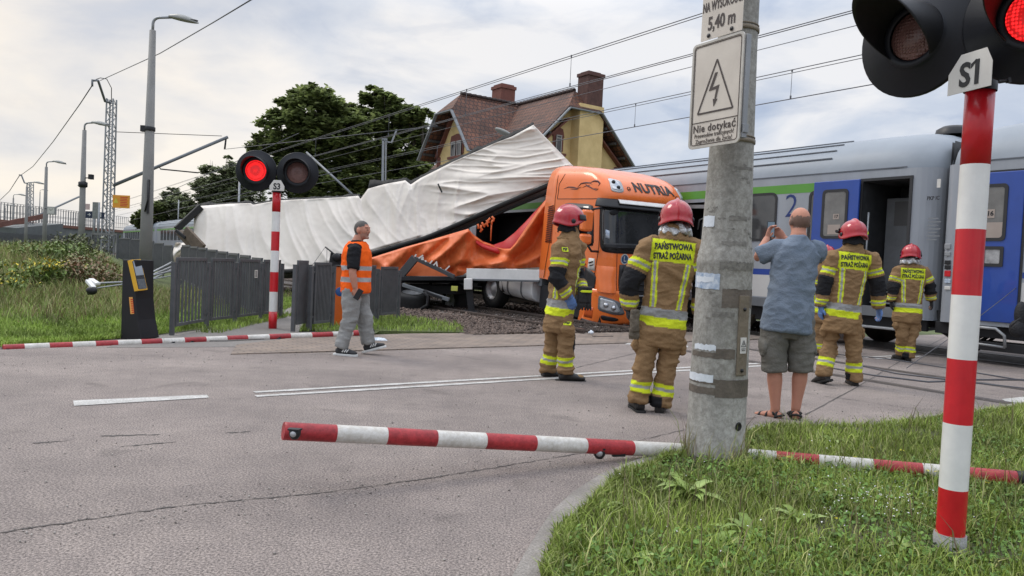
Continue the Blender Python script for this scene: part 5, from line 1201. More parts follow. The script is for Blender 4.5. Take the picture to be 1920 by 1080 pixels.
# broken window area: dark opening, torn edges, seat inside
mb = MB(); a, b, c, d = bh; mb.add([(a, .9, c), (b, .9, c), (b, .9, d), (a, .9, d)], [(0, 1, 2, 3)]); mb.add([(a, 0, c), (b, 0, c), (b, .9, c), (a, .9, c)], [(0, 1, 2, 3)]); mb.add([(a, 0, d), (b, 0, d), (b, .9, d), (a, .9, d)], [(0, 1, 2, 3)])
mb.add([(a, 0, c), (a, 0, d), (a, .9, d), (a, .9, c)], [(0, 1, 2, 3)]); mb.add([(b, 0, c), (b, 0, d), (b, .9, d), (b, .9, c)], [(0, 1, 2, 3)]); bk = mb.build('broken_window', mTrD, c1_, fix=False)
for q_ in (.5, 1.4, 2.6):
    mb = MB(); mb.cbox((b-q_, .3, c+.35), (.45, .12, .7)); mb.build('seat', mInt, bk, .06)
mb = MB(); mb.tube([(b-.75, .22, c+.5), (b-.7, .2, c+.72), (b-.5, .2, c+.78)], .02, 6); mb.bar((b-2.0, -.02, d-.05), (b-.02, -.05, d-.12), .03, .08); mb.build('bent_trim', mSteel, bk)
# figure 2
mb = MB(frame((sx(1484, 388), -.004, sz(1484, 388)), (1, 0, 0), (0, -1, 0))); text_on(mb, '2', T(), size=.66, bold=-.006, sx=1.0, ext=.001); mb.build('class_number', M('class_blue', (.02, .04, .16), .4), c1_)
# lettering on the end corner
mb = MB(frame((sx(1745), -.004, sz(1745, 372)), (1, 0, 0), (0, -1, 0))); text_on(mb, 'PKP IC', T(), size=.09, bold=.002, sx=.8); mb.build('owner_lettering', mInk, c1_)
mb = MB()
for k in range(7): mb.box(sx(1738), sx(1738)+.16+.05*(k % 2), -.003, -.002, 2.35-.06*k, 2.37-.06*k)
mb.build('data_panel', M('faded_print', (.2, .21, .22), .6), c1_); band(c1_, sx(1750), sx(1757), sz(1755, 352), sz(1755, 336), mPlate, 'label_plate')
# second coach at the right edge
TRL = TR1+.36      # its left end
c2_ = thing('passenger_coach', 'nearest light grey coach at the right edge, its blue door closed behind the striped post', 'train coach', frame(W(NS, TRL, 0), -UV, (0, 0, 1)), 'coaches of the passenger train')
def mirror_build():
    W_ = 2.82; zb, zs = .62, 3.25; L_ = 22
    r_ = c2_; mb = MB(); n = 8
    cur = [(.30, .95)]+[(.48-.18*math.sin(R(90*i/n)), .25*(1-math.cos(R(90*i/n)))) for i in range(n, -1, -1)]
    for (xa, ya), (xb, yb) in zip(cur[:-1], cur[1:]): mb.add([(xa, ya, zb), (xb, yb, zb), (xb, yb, zs), (xa, ya, zs)], [(0, 1, 2, 3)], True)
    mb.add([(.48, 0, zb), (L_, 0, zb), (L_, 0, zs), (.48, 0, zs)], [(0, 1, 2, 3)]); mb.add([(.32, 0.1, zb), (L_, 0.1, zb), (L_, W_, zb), (.17, W_, zb)], [(0, 1, 2, 3)]); mb.add([(.3, W_, zb), (L_, W_, zb), (L_, W_, zs), (.3, W_, zs)], [(0, 1, 2, 3)]); mb.add([(L_, 0, zb), (L_, W_, zb), (L_, W_, zs), (L_, 0, zs)], [(0, 1, 2, 3)])
    mb.build('body_shell', mTrB, r_, fix=False)
    arc = [(0, zs), (.015, zs+.12), (.07, zs+.28), (.20, zs+.45), (.42, zs+.60), (.72, zs+.71), (1.05, zs+.78), (1.41, zs+.80)]; arc = arc+[(W_-y, z) for y, z in arc[::-1][1:]]
    st = [(.28, .70, -.5), (.32, .80, -.34), (.40, .90, -.2), (.55, .96, -.10), (.8, .99, -.04), (1.1, 1, -.01), (1.6, 1, 0), (L_, 1, 0)]; vs = []
    for x, sc_, dz in st:
        for y, z in arc: vs.append((x, W_/2+(y-W_/2)*sc_, zs+(z-zs)*(1+dz*1.1)))
    k = len(arc); mb = MB(); mb.add(vs, [(i*k+j, (i+1)*k+j, (i+1)*k+j+1, i*k+j+1) for i in range(len(st)-1) for j in range(k-1)], True); rf = mb.build('roof', mRoof, r_)
    mb = MB(); mb.box(.7, L_, -.01, .014, zs+.016, zs+.036); mb.build('roof_rib', M('roof_rib_dark', (.12, .13, .15), .5), rf)
    mb = MB(T(1.6, W_/2, zs+.80)); mb.lathe([(0, .12), (.2, .11), (.3, .05), (.32, -.06)], n=20); mb.build('roof_vent', mBlack, rf)
    mb = MB(); mb.box(.20, .29, .7, W_-.7, .8, 3.35); mb.build('gangway', mRubber, r_, .03)
    mb = MB(); mb.add([(.295, .3, zb), (.295, W_-.3, zb), (.295, W_-.3, 3.7), (.295, .3, 3.7)], [(0, 1, 2, 3)]); mb.build('end_wall', mSoil2, r_)
    mb = MB(); mb.box(.25, L_, .12, .2, .42, zb); mb.box(.25, L_, .9, 1.9, .45, zb-.01); mb.box(.7, 2.3, .05, .5, .22, .36); mb.build('underframe', mTrD, r_, .01)
    for xc in (4.1,):
        mb = MB(); mb.box(xc-1.7, xc+1.7, .18, .34, .48, .72); bo = mb.build('bogie', mTrD, r_, .02)
        for dx in (-1.25, 1.25): mb = MB(frame((xc+dx, .66, .46), (1, 0, 0), (0, -1, 0))); mb.lathe([(0, .12), (.12, .12), (.36, .05), (.45, .07), (.48, -.05), (0, -.06)], n=28); mb.build('wheel', mRail, bo)
mirror_build()
def lx2(px, py): t, z = S(px, py, NS); return TRL-t, z
d0, zt_ = lx2(1830, 330); d0 = lx2(1828, 450)[0]; d1 = lx2(1916, 450)[0]; ztp = lx2(1880, 322)[1]; zbt = lx2(1880, 605)[1]
mb = MB(); mb.box(d0, d1, -.03, -.0, zbt, ztp); dr = mb.build('door', mBlueD, c2_, .012)
mb = MB(); mb.box(d1, d1+.035, -.012, 0, zbt-.02, ztp+.03); mb.box(d0-.03, d0, -.012, 0, zbt-.02, ztp+.03); mb.box(d0, d1, -.012, 0, ztp+.002, ztp+.03); mb.build('door_seal', mGask, c2_)
winpanel(dr, lx2(1842, 400)[0], lx2(1890, 400)[0], lx2(1868, 452)[1], lx2(1868, 345)[1], .07, M('door_window', (.17, .165, .155), .15, 0, .25, 3), .032)
winpanel(dr, lx2(1842, 480)[0], lx2(1883, 480)[0], lx2(1860, 500)[1], lx2(1860, 462)[1], .02, M('plate_glass', (.33, .33, .33), .2, 0, .4, 8), .032, name='small_window')
xm = lx2(1857, 400)[0]; zm = lx2(1857, 401)[1]; mb = MB(); mb.box(xm-.05, xm+.08, -.041, -.0395, zm-.07, zm+.07); mb.box(xm-.12, xm+.22, -.041, -.0395, zm-.42, zm-.14); ppn = mb.build('paper_notice', M('pinkish_paper', (.36, .30, .26), .6), dr)
mb = MB(frame((xm+.015, -.043, zm), (1, 0, 0), (0, -1, 0))); text_on(mb, '16', T(), size=.10, bold=.003); mb.build('coach_number', mInk, ppn)
band(c2_, d1+.04, 22, lx2(1919, 522)[1], lx2(1919, 511)[1], mBlueS); band(c2_, d1+.04, 22, .66, lx2(1919, 530)[1], mTrL, 'cream_band', .002)
for k, (y, h_, mt) in enumerate(((462, .09, mSteel), (476, .07, mSteel), (492, .07, mBlack), (501, .07, mBlack), (513, .10, mRedP), (527, .07, mPaper2), (540, .06, mPlate))):
    x_, z_ = lx2(1777, y); mb = MB(); mb.box(x_-.05, x_+.05, -.015, .0, z_-h_/2, z_+h_/2); mb.build('end_socket', mt, c2_, .01)
xh, zh = lx2(1880, 612); mb = MB(); mb.tube([(d0, -.08, zbt-.1), (d1-.25, -.08, zbt-.1), (d1-.12, -.08, zbt-.2), (d1-.1, -.08, zbt-.38)], .025, 8); mb.tube([(d0, -.08, zbt-.36), (d1-.1, -.08, zbt-.38)], .02, 8); mb.build('step_rail', mSteel, c2_)
# couplings, hoses between the coaches
hb = W(NS+.3, TR1-.2, .9); hs = thing('brake_hoses', 'black brake hoses and cables hanging in the gap between the two coaches', 'hose', Matrix.Translation(hb))
mb = MB()
for k in range(4):
    dy = .25*k; mb.tube([NV*dy+UV*.35+Vector((0, 0, -.1)), NV*dy+UV*.3+Vector((0, 0, -.45)), NV*dy+Vector((0, 0, -.6-.05*k)), NV*dy-UV*.3+Vector((0, 0, -.45)), NV*dy-UV*.35+Vector((0, 0, -.1))], .035, 8)
mb.build('hoses', mRubber, hs); mb = MB(); mb.bar(-NV*.1+UV*.5+Vector((0, 0, -.45)), -NV*.1-UV*.4+Vector((0, 0, -.28)), .05, .05); mb.build('coupling_bar', mTrD, hs)
c_l = ['second light grey coach, mostly hidden behind the truck and white tarpaulin', 'third coach, only its roof seen behind the fences', 'farthest coach, pale roof beside the platform sign']
for k in range(3):
    t_ = TR1+26*(k+1); c_ = coach(c_l[k], t_, detail=(k == 0)); band(c_, -25.4, -1.0, zg0, zg1, mGrn); band(c_, -25.4, -.8, zb0, zb1, mBlueS)
    x = -2.6
    while x > -23: winpanel(c_, x-1.3, x, wz0, wz1, .14); x -= 1.75
# dark bag hanging at the right edge
q = P(1912, 598, 11.3); mb = MB(T(*-q)); mb.ell(P(1914, 590, 11.3), (.09, .09, .20)); mb.ell(P(1908, 616, 11.3), (.12, .10, .14)); mb.tube([P(1895, 612, 11.1), P(1908, 600, 11.1), P(1914, 596, 11.1)], .012, 8); o = mb.build('cable_bundle', M('dark_cloth', (.02, .02, .022), .7, 0, .4, 9, .8, 30)); o.location = q; tag(o, 'dark bundle of cable and cloth hanging under the nearest coach at the right picture edge', 'cable')
# loose cable hanging from the blue door
pq = [P(1920, 655-20, 11.0), P(1900, 545, 11.6)]
wire('loose_cable', 'thin pale loose wire hanging diagonally across the blue door', [P(1935, 515, 11.9), P(1880, 560, 11.4), P(1815, 610, 10.9), P(1700, 690, 9.6)], .005)
wire('loose_cable', 'thin black cable trailing over the asphalt towards the train', [G(1560, 690, .01), G(1640, 704, .01), G(1740, 716, .01), G(1830, 712, .01), G(1935, 712, .01)], .012)
wire('loose_cable', 'second thin black cable lying on the asphalt behind the two walking firefighters', [G(1565, 664, .01), G(1660, 672, .01), G(1790, 692, .01), G(1935, 716, .01)], .010)
wire('loose_cable', 'lowest black cable crossing the asphalt between the verge and the rails', [G(1590, 680, .01), G(1680, 700, .01), G(1780, 712, .01), G(1935, 730, .01)], .011)
# ================================================================ station house
mYel = M('yellow_render', (.62, .44, .19), .85, 0, .14, 1.0, .15, 30, c2=(.76, .57, .28)); mBrickH = M('red_brick', (.17, .065, .05), .85, 0, .2, 6, .3, 30)
mTile = bpy.data.materials.new('roof_tiles'); mTile.use_nodes = True
def tilemat():
    t = mTile.node_tree; b = t.nodes['Principled BSDF']; N = t.nodes.new; L = t.links.new; tc = N('ShaderNodeTexCoord')
    br = N('ShaderNodeTexBrick'); br.inputs['Color1'].default_value = (.105, .042, .024, 1); br.inputs['Color2'].default_value = (.165, .070, .040, 1); br.inputs['Mortar'].default_value = (.035, .02, .017, 1)
    br.inputs['Scale'].default_value = 1; br.inputs['Brick Width'].default_value = .24; br.inputs['Row Height'].default_value = .30; br.inputs['Mortar Size'].default_value = .022; L(tc.outputs['UV'], br.inputs['Vector'])
    no = N('ShaderNodeTexNoise'); no.inputs['Scale'].default_value = 1.1; no.inputs['Detail'].default_value = 9; L(tc.outputs['UV'], no.inputs['Vector']); r = N('ShaderNodeValToRGB'); r.color_ramp.elements[0].position = .35; r.color_ramp.elements[1].position = .7
    r.color_ramp.elements[0].color = (.6, .6, .6, 1); r.color_ramp.elements[1].color = (1.35, 1.25, 1.2, 1); L(no.outputs['Fac'], r.inputs[0]); mx = N('ShaderNodeMixRGB'); mx.blend_type = 'MULTIPLY'; mx.inputs[0].default_value = 1
    L(br.outputs['Color'], mx.inputs[1]); L(r.outputs[0], mx.inputs[2]); L(mx.outputs[0], b.inputs['Base Color']); b.inputs['Roughness'].default_value = .75
    bp = N('ShaderNodeBump'); bp.invert = True; bp.inputs['Strength'].default_value = .9; bp.inputs['Distance'].default_value = .04; L(br.outputs['Fac'], bp.inputs['Height']); L(bp.outputs[0], b.inputs['Normal'])
tilemat()
def uvbest(o):
    def fn(c, n):
        u = Vector((-n.y, n.x, 0)); u = u.normalized() if u.length > .05 else Vector((1, 0, 0)); v = n.cross(u); return (c.dot(u), c.dot(v))
    setuv(o, fn)
HA = P(1100, 168, 35.0); HO = Vector((HA.x, HA.y, 0)); HQ = frame(HO, -UV, (0, 0, 1)); zr = HA.z+.1
hs_ = thing('station_house', 'yellow rendered station house with brown tiled roofs behind the train', 'house', HQ)
ez = 6.1; hw = 3.45; ov = .65; Lh = 8.6
wx = lambda w_: w_
# main walls (gable at x=0), wall half width 3.0
mb = MB(); ww = 2.85; zw = ez+.35; zg = zr-1.0
pro = [(-ww, 0), (ww, 0), (ww, zw), (.55, zg), (-.55, zg), (-ww, zw)]
mb.add([(0-ov, y, z) for y, z in pro]+[(-Lh, y, z) for y, z in pro], [tuple(range(6)), tuple(range(11, 5, -1))]+[(i, i+6, (i+1) % 6+6, (i+1) % 6) for i in range(6)]); mb.build('wall', mYel, hs_)
# roof slabs
def slab(mb, pts, th=.16):
    P4 = [Vector(p) for p in pts]; n = (P4[1]-P4[0]).cross(P4[2]-P4[0]).normalized()
    if n.z < 0: n = -n
    k = len(P4); mb.add(P4+[p-n*th for p in P4], [tuple(range(k)), tuple(range(2*k-1, k-1, -1))]+[(i, i+k, (i+1) % k+k, (i+1) % k) for i in range(k)])
hip = 1.0; zk = zr-hip*1.0; yk = hw*(zr-zk)/(zr-ez)
mb = MB(); slab(mb, [(0, -hw, ez), (-Lh, -hw, ez), (-Lh, 0, zr), (-hip*.9, 0, zr), (0, -yk, zk)]); slab(mb, [(0, hw, ez), (-Lh, hw, ez), (-Lh, 0, zr), (-hip*.9, 0, zr), (0, yk, zk)]); slab(mb, [(.05, -yk, zk), (.05, yk, zk), (-hip*.9, 0, zr+.01)])
ro = mb.build('roof', mTile, hs_); uvbest(ro)
mBarge = M('weathered_board', (.22, .23, .24), .7, 0, .2, 4); mSoff = M('dark_soffit', (.05, .045, .042), .8, 0, .3, 4)
mb = MB()
for s_ in (-1, 1): mb.bar((.02, s_*yk, zk-.1), (.02, s_*hw, ez-.1), .06, .26, up=(1, 0, 0)); 
mb.bar((.04, -yk, zk-.08), (.04, yk, zk-.08), .06, .2, up=(1, 0, 0)); mb.build('barge_board', mBarge, ro)
mb = MB()
for s_ in (-1, 1): mb.box(-Lh, .0, s_*hw-.06, s_*hw+.06, ez-.16, ez-.04)
mb.build('gutter', mSoff, ro)
mb = MB()
for s_ in (-1, 1):
    for k in range(4): y = s_*(yk+(hw-yk)*(.15+.25*k)); z = ez+(zr-ez)*(1-abs(y)/hw)-.34; mb.box(-ov, -.02, y-.06, y+.06, z-.06, z+.06)
mb.build('rafter_end', mSoff, ro)
mb = MB()
for i in range(40): mb.tube([(-hip*.9-.3*i, 0, zr+.02), (-hip*.9-.3*i-.28, 0, zr+.05)], .10, 8)
mb.build('ridge_tiles', mTile, ro)
# brick edging under the verge, chimney breast, narrow window
mb = MB()
for s_ in (-1, 1): mb.bar((-ov+.03, s_*.6, zg-.45), (-ov+.03, s_*(ww-.05), zw-.2), .08, .5, up=(1, 0, 0))
mb.box(-ov, -ov+.07, ww-.35, ww, 0, zw-.2); mb.box(-ov, -ov+.07, -ww, -ww+.35, 0, zw-.2); mb.build('brick_edging', mBrickH, hs_)
mb = MB(); mb.box(-ov, -ov+.62, -.30, 1.15, 0, zk+.25); mb.build('chimney_breast', mYel, hs_)
mb = MB(); mb.box(-ov-.15, -ov+.60, -.0+.1, 1.05, zk+.1, zr+.75); mb.box(-ov-.2, -ov+.66, .05, 1.10, zr+.62, zr+.78); mb.box(-ov-.1, -ov+.5, .2, .95, zr+.78, zr+.86); mb.build('chimney', M('sooty_brick', (.10, .05, .042), .9, 0, .35, 4, .4, 30), ro, .01)
cx_ = -6.6; mb = MB(); mb.box(cx_-.45, cx_+.45, -.75, .15, zr-1.2, zr+1.05); mb.box(cx_-.5, cx_+.5, -.8, .2, zr+.9, zr+1.07); mb.box(cx_-.4, cx_+.4, -.7, .1, zr+1.07, zr+1.16); mb.build('chimney', mBrickH, ro, .01)
mb = MB(); mb.box(cx_+.5, cx_+.62, -1.6, -.1, zr-1.5, zr-.1); mb.build('flashing', mBarge, ro)
mWinD = M('old_window_glass', (.03, .03, .035), .1, 0, .4, 3, spec=.8); mWinF = M('window_frame_white', (.36, .34, .32), .6)
def hwin(o_, y, z0, z1, w_, Q, arch=True, two=False):
    """window on a wall, Q: local frame with x along the wall, y up, z outwards"""
    mb = MB(Q); mb.box(y-w_/2-.16, y+w_/2+.16, z0+.1, z1+.2, 0, .05); mb.box(y-w_/2-.28, y+w_/2+.28, z0-.12, z0-.0, 0, .16)
    if arch: mb.prism([(y-w_/2-.2, z1-.05), (y+w_/2+.2, z1-.05), (y+w_/2+.1, z1+.32), (y, z1+.40), (y-w_/2-.1, z1+.32)], .07)
    wf = mb.build('window', mBrickH, o_)
    k = 2 if two else 1; g = .18
    for i in range(k):
        a = y-w_/2+i*(w_+g)/k; b = a+(w_-g*(k-1))/k; mb = MB(Q); mb.box(a, b, z0, z1, .05, .09); mb.build('pane', mWinD, wf); mb = MB(Q)
        for xx_ in (a, b): mb.box(xx_-.025, xx_+.025, z0, z1, .09, .11)
        for zz_ in (z0, (z0+z1)*.52, z1): mb.box(a-.025, b+.025, zz_-.025, zz_+.025, .112, .125)
        mb.build('sash', mWinF, wf)
QG = frame((-ov, 0, 0), (0, 1, 0), (1, 0, 0))
yw = -1.05; hwin(hs_, yw, zpx(1075, 285, 34.4), zpx(1075, 252, 34.4), .28, QG)
# cross wing facing the tracks: gable plane at y = -wy
wy = 4.4; wxc = -5.5; whw = 2.55; wr = zr-.02; we = 6.5
mb = MB(); wv = 2.0; zwg = we+.3
pro = [(-wv, 0), (wv, 0), (wv, zwg), (.45, wr-1.0), (-.45, wr-1.0), (-wv, zwg)]; yg = -wy+.8
mb.add([(wxc+x, yg, z) for x, z in pro]+[(wxc+x, 0, z) for x, z in pro], [tuple(range(6)), tuple(range(11, 5, -1))]+[(i, i+6, (i+1) % 6+6, (i+1) % 6) for i in range(6)]); mb.build('wall', mYel, hs_)
hk = .95; zk2 = wr-hk; xk = whw*hk/(wr-we)
mb = MB(); slab(mb, [(wxc-whw, -wy, we), (wxc-whw, 0, we), (wxc, 0, wr), (wxc, -wy+hk*.9, wr), (wxc-xk, -wy, zk2)]); slab(mb, [(wxc+whw, -wy, we), (wxc+whw, 0, we), (wxc, 0, wr), (wxc, -wy+hk*.9, wr), (wxc+xk, -wy, zk2)]); slab(mb, [(wxc-xk, -wy-.04, zk2), (wxc+xk, -wy-.04, zk2), (wxc, -wy+hk*.9, wr+.01)])
r2_ = mb.build('roof', mTile, hs_); uvbest(r2_); mb = MB()
for s_ in (-1, 1): mb.bar((wxc+s_*xk, -wy-.02, zk2-.1), (wxc+s_*whw, -wy-.02, we-.1), .06, .26, up=(0, 1, 0))
mb.bar((wxc-xk, -wy-.04, zk2-.08), (wxc+xk, -wy-.04, zk2-.08), .06, .2, up=(0, 1, 0)); mb.build('barge_board', mBarge, r2_)
mb = MB()
for i in range(11): mb.tube([(wxc, -wy+hk*.9+.3*i, wr+.02), (wxc, -wy+hk*.9+.3*i+.28, wr+.05)], .10, 8)
mb.build('ridge_tiles', mTile, r2_); mb = MB()
for s_ in (-1, 1):
    for k in range(3): x = s_*(xk+(whw-xk)*(.15+.3*k)); z = we+(wr-we)*(1-abs(x)/whw)-.34; mb.box(wxc+x-.06, wxc+x+.06, -wy, -wy+.8, z-.06, z+.06)
mb.build('rafter_end', mSoff, r2_)
mb = MB(); mb.box(wxc-wv, wxc-wv+.3, yg-.06, yg, 0, zwg-.2); mb.box(wxc+wv-.3, wxc+wv, yg-.06, yg, 0, zwg-.2)
for s_ in (-1, 1): mb.bar((wxc+s_*.5, yg-.03, wr-1.15), (wxc+s_*(wv-.05), yg-.03, zwg-.25), .07, .4, up=(0, 1, 0))
mb.build('brick_edging', mBrickH, hs_)
QW = frame((wxc, yg, 0), (1, 0, 0), (0, -1, 0)); hwin(hs_, .0, zpx(847, 293, 37.6), zpx(847, 266, 37.6), .95, QW, True, True)
# ================================================================ trees
mBark = M('bark', (.06, .05, .04), .9, 0, .3, 6, .6, 20); mFol = M('foliage', (1, 1, 1), .6, 0, .12, 4, attr='Col', spec=.25)
def leafy(m):     # thin leaves let some light through
    t = m.node_tree; N = t.nodes.new; L = t.links.new; b = t.nodes['Principled BSDF']; o = [n for n in t.nodes if n.type == 'OUTPUT_MATERIAL'][0]
    tr = N('ShaderNodeBsdfTranslucent'); L(b.inputs['Base Color'].links[0].from_socket, tr.inputs[0]); mx = N('ShaderNodeMixShader'); mx.inputs[0].default_value = .42; L(b.outputs[0], mx.inputs[1]); L(tr.outputs[0], mx.inputs[2]); L(mx.outputs[0], o.inputs[0])
leafy(mFol)
def tree(name, label, base, H, lobes, nleaf, ls, cols, seed, cat='tree', trunk=.3, grp=None):
    """lobes: (cx, cy, cz, rx, ry, rz) relative to base"""
    r = np.random.default_rng(seed); root = thing(name, label, cat, Matrix.Translation(base), grp)
    mb = MB(); mb.tube([(0, 0, -1), (.05, 0, H*.25), (-.1, .1, H*.5), (.1, 0, H*.8)], [trunk*1.2, trunk, trunk*.7, trunk*.2], 10); mb.build('trunk', mBark, root)
    mb = MB()
    for (cx, cy, cz, rx, ry, rz) in lobes:
        z0 = min(cz*.6, H*.5); mb.tube([(0, 0, z0), (cx*.5, cy*.5, (z0+cz)/2+.2), (cx, cy, cz+rz*.3)], [trunk*.4, trunk*.22, trunk*.06], 6)
        for k in range(4): a = r.uniform(0, 6.28); mb.tube([(cx*.7, cy*.7, (z0+cz)/2+.3), (cx+rx*.6*math.cos(a), cy+ry*.6*math.sin(a), cz+rz*r.uniform(-.3, .6))], [trunk*.15, trunk*.04], 5)
    mb.build('branches', mBark, root)
    L_ = np.array(lobes); vol = (L_[:, 3]*L_[:, 4]*L_[:, 5])**.7; pr_ = vol/vol.sum(); 
    # clumps on lobe shells
    nc = max(40, nleaf//55); li = r.choice(len(L_), nc, p=pr_); d = r.normal(size=(nc, 3)); d /= np.linalg.norm(d, axis=1)[:, None]; rad = r.uniform(.55, 1.02, nc)**.6
    cc = L_[li, :3]+d*L_[li, 3:6]*rad[:, None]; cs = r.uniform(.35, 1.0, nc)*np.minimum(L_[li, 3], L_[li, 5])*.34; cb_ = r.uniform(.55, 1.35, nc)
    k = r.integers(0, nc, nleaf); dd = r.normal(size=(nleaf, 3)); dd /= np.linalg.norm(dd, axis=1)[:, None]; pos = cc[k]+dd*cs[k, None]*(r.random(nleaf)**.45)[:, None]*np.array([1.15, 1.15, .75])
    s = r.uniform(.6, 1.3, nleaf)*ls; a = r.uniform(0, 6.283, nleaf); u = np.stack([np.cos(a), np.sin(a), r.uniform(-.5, .3, nleaf)], 1); v = np.stack([-np.sin(a), np.cos(a), r.uniform(-.6, .6, nleaf)], 1)
    V = np.zeros((nleaf, 5, 3)); sh = [(0, -.1), (.5, .3), (.3, 1), (-.3, 1.05), (-.5, .35)]
    for j, (p_, q_) in enumerate(sh): V[:, j] = pos+u*(p_*s)[:, None]+v*(q_*s)[:, None]
    F = np.arange(5)[None]+5*np.arange(nleaf)[:, None]; C = np.array(cols)[r.integers(0, len(cols), nleaf)]*(cb_[k]*r.uniform(.75, 1.25, nleaf))[:, None]; C = np.repeat(C, 5, 0)
    fastobj('crown', fastmesh('crown', V.reshape(-1, 3), F, [mFol], C), root); return root
TC = [(.15, .19, .07), (.20, .25, .085), (.28, .33, .12), (.16, .19, .08)]; TC2 = [(.22, .25, .14), (.28, .31, .18), (.24, .27, .15)]
def lob(px, py, d, base, rx, rz, ry=None): p = P(px, py, d)-base; return (p.x, p.y, p.z, rx, ry or rx, rz)
D = 48; sc = D/FPX
tb = G(560, 480); b = Vector((P(575, 400, D).x, D, 0))
lob_ = [(595, 215, 58), (540, 245, 50), (510, 285, 44), (600, 290, 70), (560, 330, 60), (640, 250, 50), (500, 330, 38), (620, 350, 60), (590, 182, 26), (560, 205, 30), (531, 190, 13), (556, 178, 12), (592, 166, 11), (618, 182, 12), (650, 200, 12), (496, 232, 12), (484, 262, 10), (512, 215, 13), (655, 232, 32), (662, 280, 42), (668, 335, 46)]
tree('oak_tree', 'big dark green leafy tree on the left, behind the red crossing lights', b, 11, [lob(x, y, D+random.uniform(-1, 1), b, r_*sc, r_*sc*.8) for x, y, r_ in lob_], 52000, .24, TC, 21, trunk=.35)
b = Vector((P(715, 400, D+2).x, D+2, 0)); lob_ = [(705, 205, 36), (700, 180, 22), (735, 230, 46), (690, 260, 55), (750, 280, 50), (700, 320, 66), (765, 225, 28), (760, 330, 50), (660, 220, 34), (728, 190, 24), (705, 172, 10), (676, 196, 12), (740, 200, 10), (765, 205, 10)]
tree('oak_tree', 'big dark green leafy tree in the middle, behind the catenary pole', b, 11, [lob(x, y, D+2+random.uniform(-1, 1), b, r_*sc, r_*sc*.8) for x, y, r_ in lob_], 38000, .24, TC, 22, trunk=.35)
b = Vector((P(790, 400, D+1).x, D+1, 0)); lob_ = [(780, 250, 30), (795, 215, 16), (790, 290, 30), (785, 330, 34), (800, 360, 30), (772, 215, 18)]
tree('oak_tree', 'smaller dark tree nearest the left gable of the yellow house', b, 9, [lob(x, y, D+1+random.uniform(-1, 1), b, r_*sc, r_*sc*.9) for x, y, r_ in lob_], 12000, .22, TC, 23, trunk=.25)
D = 80; sc = D/FPX
b = Vector((P(410, 440, D).x, D, 0)); lob_ = [(400, 335, 28), (425, 325, 26), (440, 350, 34), (385, 360, 26), (415, 370, 40), (460, 370, 34), (398, 305, 10), (425, 298, 8)]
tree('poplar_tree', 'grey green feathery tree left of the red crossing lights', b, 9, [lob(x, y, D+random.uniform(-1, 1), b, r_*sc, r_*sc) for x, y, r_ in lob_], 20000, .26, TC2, 24, trunk=.2)
b = Vector((P(325, 440, D).x, D, 0)); lob_ = [(325, 370, 18), (340, 385, 24), (310, 395, 22), (350, 400, 26), (320, 355, 8)]
tree('willow_bush', 'loose bushy tree above the far coach roof beside the largest lamp pole', b, 6, [lob(x, y, D+random.uniform(-1, 1), b, r_*sc, r_*sc) for x, y, r_ in lob_], 10000, .26, TC2, 25, trunk=.15)
b = Vector((P(285, 440, D).x, D, 0)); lob_ = [(285, 400, 18), (270, 408, 16), (298, 395, 16), (262, 416, 14)]
tree('willow_bush', 'low dark bush left of the largest lamp pole, above the far coach', b, 4, [lob(x, y, D+random.uniform(-1, 1), b, r_*sc, r_*sc) for x, y, r_ in lob_], 7000, .26, TC, 26, trunk=.12)
D = 120; sc = D/FPX
for k, (x, w_) in enumerate(((20, 40), (80, 40), (150, 46))):
    b = Vector((P(x, 450, D).x, D, 0)); tree('bush', ['distant hedge clump at the left edge under the bridge', 'distant hedge clump under the bridge below the clock', 'distant hedge clump under the bridge by the floodlight lamp'][k], b, 3, [(random.uniform(-w_, w_)*sc, random.uniform(-2, 2), random.uniform(1, 2.6), 2.2, 2, 1.4) for _ in range(7)], 4000, .4, TC, 30+k, 'bush', .1)
# tall weeds on the bank: goldenrod and dark brush
mFl = M('yellow_flower', (.45, .36, .05), .7, 0, .2, 9)
def weed(name, label, px, py, d, w_px, h_px, nst, cols, seed, flower=False, grp=None, lf=26, ls=.05):
    r = np.random.default_rng(seed); b = P(px, py, d); b.z = moundh(b.x, b.y)-.02; sc = d/FPX; root = thing(name, label, 'plant', Matrix.Translation(b), grp)
    mb = MB(); LV = []; FV = []; h0 = max(.3, zpx(px, py-h_px, d)-b.z)
    for i in range(nst):
        x = r.uniform(-1, 1)*w_px*sc; y = r.uniform(-.8, .8); h = h0*r.uniform(.55, 1.0); tx, ty = r.uniform(-.12, .12, 2); mb.tube([(x, y, 0), (x+tx*.5, y+ty*.5, h*.5), (x+tx, y+ty, h)], [.007, .006, .003], 4)
        for k in range(lf): f = r.uniform(.1, .98); LV.append((x+tx*f+r.normal()*.05, y+ty*f+r.normal()*.05, h*f))
        if flower:
            for k in range(9): f = r.uniform(.82, 1.05); FV.append((x+tx*f+r.normal()*.045, y+ty*f+r.normal()*.045, h*f))
    mb.build('stems', mGrassS, root); v, f, c = leaflets(LV, (ls*.7, ls*1.4), cols, seed+1, 1.2); fastobj('leaves', fastmesh('leaves', v, f, [mLeaf], c), root)
    if flower:
        v, f, c = leaflets(FV, (.02, .05), [(.66, .50, .04), (.55, .45, .06), (.22, .26, .06)], seed+2, 1.2); tag(fastobj('blossom', fastmesh('blossom', v, f, [mLeaf], c), root), kind='stuff')
mGrassS = M('stem_green', (.07, .09, .03), .8)
WG = [(.13, .19, .04), (.17, .24, .055), (.10, .15, .03)]; WR = [(.20, .15, .08), (.24, .19, .10), (.17, .19, .07), (.30, .17, .11)]
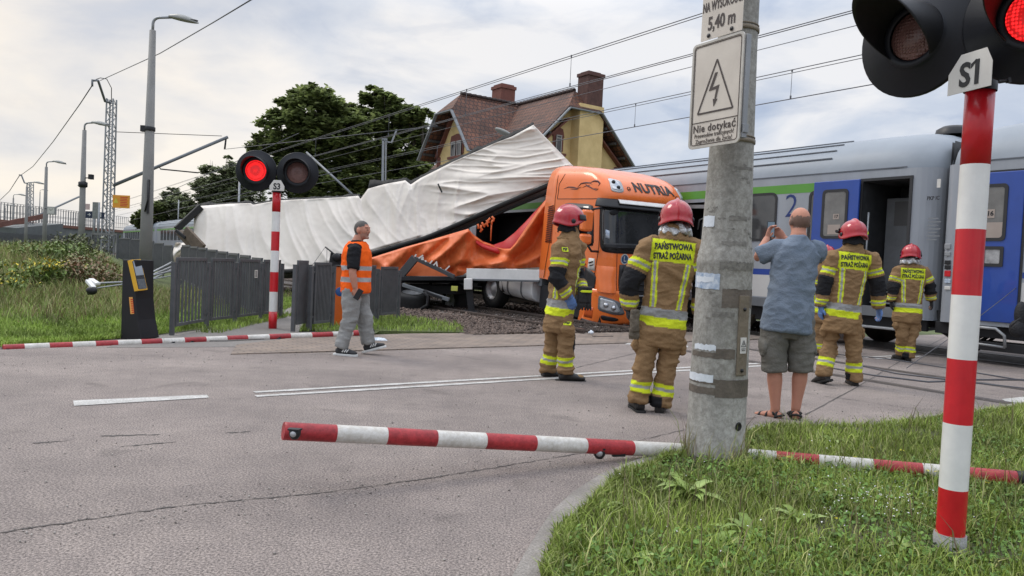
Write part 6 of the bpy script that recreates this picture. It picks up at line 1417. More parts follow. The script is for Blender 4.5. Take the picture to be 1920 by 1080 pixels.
for k, a in enumerate(((62, 545, 14.5, 26, 62, 26, WG, True, 'largest clump of yellow goldenrod on the bank below the bridge'), (108, 540, 15.2, 22, 54, 20, WG, True, 'right hand clump of yellow goldenrod on the bank'), (18, 560, 13.5, 14, 45, 10, WG, True, 'small goldenrod clump at the left edge of the bank'),
    (110, 530, 17, 40, 80, 50, [(.14, .20, .06), (.19, .25, .07)], False, 'dark green brush behind the goldenrod'), (40, 520, 18, 40, 64, 46, [(.13, .18, .06), (.18, .22, .08)], False, 'dark brush at the left edge behind the goldenrod'),
    (150, 520, 16, 26, 50, 40, WR, False, 'reddish brown dry weeds on top of the bank'), (185, 525, 16, 24, 34, 34, WR, False, 'low dry weeds at the right end of the bank top'), (150, 500, 19, 26, 66, 30, [(.10, .12, .05), (.13, .13, .07)], False, 'dark weeds below the second lamp pole'))):
    weed('goldenrod' if a[7] else 'weed_clump', a[8], a[0], a[1], a[2], a[3], a[4], a[5], a[6], 60+k, a[7])
# ================================================================ orange truck: tractor unit
def proj(p):
    v = Vector(p)-C0; d = v.dot(_F); return 960+FPX*v.dot(_Rt)/d, 540-FPX*v.dot(_U)/d
def interp(tab, z):
    if z <= tab[0][0]: return tab[0][1]
    for (a, va), (b, vb) in zip(tab[:-1], tab[1:]):
        if z <= b: k = (z-a)/(b-a); return va+(vb-va)*k
    return tab[-1][1]
CO = P(1126, 470, 15.9); CO.z = -0.27
CM = frame(CO, -UV, (0, 0, 1)) @ Matrix.Rotation(R(4.6), 4, 'Y') @ Matrix.Rotation(R(.5), 4, 'X')
FXT = [(.28, -.02), (.40, .04), (.55, .07), (1.05, .07), (1.25, .03), (1.9, 0), (2.95, -.15), (3.08, -.12), (3.22, -.18), (3.38, -.32), (3.52, -.55), (3.62, -.85), (3.69, -1.2), (3.72, -1.6)]
IYT = [(.28, .02), (.6, 0), (2.9, 0), (3.2, .02), (3.4, .06), (3.55, .13), (3.65, .24), (3.72, .45)]
CW = 2.48; CR = .30; CX0 = -2.25
def cpt(u, z, off=0.0):
    fx = interp(FXT, z); iy = interp(IYT, z); r = CR
    if u <= 1: p = Vector((CX0+(fx-r-CX0)*u, iy, z)); n = Vector((0, -1, 0))
    elif u <= 2: a = R(90*(u-1)); p = Vector((fx-r+r*math.sin(a), iy+r-r*math.cos(a), z)); n = Vector((math.sin(a), -math.cos(a), 0))
    elif u <= 3: p = Vector((fx, iy+r+(CW-2*r-2*iy)*(u-2), z)); n = Vector((1, 0, 0))
    elif u <= 4: a = R(90*(u-3)); p = Vector((fx-r+r*math.cos(a), CW-iy-r+r*math.sin(a), z)); n = Vector((math.cos(a), math.sin(a), 0))
    else: p = Vector((fx-r+(CX0-(fx-r))*(u-4), CW-iy, z)); n = Vector((0, 1, 0))
    # bow the front a little
    if 1 < u < 4: p.x += .06*math.sin(PI*min(1, max(0, (u-1)/3)))
    sl = .55*max(0, (z-3.1))/.6 if z > 3.1 else 0
    return p+(n+Vector((0, 0, sl))).normalized()*off
_gu = [(.01*i if i <= 100 else 1+(i-100)*.04 if i <= 125 else 2+(i-125)*.008) for i in range(251)]
_gu = [u for u in _gu if u <= 3.05]
_gz = [.28+.0215*j for j in range(161)]
_gp = np.array([[proj(CM @ cpt(u, z)) for z in _gz] for u in _gu])
def inv(px, py):
    d = ((_gp-np.array([px, py]))**2).sum(2); i, j = np.unravel_index(np.argmin(d), d.shape); return _gu[i], _gz[j]
mOr = M('truck_orange', (.84, .185, .035), .3, 0, .05, 1.5, coat=.5); mOrD = M('truck_orange_shaded', (.50, .08, .012), .45, 0, .1, 3)  # second orange is a darker copy, recess shade painted into vent and step
mSeam = M('seam_black', (.02, .012, .01), .7); mWs = M('windscreen', (.018, .02, .022), .06, 0, .5, .9, spec=.9, c2=(.05, .052, .055)); mPlast = M('black_plastic', (.016, .016, .018), .5, 0, .3, 4)
mChrome = M('lamp_chrome', (.55, .56, .58), .15, .8, .2, 18); mClear = M('headlamp_glass', (.50, .52, .54), .08, .3, .35, 12, spec=.9)
mAlu = M('tank_white', (.72, .72, .72), .35, 0, .10, 2.5, .05, 20)
truck = thing('truck_tractor', 'wrecked orange truck cab lettered NUTRIA, nose down on the near track', 'truck', CM)
mb = MB(); us = [.0, .2, .4, .6, .8, 1]+[1+.125*i for i in range(1, 9)]+[2+.1*i for i in range(1, 11)]+[3+.125*i for i in range(1, 9)]+[4.25, 4.5, 4.75, 5]
zs = [.28, .34, .42, .5, .6, .8, 1.05, 1.15, 1.25, 1.5, 1.75, 2.0, 2.3, 2.6, 2.9, 2.97, 3.03, 3.09, 3.15, 3.22, 3.29, 3.36, 3.42, 3.48, 3.53, 3.57, 3.61, 3.64, 3.67, 3.695, 3.715]
k = len(us); mb.add([cpt(u, z) for z in zs for u in us], [(i*k+j, i*k+j+1, (i+1)*k+j+1, (i+1)*k+j) for i in range(len(zs)-1) for j in range(k-1) if not (zs[i+1] <= 1.06 and us[j+1] <= .81)]+[tuple(range((len(zs)-1)*k, len(zs)*k))]+[(i*k+k-1, i*k, (i+1)*k, (i+1)*k+k-1) for i in range(len(zs)-1) if zs[i+1] > 1.06], True)
cabo = mb.build('cab_body', mOr, truck)
def bil(c4, a, b): p = [Vector(q) for q in c4]; return (p[0]*(1-a)+p[1]*a)*(1-b)+(p[3]*(1-a)+p[2]*a)*b
def cpatch(name, px4, mat, off=.012, parent=None, n=(10, 8), uv4=None, th=.01, rnd=0):
    c4 = uv4 or [inv(*q) for q in px4]
    mb = MB(); N_, K = n
    def f(a, b):
        if rnd:   # superellipse rounding of the patch corners
            x, y = 2*a-1, 2*b-1; m_ = max(abs(x), abs(y)); 
            if m_ > 1e-6: l = (abs(x)**rnd+abs(y)**rnd)**(1/rnd); x, y = x*m_/l, y*m_/l
            a, b = (x+1)/2, (y+1)/2
        u, z = bil(c4, a, b); return cpt(u, z, off)
    mb.grid(f, N_, K, True)
    return mb.build(name, mat, parent or truck, solid=th, fix=True)
def orient(o): return o
def cline(name, pxl, wd_=.012, mat=None, parent=None, off=.004):
    c = [inv(*q) for q in pxl]; pts_ = []
    for a, b in zip(c[:-1], c[1:]):
        for i in range(8): k_ = i/8; pts_.append(cpt(a[0]+(b[0]-a[0])*k_, a[1]+(b[1]-a[1])*k_, off))
    pts_.append(cpt(*c[-1], off)); mb = MB(); mb.tube(pts_, wd_/2, 6); return mb.build(name, mat or mSeam, parent or cabo)
# windscreen: wraps from the near corner across the front
ws = cpatch('windscreen', None, mWs, .016, n=(26, 10), uv4=[(1.34, 1.93), (3.5, 1.93), (3.5, 2.83), (1.34, 2.83)], rnd=9)
cpatch('windscreen_gasket', None, mPlast, .008, n=(26, 10), uv4=[(1.24, 1.86), (3.6, 1.86), (3.6, 2.90), (1.24, 2.90)], rnd=9)
# things seen behind the glass: dashboard band, sticker, wipers
cpatch('dashboard_shade', None, mPlast, .019, ws, n=(22, 3), uv4=[(1.4, 1.95), (3.4, 1.95), (3.4, 2.12), (1.4, 2.05)], th=.002)
cpatch('windscreen_sticker', [(1136, 446), (1143, 448), (1143, 432), (1136, 430)], mPaper2, .022, ws, n=(2, 2), th=.002)
for a, b in ((1.6, 2.5), (2.4, 3.3)):
    mb = MB(); mb.tube([cpt(a, 1.93, .03), cpt((a+b)/2, 1.99, .035), cpt(b, 2.02, .03)], .012, 6); mb.build('wiper', mPlast, ws)
mb = MB(); mb.ell(cpt(1.85, 2.72, .02), (.02, .13, .07), n=14, k=8); mb.build('interior_mirror', mPlast, ws)
# sun visor: black, with a white centre strip
def visf(u): return .10+.08*math.sin(PI*min(1, max(0, (u-1.0)/3)))
mb = MB(); mb.grid(lambda a, b: cpt(1.12+2.6*a, 3.00-.18*b, .02+visf(1.12+2.6*a)*.7*(b**.7)), 30, 6); mb.build('sun_visor', mPlast, truck, solid=.02)
mb = MB(); mb.grid(lambda a, b: cpt(1.95+1.3*a, 3.00-.085*b-.0*a, .045+visf(2.2)*(b**.7)*.55), 20, 4); mb.build('visor_strip', mWhiteP, truck, solid=.01)
# roof lights
for nm, c4 in (('roof_lamp', [(1146, 357), (1170, 362), (1161, 337), (1139, 333)]),):
    o = cpatch('roof_lamp_rim', c4, M('lamp_rim_white', (.55, .56, .56), .3, .2), .012, rnd=6); 
    cc = [Vector(q) for q in c4]; ctr = sum(cc, Vector((0, 0)))/4; o2 = cpatch('roof_lamp_glass', [tuple(q.lerp(ctr, .2)) for q in cc], mClear, .018, o, rnd=6)
    for q in ((1150, 342), (1158, 352)):
        u, z = inv(*q); mb = MB(); mb.ell(cpt(u, z, .018), (.045, .045, .045), n=12, k=8); mb.build('lamp_reflector', mPlast, o2)
o = cpatch('roof_lamp_rim', None, _mats['lamp_rim_white'], .012, uv4=[(3.05, 3.12), (3.5, 3.14), (3.45, 3.42), (3.05, 3.4)], rnd=6); cpatch('roof_lamp_glass', None, mClear, .02, o, uv4=[(3.1, 3.15), (3.45, 3.17), (3.4, 3.39), (3.1, 3.37)], rnd=6)
# lettering NUTRIA and the two small badges
def ctext(body, px, py, size, mat, name, **k):
    u0, z0 = inv(px, py); V, F = text_geo(body, size=size, **k)
    def mp(v):
        if u0 >= 2: u = u0+v.x/(CW-2*CR)
        elif u0 <= 1: u = u0+v.x/(-CX0-CR)
        else: u = u0+v.x/(CR*PI/2)
        return cpt(u, z0+v.y*(.8 if z0 > 3.1 else 1), .012+v.z)
    mb = MB(); mb.add([mp(v) for v in V], F); return mb.build(name, mat, cabo, fix=False)
ctext('NUTRIA', 1224, 356, .335, mInk, 'company_lettering', bold=.012, sx=1.0, ext=.003, sp=1.05)
for q in ((1179, 354), (1269, 371)):
    u, z = inv(*q); mb = MB()
    for i in range(12): a = 2*PI*i/12; b = 2*PI*(i+1)/12; mb.bar(cpt(u+.045*math.cos(a)/1.9, z+.04*math.sin(a), .012), cpt(u+.045*math.cos(b)/1.9, z+.04*math.sin(b), .012), .008, .008, up=(1, 0, 0))
    mb.bar(cpt(u-.015, z-.02, .012), cpt(u+.015, z-.0, .012), .012, .008, up=(1, 0, 0)); mb.build('round_emblem', mSeam, cabo)
# flame-like curl graphic on the side of the roof fairing
mb = MB()
for pl, wd_ in ((((1058, 354), (1066, 350), (1074, 351), (1083, 353), (1092, 350)), .03), (((1083, 352), (1090, 345), (1098, 342), (1106, 343), (1112, 347)), .035), (((1092, 352), (1100, 349), (1106, 351), (1112, 355), (1121, 352)), .03), (((1106, 342), (1114, 339), (1121, 340), (1125, 344), (1122, 350)), .045), (((1097, 345), (1102, 348), (1108, 346)), .02), (((1112, 355), (1118, 356), (1123, 352)), .02), (((1070, 354), (1078, 355), (1086, 355)), .018)):
    c = [inv(*q) for q in pl]; pts_ = []
    for a, b in zip(c[:-1], c[1:]):
        for i in range(5): pts_.append(cpt(a[0]+(b[0]-a[0])*i/5, a[1]+(b[1]-a[1])*i/5, .004))
    m_ = len(pts_); mb.tube(pts_, [max(.003, wd_*.42*math.sin(PI*(i+.6)/(m_+.2))) for i in range(m_)], 6)
mb.build('curl_graphic', M('dark_red_ink', (.05, .02, .03), .5), cabo)
# seams
for l_ in ([(1047, 330), (1040, 394), (1031, 450), (1020, 520)], [(1060, 326), (1049, 345), (1045, 372), (1125, 371)], [(1028, 394), (1046, 396)], [(1126, 388), (1124, 450), (1122, 470), (1110, 545)], [(1125, 455), (1160, 466), (1285, 490)], [(1157, 468), (1157, 546)], [(1055, 470), (1053, 500), (1085, 515), (1118, 520)], [(1112, 545), (1155, 552), (1240, 562)], [(1108, 585), (1106, 606)]):
    cline('panel_seam', l_)
# side window, door, mirrors
sw = cpatch('side_window', None, mPlast, .006, n=(6, 8), uv4=[(.42, 2.05), (.97, 1.93), (.97, 2.85), (.40, 2.85)], rnd=10); cpatch('glass', None, mWs, .012, sw, n=(6, 8), uv4=[(.45, 2.09), (.94, 1.97), (.94, 2.81), (.43, 2.81)], rnd=10)
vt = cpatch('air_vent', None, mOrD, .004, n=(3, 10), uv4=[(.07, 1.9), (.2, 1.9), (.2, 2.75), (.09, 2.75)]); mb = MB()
for i in range(17):
    z = 1.92+.05*i; mb.bar(cpt(.08, z, .012), cpt(.19, z+.05, .012), .012, .012, up=(0, -1, 0))
mb.build('vent_bars', mSeam, vt)
dn = Vector((0, -1, 0))
mb = MB(); c_ = cpt(.98, 2.35, .0)
def mirror(z0, z1, x0, x1, nm):
    mb = MB(); c = Vector(((x0+x1)/2, -.42, (z0+z1)/2)); mb.cbox(c, (x1-x0, .26, z1-z0)); return mb.build(nm, mOr, truck, .05, sub=0)
fxm = interp(FXT, 2.4)
m1_ = mirror(2.27, 2.72, fxm-.20, fxm-.02, 'mirror_housing'); m2_ = mirror(2.00, 2.22, fxm-.20, fxm-.02, 'mirror_housing')
mb = MB(); mb.box(fxm-.24, fxm-.20, -.56, -.28, 1.97, 2.76); mb.build('mirror_back', mPlast, truck, .02)
mb = MB(); mb.box(fxm-.246, fxm-.241, -.53, -.31, 2.3, 2.7); mb.build('mirror_glass', mChrome, m1_)
mb = MB(); mb.tube([(fxm-.1, -.30, 2.74), (fxm-.12, .02, 2.80)], .022, 8); mb.tube([(fxm-.1, -.34, 1.99), (fxm-.12, -.2, 1.86), (fxm-.15, .02, 1.86)], .025, 8); mb.build('mirror_arm', mPlast, truck)
u, z = .80, 1.55; mb = MB(); mb.box(cpt(u, z).x-.1, cpt(u, z).x+.1, -.03, 0, z-.02, z+.02); mb.build('door_handle', mPlast, truck, .008)
# stickers: damage notice on the door, L sign
pl_ = cpatch('notice_sticker', [(1102, 506), (1115, 508), (1116, 485), (1104, 483)], mPlate, .008, n=(3, 3), th=.003); 
cline('sticker_print', [(1105, 492), (1113, 490)], .03, mSeam, pl_, .012); cline('sticker_print', [(1105, 499), (1113, 496)], .02, mSeam, pl_, .012)
u, z = inv(1164, 486)
def cdisc(u, z, r_, off, mat, name, parent):
    mb = MB(); n = 24; mb.add([cpt(u, z, off)]+[cpt(u+r_*math.cos(2*PI*i/n)/1.88, z+r_*math.sin(2*PI*i/n), off) for i in range(n)], [(0, i+1, (i+1) % n+1) for i in range(n)]); return mb.build(name, mat, parent)
u = max(u, 2.12); dsk = cdisc(u, z, .115, .008, M('grey_ring', (.42, .42, .40), .5), 'round_sign', truck); cdisc(u, z, .09, .011, M('sign_navy', (.02, .06, .14), .5), 'sign_field', dsk)
V, F = text_geo('L', size=.16, bold=.004); mb = MB(); mb.add([cpt(u+v.x/1.88, z+v.y, .014) for v in V], F); mb.build('letter', mWhiteP, dsk)
# corner deflector, grille, badge, bumper, headlamps
mb = MB(); mb.grid(lambda a, b: cpt(1.15+.85*a, 1.02+.55*b, .012+.09*math.sin(PI*min(1, a*.9))*(1-b)**.5*(1 if b < .98 else 0)), 12, 10); mb.build('corner_deflector', mOr, truck)
gr_ = cpatch('grille', None, mPlast, .02, n=(20, 8), uv4=[(2.05, .62), (2.95, .62), (2.95, 1.62), (2.05, 1.62)], th=.02)
for i in range(6): mb = MB(); z = .72+.12*i; mb.tube([cpt(2.08+.84*j/10, z, .03) for j in range(11)], .018, 6); mb.build('grille_bar', mSteel if i == 2 else mTrD, gr_)
cpatch('badge_panel', None, M('silver_panel', (.36, .37, .38), .35, .4), .045, gr_, n=(8, 4), uv4=[(2.1, 1.32), (2.9, 1.32), (2.9, 1.56), (2.1, 1.56)], rnd=8)
bp = cpatch('bumper', None, mOr, .03, n=(30, 10), uv4=[(.86, .30), (2.3, .30), (2.2, 1.06), (.95, 1.06)], th=.03)
cpatch('bumper', None, mOr, .03, n=(20, 10), uv4=[(2.75, .30), (4.1, .30), (4.05, 1.06), (2.8, 1.06)], th=.03); cpatch('lower_intake', None, mPlast, .034, n=(12, 4), uv4=[(2.3, .34), (2.75, .34), (2.75, .6), (2.3, .6)])
hl = cpatch('headlamp_rim', None, mGreySteel, .036, n=(12, 8), uv4=[(1.32, .62), (2.18, .53), (2.06, .86), (1.30, .95)], rnd=7); hg = cpatch('headlamp_glass', None, mClear, .05, hl, n=(12, 8), uv4=[(1.40, .66), (2.10, .58), (2.0, .83), (1.38, .90)], rnd=7, th=.02)
for a, b in ((1.62, .75), (1.92, .70)):
    mb = MB(); mb.ell(cpt(a, b, .05), (.06, .06, .06), n=14, k=8); mb.build('reflector', mChrome, hg)
cpatch('fog_lamp', None, mPlast, .036, n=(8, 3), uv4=[(1.5, .42), (2.1, .40), (2.05, .49), (1.45, .53)], rnd=5)
cpatch('headlamp_rim', None, mGreySteel, .036, n=(12, 8), uv4=[(2.85, .55), (3.7, .62), (3.7, .95), (2.95, .86)], rnd=7)
stp = cpatch('step_well', None, mPlast, .014, n=(4, 6), uv4=[(.86, .98), (1.0, .98), (1.16, 1.30), (.84, 1.5)])
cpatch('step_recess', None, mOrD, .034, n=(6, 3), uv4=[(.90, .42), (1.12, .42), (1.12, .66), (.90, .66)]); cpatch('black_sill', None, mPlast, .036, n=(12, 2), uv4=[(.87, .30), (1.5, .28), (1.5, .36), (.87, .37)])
# rear side fairing block, chassis, tank, wheels, fifth wheel
mb = MB(); mb.box(CX0-.06, CX0+.10, .02, .3, .85, 1.15); mb.build('rear_step', mGreySteel, truck, .02)
mb = MB(); mb.box(-6.1, -1.0, .75, .85, .6, .85); mb.box(-6.1, -1.0, 1.63, 1.73, .6, .85); mb.box(-6.1, -5.9, .85, 1.63, .6, .85); mb.box(-4.6, -4.4, .85, 1.63, .6, .85); mb.box(-4.9, -4.1, .6, 1.88, .86, 1.0); mb.build('chassis', mTrD, truck, .01)
mb = MB(); mb.box(-2.2, .0, .05, 2.4, .35, .9); mb.build('floor_pan', mTrD, truck)
mb = MB(); mb.prism(rrect(.0, .66, .16, .84, .27, 8), 1.45, frame((-3.92, .0, .26), (0, 1, 0), (1, 0, 0)) ) ; tk = mb.build('fuel_tank', mAlu, truck, .02)
mb = MB()
for x in (-3.55, -2.95): mb.prism(rrect(-.012, .67, .148, .85, .275, 8), .05, frame((x, 0, .26), (0, 1, 0), (1, 0, 0)))
mb.build('tank_strap', mGreySteel, tk)
mTyre = M('tyre', (.018, .018, .018), .8, 0, .3, 12, .3, 60); mHub = M('wheel_rim', (.55, .55, .55), .4, .2, .2, 8)
def wheel(parent, c, ax, r_=.5, w_=.3, name='wheel'):
    Q = frame(c, Vector(ax).orthogonal(), ax); e = thing_child(name, parent) if False else None
    mb = MB(Q); mb.lathe([(r_*.56, -w_/2), (r_*.9, -w_/2), (r_*.985, -w_*.42), (r_, -w_*.3), (r_, w_*.3), (r_*.985, w_*.42), (r_*.9, w_/2), (r_*.56, w_/2), (r_*.56, -w_/2)], n=40)
    ty = mb.build(name, mTyre, parent); mb = MB(Q); mb.lathe([(0, w_*.30), (.09, w_*.30), (.11, w_*.22), (.16, w_*.20), (.18, w_*.1), (r_*.42, w_*.14), (r_*.50, w_*.36), (r_*.57, w_*.46), (r_*.57, -w_*.4), (0, -w_*.4)], n=30); mb.build('rim', mHub, ty); return ty
for x, y0 in ((-1.35, .22), (-4.35, .20)):
    wheel(truck, (x, y0, .5), (0, -1, 0)); wheel(truck, (x, CW-y0, .5), (0, 1, 0))
mb = MB(); mb.grid(lambda a, b: Vector((-4.35+.62*math.cos(PI*(1-a)), .0+.5*b, .5+.60*math.sin(PI*a))), 14, 2); mb.build('mudguard', mPlast, truck, solid=.02)
# ================================================================ semi-trailer, crushed
def poly_y(tab, x): return interp(tab, x)
TOPL = [(378, 386), (430, 382), (470, 381), (475, 384), (520, 376), (560, 374), (640, 370), (672, 367), (676, 373), (690, 354), (722, 345), (760, 338), (770, 346), (788, 334), (800, 328), (850, 303), (900, 281), (928, 268), (960, 256), (1000, 234)]
BOTL = [(330, 508), (450, 508), (548, 505), (600, 497), (650, 486), (700, 471), (750, 457), (800, 442), (850, 421), (900, 399), (940, 381), (980, 364), (1035, 341), (1085, 322)]
def lerp_poly(tab, s):      # s in 0..1 along x
    x = tab[0][0]+(tab[-1][0]-tab[0][0])*s; return x, interp(tab, x)
def dep(s, v): return 24.2+(18.5-24.2)*s**.92+.9*(v)          # v: 0 bottom, 1 top
def fold(s, v):
    X = s*14; Z = v*2.4; w1 = noise.noise(Vector((X*.35, Z*.35, 2.0)))*.35; w2 = noise.noise(Vector((X*1.3, Z*1.3, 6.0)))*.2
    def rg(q, pw): n_ = abs(noise.noise(q)); return (1-n_*1.9)**pw if n_ < .5 else 0
    def layer(th, sd, k):
        c_ = X*math.sin(th)+Z*math.cos(th)+w1; a_ = -X*math.cos(th)+Z*math.sin(th)
        return .10*rg(Vector((c_*1.2*k, a_*.2, 4.1+sd)), 3)+.05*rg(Vector((c_*2.7*k+w2, a_*.38, 8.3+sd)), 3)*(.4+max(0, .3+noise.noise(Vector((X*.8, Z*.9, 12.0+sd)))))
    wL = 1-sstep(.50, .66, s); wM = sstep(.44, .56, s)*(1-sstep(.68, .80, s)); wR = sstep(.62, .76, s)
    h = wL*.55*layer(R(68), 0, 1)+wM*.8*layer(R(112), 5, 1.1)+wR*1.15*layer(R(26), 9, 1.25)
    return h+.13*noise.noise(Vector((X*.45, Z*.7, 0)))+.006*noise.noise(Vector((X*6, Z*6, 3)))
tr0 = P(700, 520, 20); tr0.z = 0
trailer = thing('semi_trailer', 'crushed semi-trailer tilted under a long white wrinkled side tarpaulin', 'trailer', Matrix.Translation(tr0))
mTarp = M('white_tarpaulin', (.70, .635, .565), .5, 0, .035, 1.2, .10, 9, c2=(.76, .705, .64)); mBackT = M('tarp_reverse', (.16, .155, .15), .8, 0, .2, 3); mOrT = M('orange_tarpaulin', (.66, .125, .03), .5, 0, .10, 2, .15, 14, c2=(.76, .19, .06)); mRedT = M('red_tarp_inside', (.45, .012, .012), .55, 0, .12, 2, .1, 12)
def tarp_pt(s, v, off=0):
    xt, yt = lerp_poly(TOPL, s); xb, yb = lerp_poly(BOTL, s); x = xb+(xt-xb)*v; y = yb+(yt-yb)*v
    if s < .02: x -= 6*math.sin(v*9)*(1-s/.02)
    ed = min(1, v/.04, (1-v)/.03, s/.01+.3, (1-s)/.012)
    d = dep(s, v)-fold(s, v)*max(.25, ed)+off; return P(x, y, d)-tr0
mb = MB(); mb.grid(lambda a, b: tarp_pt(a, b), 420, 90); mb.build('side_curtain', mTarp, trailer, solid=.012)
# roof sheet and far side behind it
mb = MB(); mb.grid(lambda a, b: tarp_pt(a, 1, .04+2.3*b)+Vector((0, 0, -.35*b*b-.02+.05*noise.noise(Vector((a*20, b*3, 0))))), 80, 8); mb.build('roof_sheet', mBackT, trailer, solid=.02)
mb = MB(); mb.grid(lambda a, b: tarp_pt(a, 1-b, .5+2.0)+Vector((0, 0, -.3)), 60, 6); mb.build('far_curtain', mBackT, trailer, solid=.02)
# black torn edge along the top
mb = MB(); vs = []
N_ = 260
for i in range(N_+1):
    s = i/N_; p = tarp_pt(s, 1, .06); h = .05+.10*max(0, noise.noise(Vector((s*26, 0, 0))))+(.03+.30*max(0, noise.noise(Vector((s*9, 5, 0)))) if s > .5 else 0)+.05*abs(noise.noise(Vector((s*90, 0, 0))))
    vs += [p+Vector((0, 0, -.05)), p+Vector((0, .1, h))]
mb.add(vs, [(2*i, 2*i+2, 2*i+3, 2*i+1) for i in range(N_)], True); mb.build('torn_roof_edge', mRubber, trailer, solid=.03)
# black bottom rail
mb = MB(); pts_ = [tarp_pt(i/60, 0, -.02)+Vector((0, 0, -.055)) for i in range(14, 61)]; mb.loft(pts_, .068, [.06]*len(pts_), (0, 0, 1), 8); mb.build('side_rail', mRubber, trailer)
mb = MB(); pts_ = [tarp_pt(i/60, 0, .10)+Vector((0, 0, -.24)) for i in range(30, 61)]; mb.tube(pts_, .035, 6); mb.build('inner_rail', mTrD, trailer)
# rear frame at the left end, broken boards
mb = MB(); mb.bar(P(331, 430, 24.5)-tr0, P(376, 388, 24.9)-tr0, .30, .2); mb.build('rear_frame', mRubber, trailer, .02)
mWood = M('splintered_wood', (.12, .09, .065), .8, 0, .35, 6, .5, 20)
mb = MB(); mb.bar(P(336, 436, 23.6)-tr0, P(372, 474, 23.2)-tr0, .12, .20); mb.build('broken_beam', mWood, trailer, .01)
mb = MB(); mb.bar(P(347, 433, 23.4)-tr0, P(380, 468, 23.0)-tr0, .10, .34); mb.build('broken_board', mWood, trailer, .01)
mb = MB(); mb.bar(P(330, 432, 23.5)-tr0, P(348, 446, 23.3)-tr0, .06, .10); mb.build('broken_board', mTrD, trailer, .01)
mb = MB(); mb.grid(lambda a, b: P(330-6*math.sin(a*4)+(30*(1-a))*b*(1-.2*a), 455+52*a, 23.6+.3*math.sin(a*9+b*4))-tr0, 14, 8); mb.build('torn_flap', mTarp, trailer, solid=.012)
mb = MB()
for x0, y0, x1, y1 in ((322, 492, 283, 512), (322, 500, 278, 519), (322, 505, 284, 524)): mb.tube([P(x0, y0, 15)-tr0, P(x1, y1, 14)-tr0], .018, 6)
mb.build('bent_tubes', mSteel, trailer)
# small upstanding slit and strap marks on the curtain
mb = MB(); mb.grid(lambda a, b: tarp_pt(.694+.004*a, .60+.17*b, -.20), 1, 8); mb.build('tear_in_curtain', mRubber, trailer)
# orange front tarpaulin
OT = [(640, 492), (700, 482), (760, 463), (800, 452), (850, 437), (878, 429), (888, 440), (905, 452), (925, 459), (945, 466), (957, 466), (966, 456), (977, 440), (988, 424), (999, 408), (1010, 391), (1021, 377), (1034, 366)]
OB = [(640, 520), (700, 520), (740, 514), (770, 500), (795, 492), (820, 503), (850, 519), (868, 516), (880, 506), (920, 503), (960, 504), (1000, 502), (1034, 500)]
def pdist(x, y, l_):
    best = 1e9
    for (x0, y0), (x1, y1) in zip(l_[:-1], l_[1:]):
        dx, dy = x1-x0, y1-y0; t = max(0, min(1, ((x-x0)*dx+(y-y0)*dy)/(dx*dx+dy*dy+1e-9))); best = min(best, math.hypot(x-x0-t*dx, y-y0-t*dy))
    return best
RG = [([(878, 430), (846, 462), (812, 488)], .38, 9), ([(878, 430), (872, 462), (858, 500)], .30, 11), ([(850, 440), (820, 470), (790, 490)], -.20, 8), ([(1030, 368), (990, 430), (958, 474), (922, 500)], .42, 12), ([(880, 500), (915, 494), (958, 488)], .20, 7),
      ([(905, 465), (930, 480), (960, 482)], -.28, 12), ([(1020, 420), (1000, 460), (960, 492)], -.26, 11), ([(1030, 470), (990, 490), (940, 500)], .20, 9), ([(760, 470), (735, 492), (720, 510)], .22, 9), ([(800, 455), (775, 480), (765, 495)], -.18, 8), ([(846, 508), (858, 500), (880, 498)], -.25, 6), ([(700, 485), (720, 500)], .15, 8)]
def opt(x, v):
    yt, yb = interp(OT, x), interp(OB, x); y = yb+(yt-yb)*v; d = 19.6+(17.95-19.6)*(x-690)/340
    for l_, A_, w_ in RG: q = pdist(x, y, l_); d -= A_*.8*math.exp(-(q/w_)**2)
    d -= .05*noise.noise(Vector((x*.05, y*.05, 1)))+.02*noise.noise(Vector((x*.2, y*.12, 1)))
    if v > .93: d += (v-.93)*3
    return P(x, y, d)-tr0
mb = MB(); mb.grid(lambda a, b: opt(640+394*a, b), 260, 60); mb.build('orange_tarpaulin', mOrT, trailer, solid=.015)
RT = [(893, 446), (905, 452), (925, 459), (945, 452), (965, 436), (985, 416), (1005, 394), (1025, 372), (1040, 360)]
mb = MB(); mb.grid(lambda a, b: (lambda x: P(x, interp(RT, x)+(interp(OT, x)+14-interp(RT, x))*b, 18.75-.25*math.sin(b*2)+.05*math.sin(x*.12)))(893+147*a)-tr0, 60, 10); mb.build('red_tarp_inside', mRedT, trailer, solid=.015)
mb = MB()       # torn edge with reinforcement bar
mb.add([P(*q_)-tr0 for q_ in ((752, 517, 19.0), (846, 518, 18.5), (812, 500, 18.7), (782, 487, 18.9))], [(0, 1, 2, 3)]); mb.build('folded_tarp', mOrT, trailer, solid=.01); mb = MB()
mb.bar(P(778, 484, 18.6)-tr0, P(852, 519, 18.0)-tr0, .05, .10); mb.bar(P(778, 484, 18.6)-tr0, P(750, 518, 18.8)-tr0, .06, .22); mb.build('bent_frame_bar', M('dark_steel', (.07, .07, .075), .5, .3), trailer, .01)
mb = MB()
for k in range(9): a = P(778+7*k, 481+3.3*k, 18.3)-tr0; mb.bar(a, a+Vector((random.uniform(-.03, .12), 0, random.uniform(.02, .12))), .06, .03)
mb.build('torn_lining', mWhiteP, trailer)
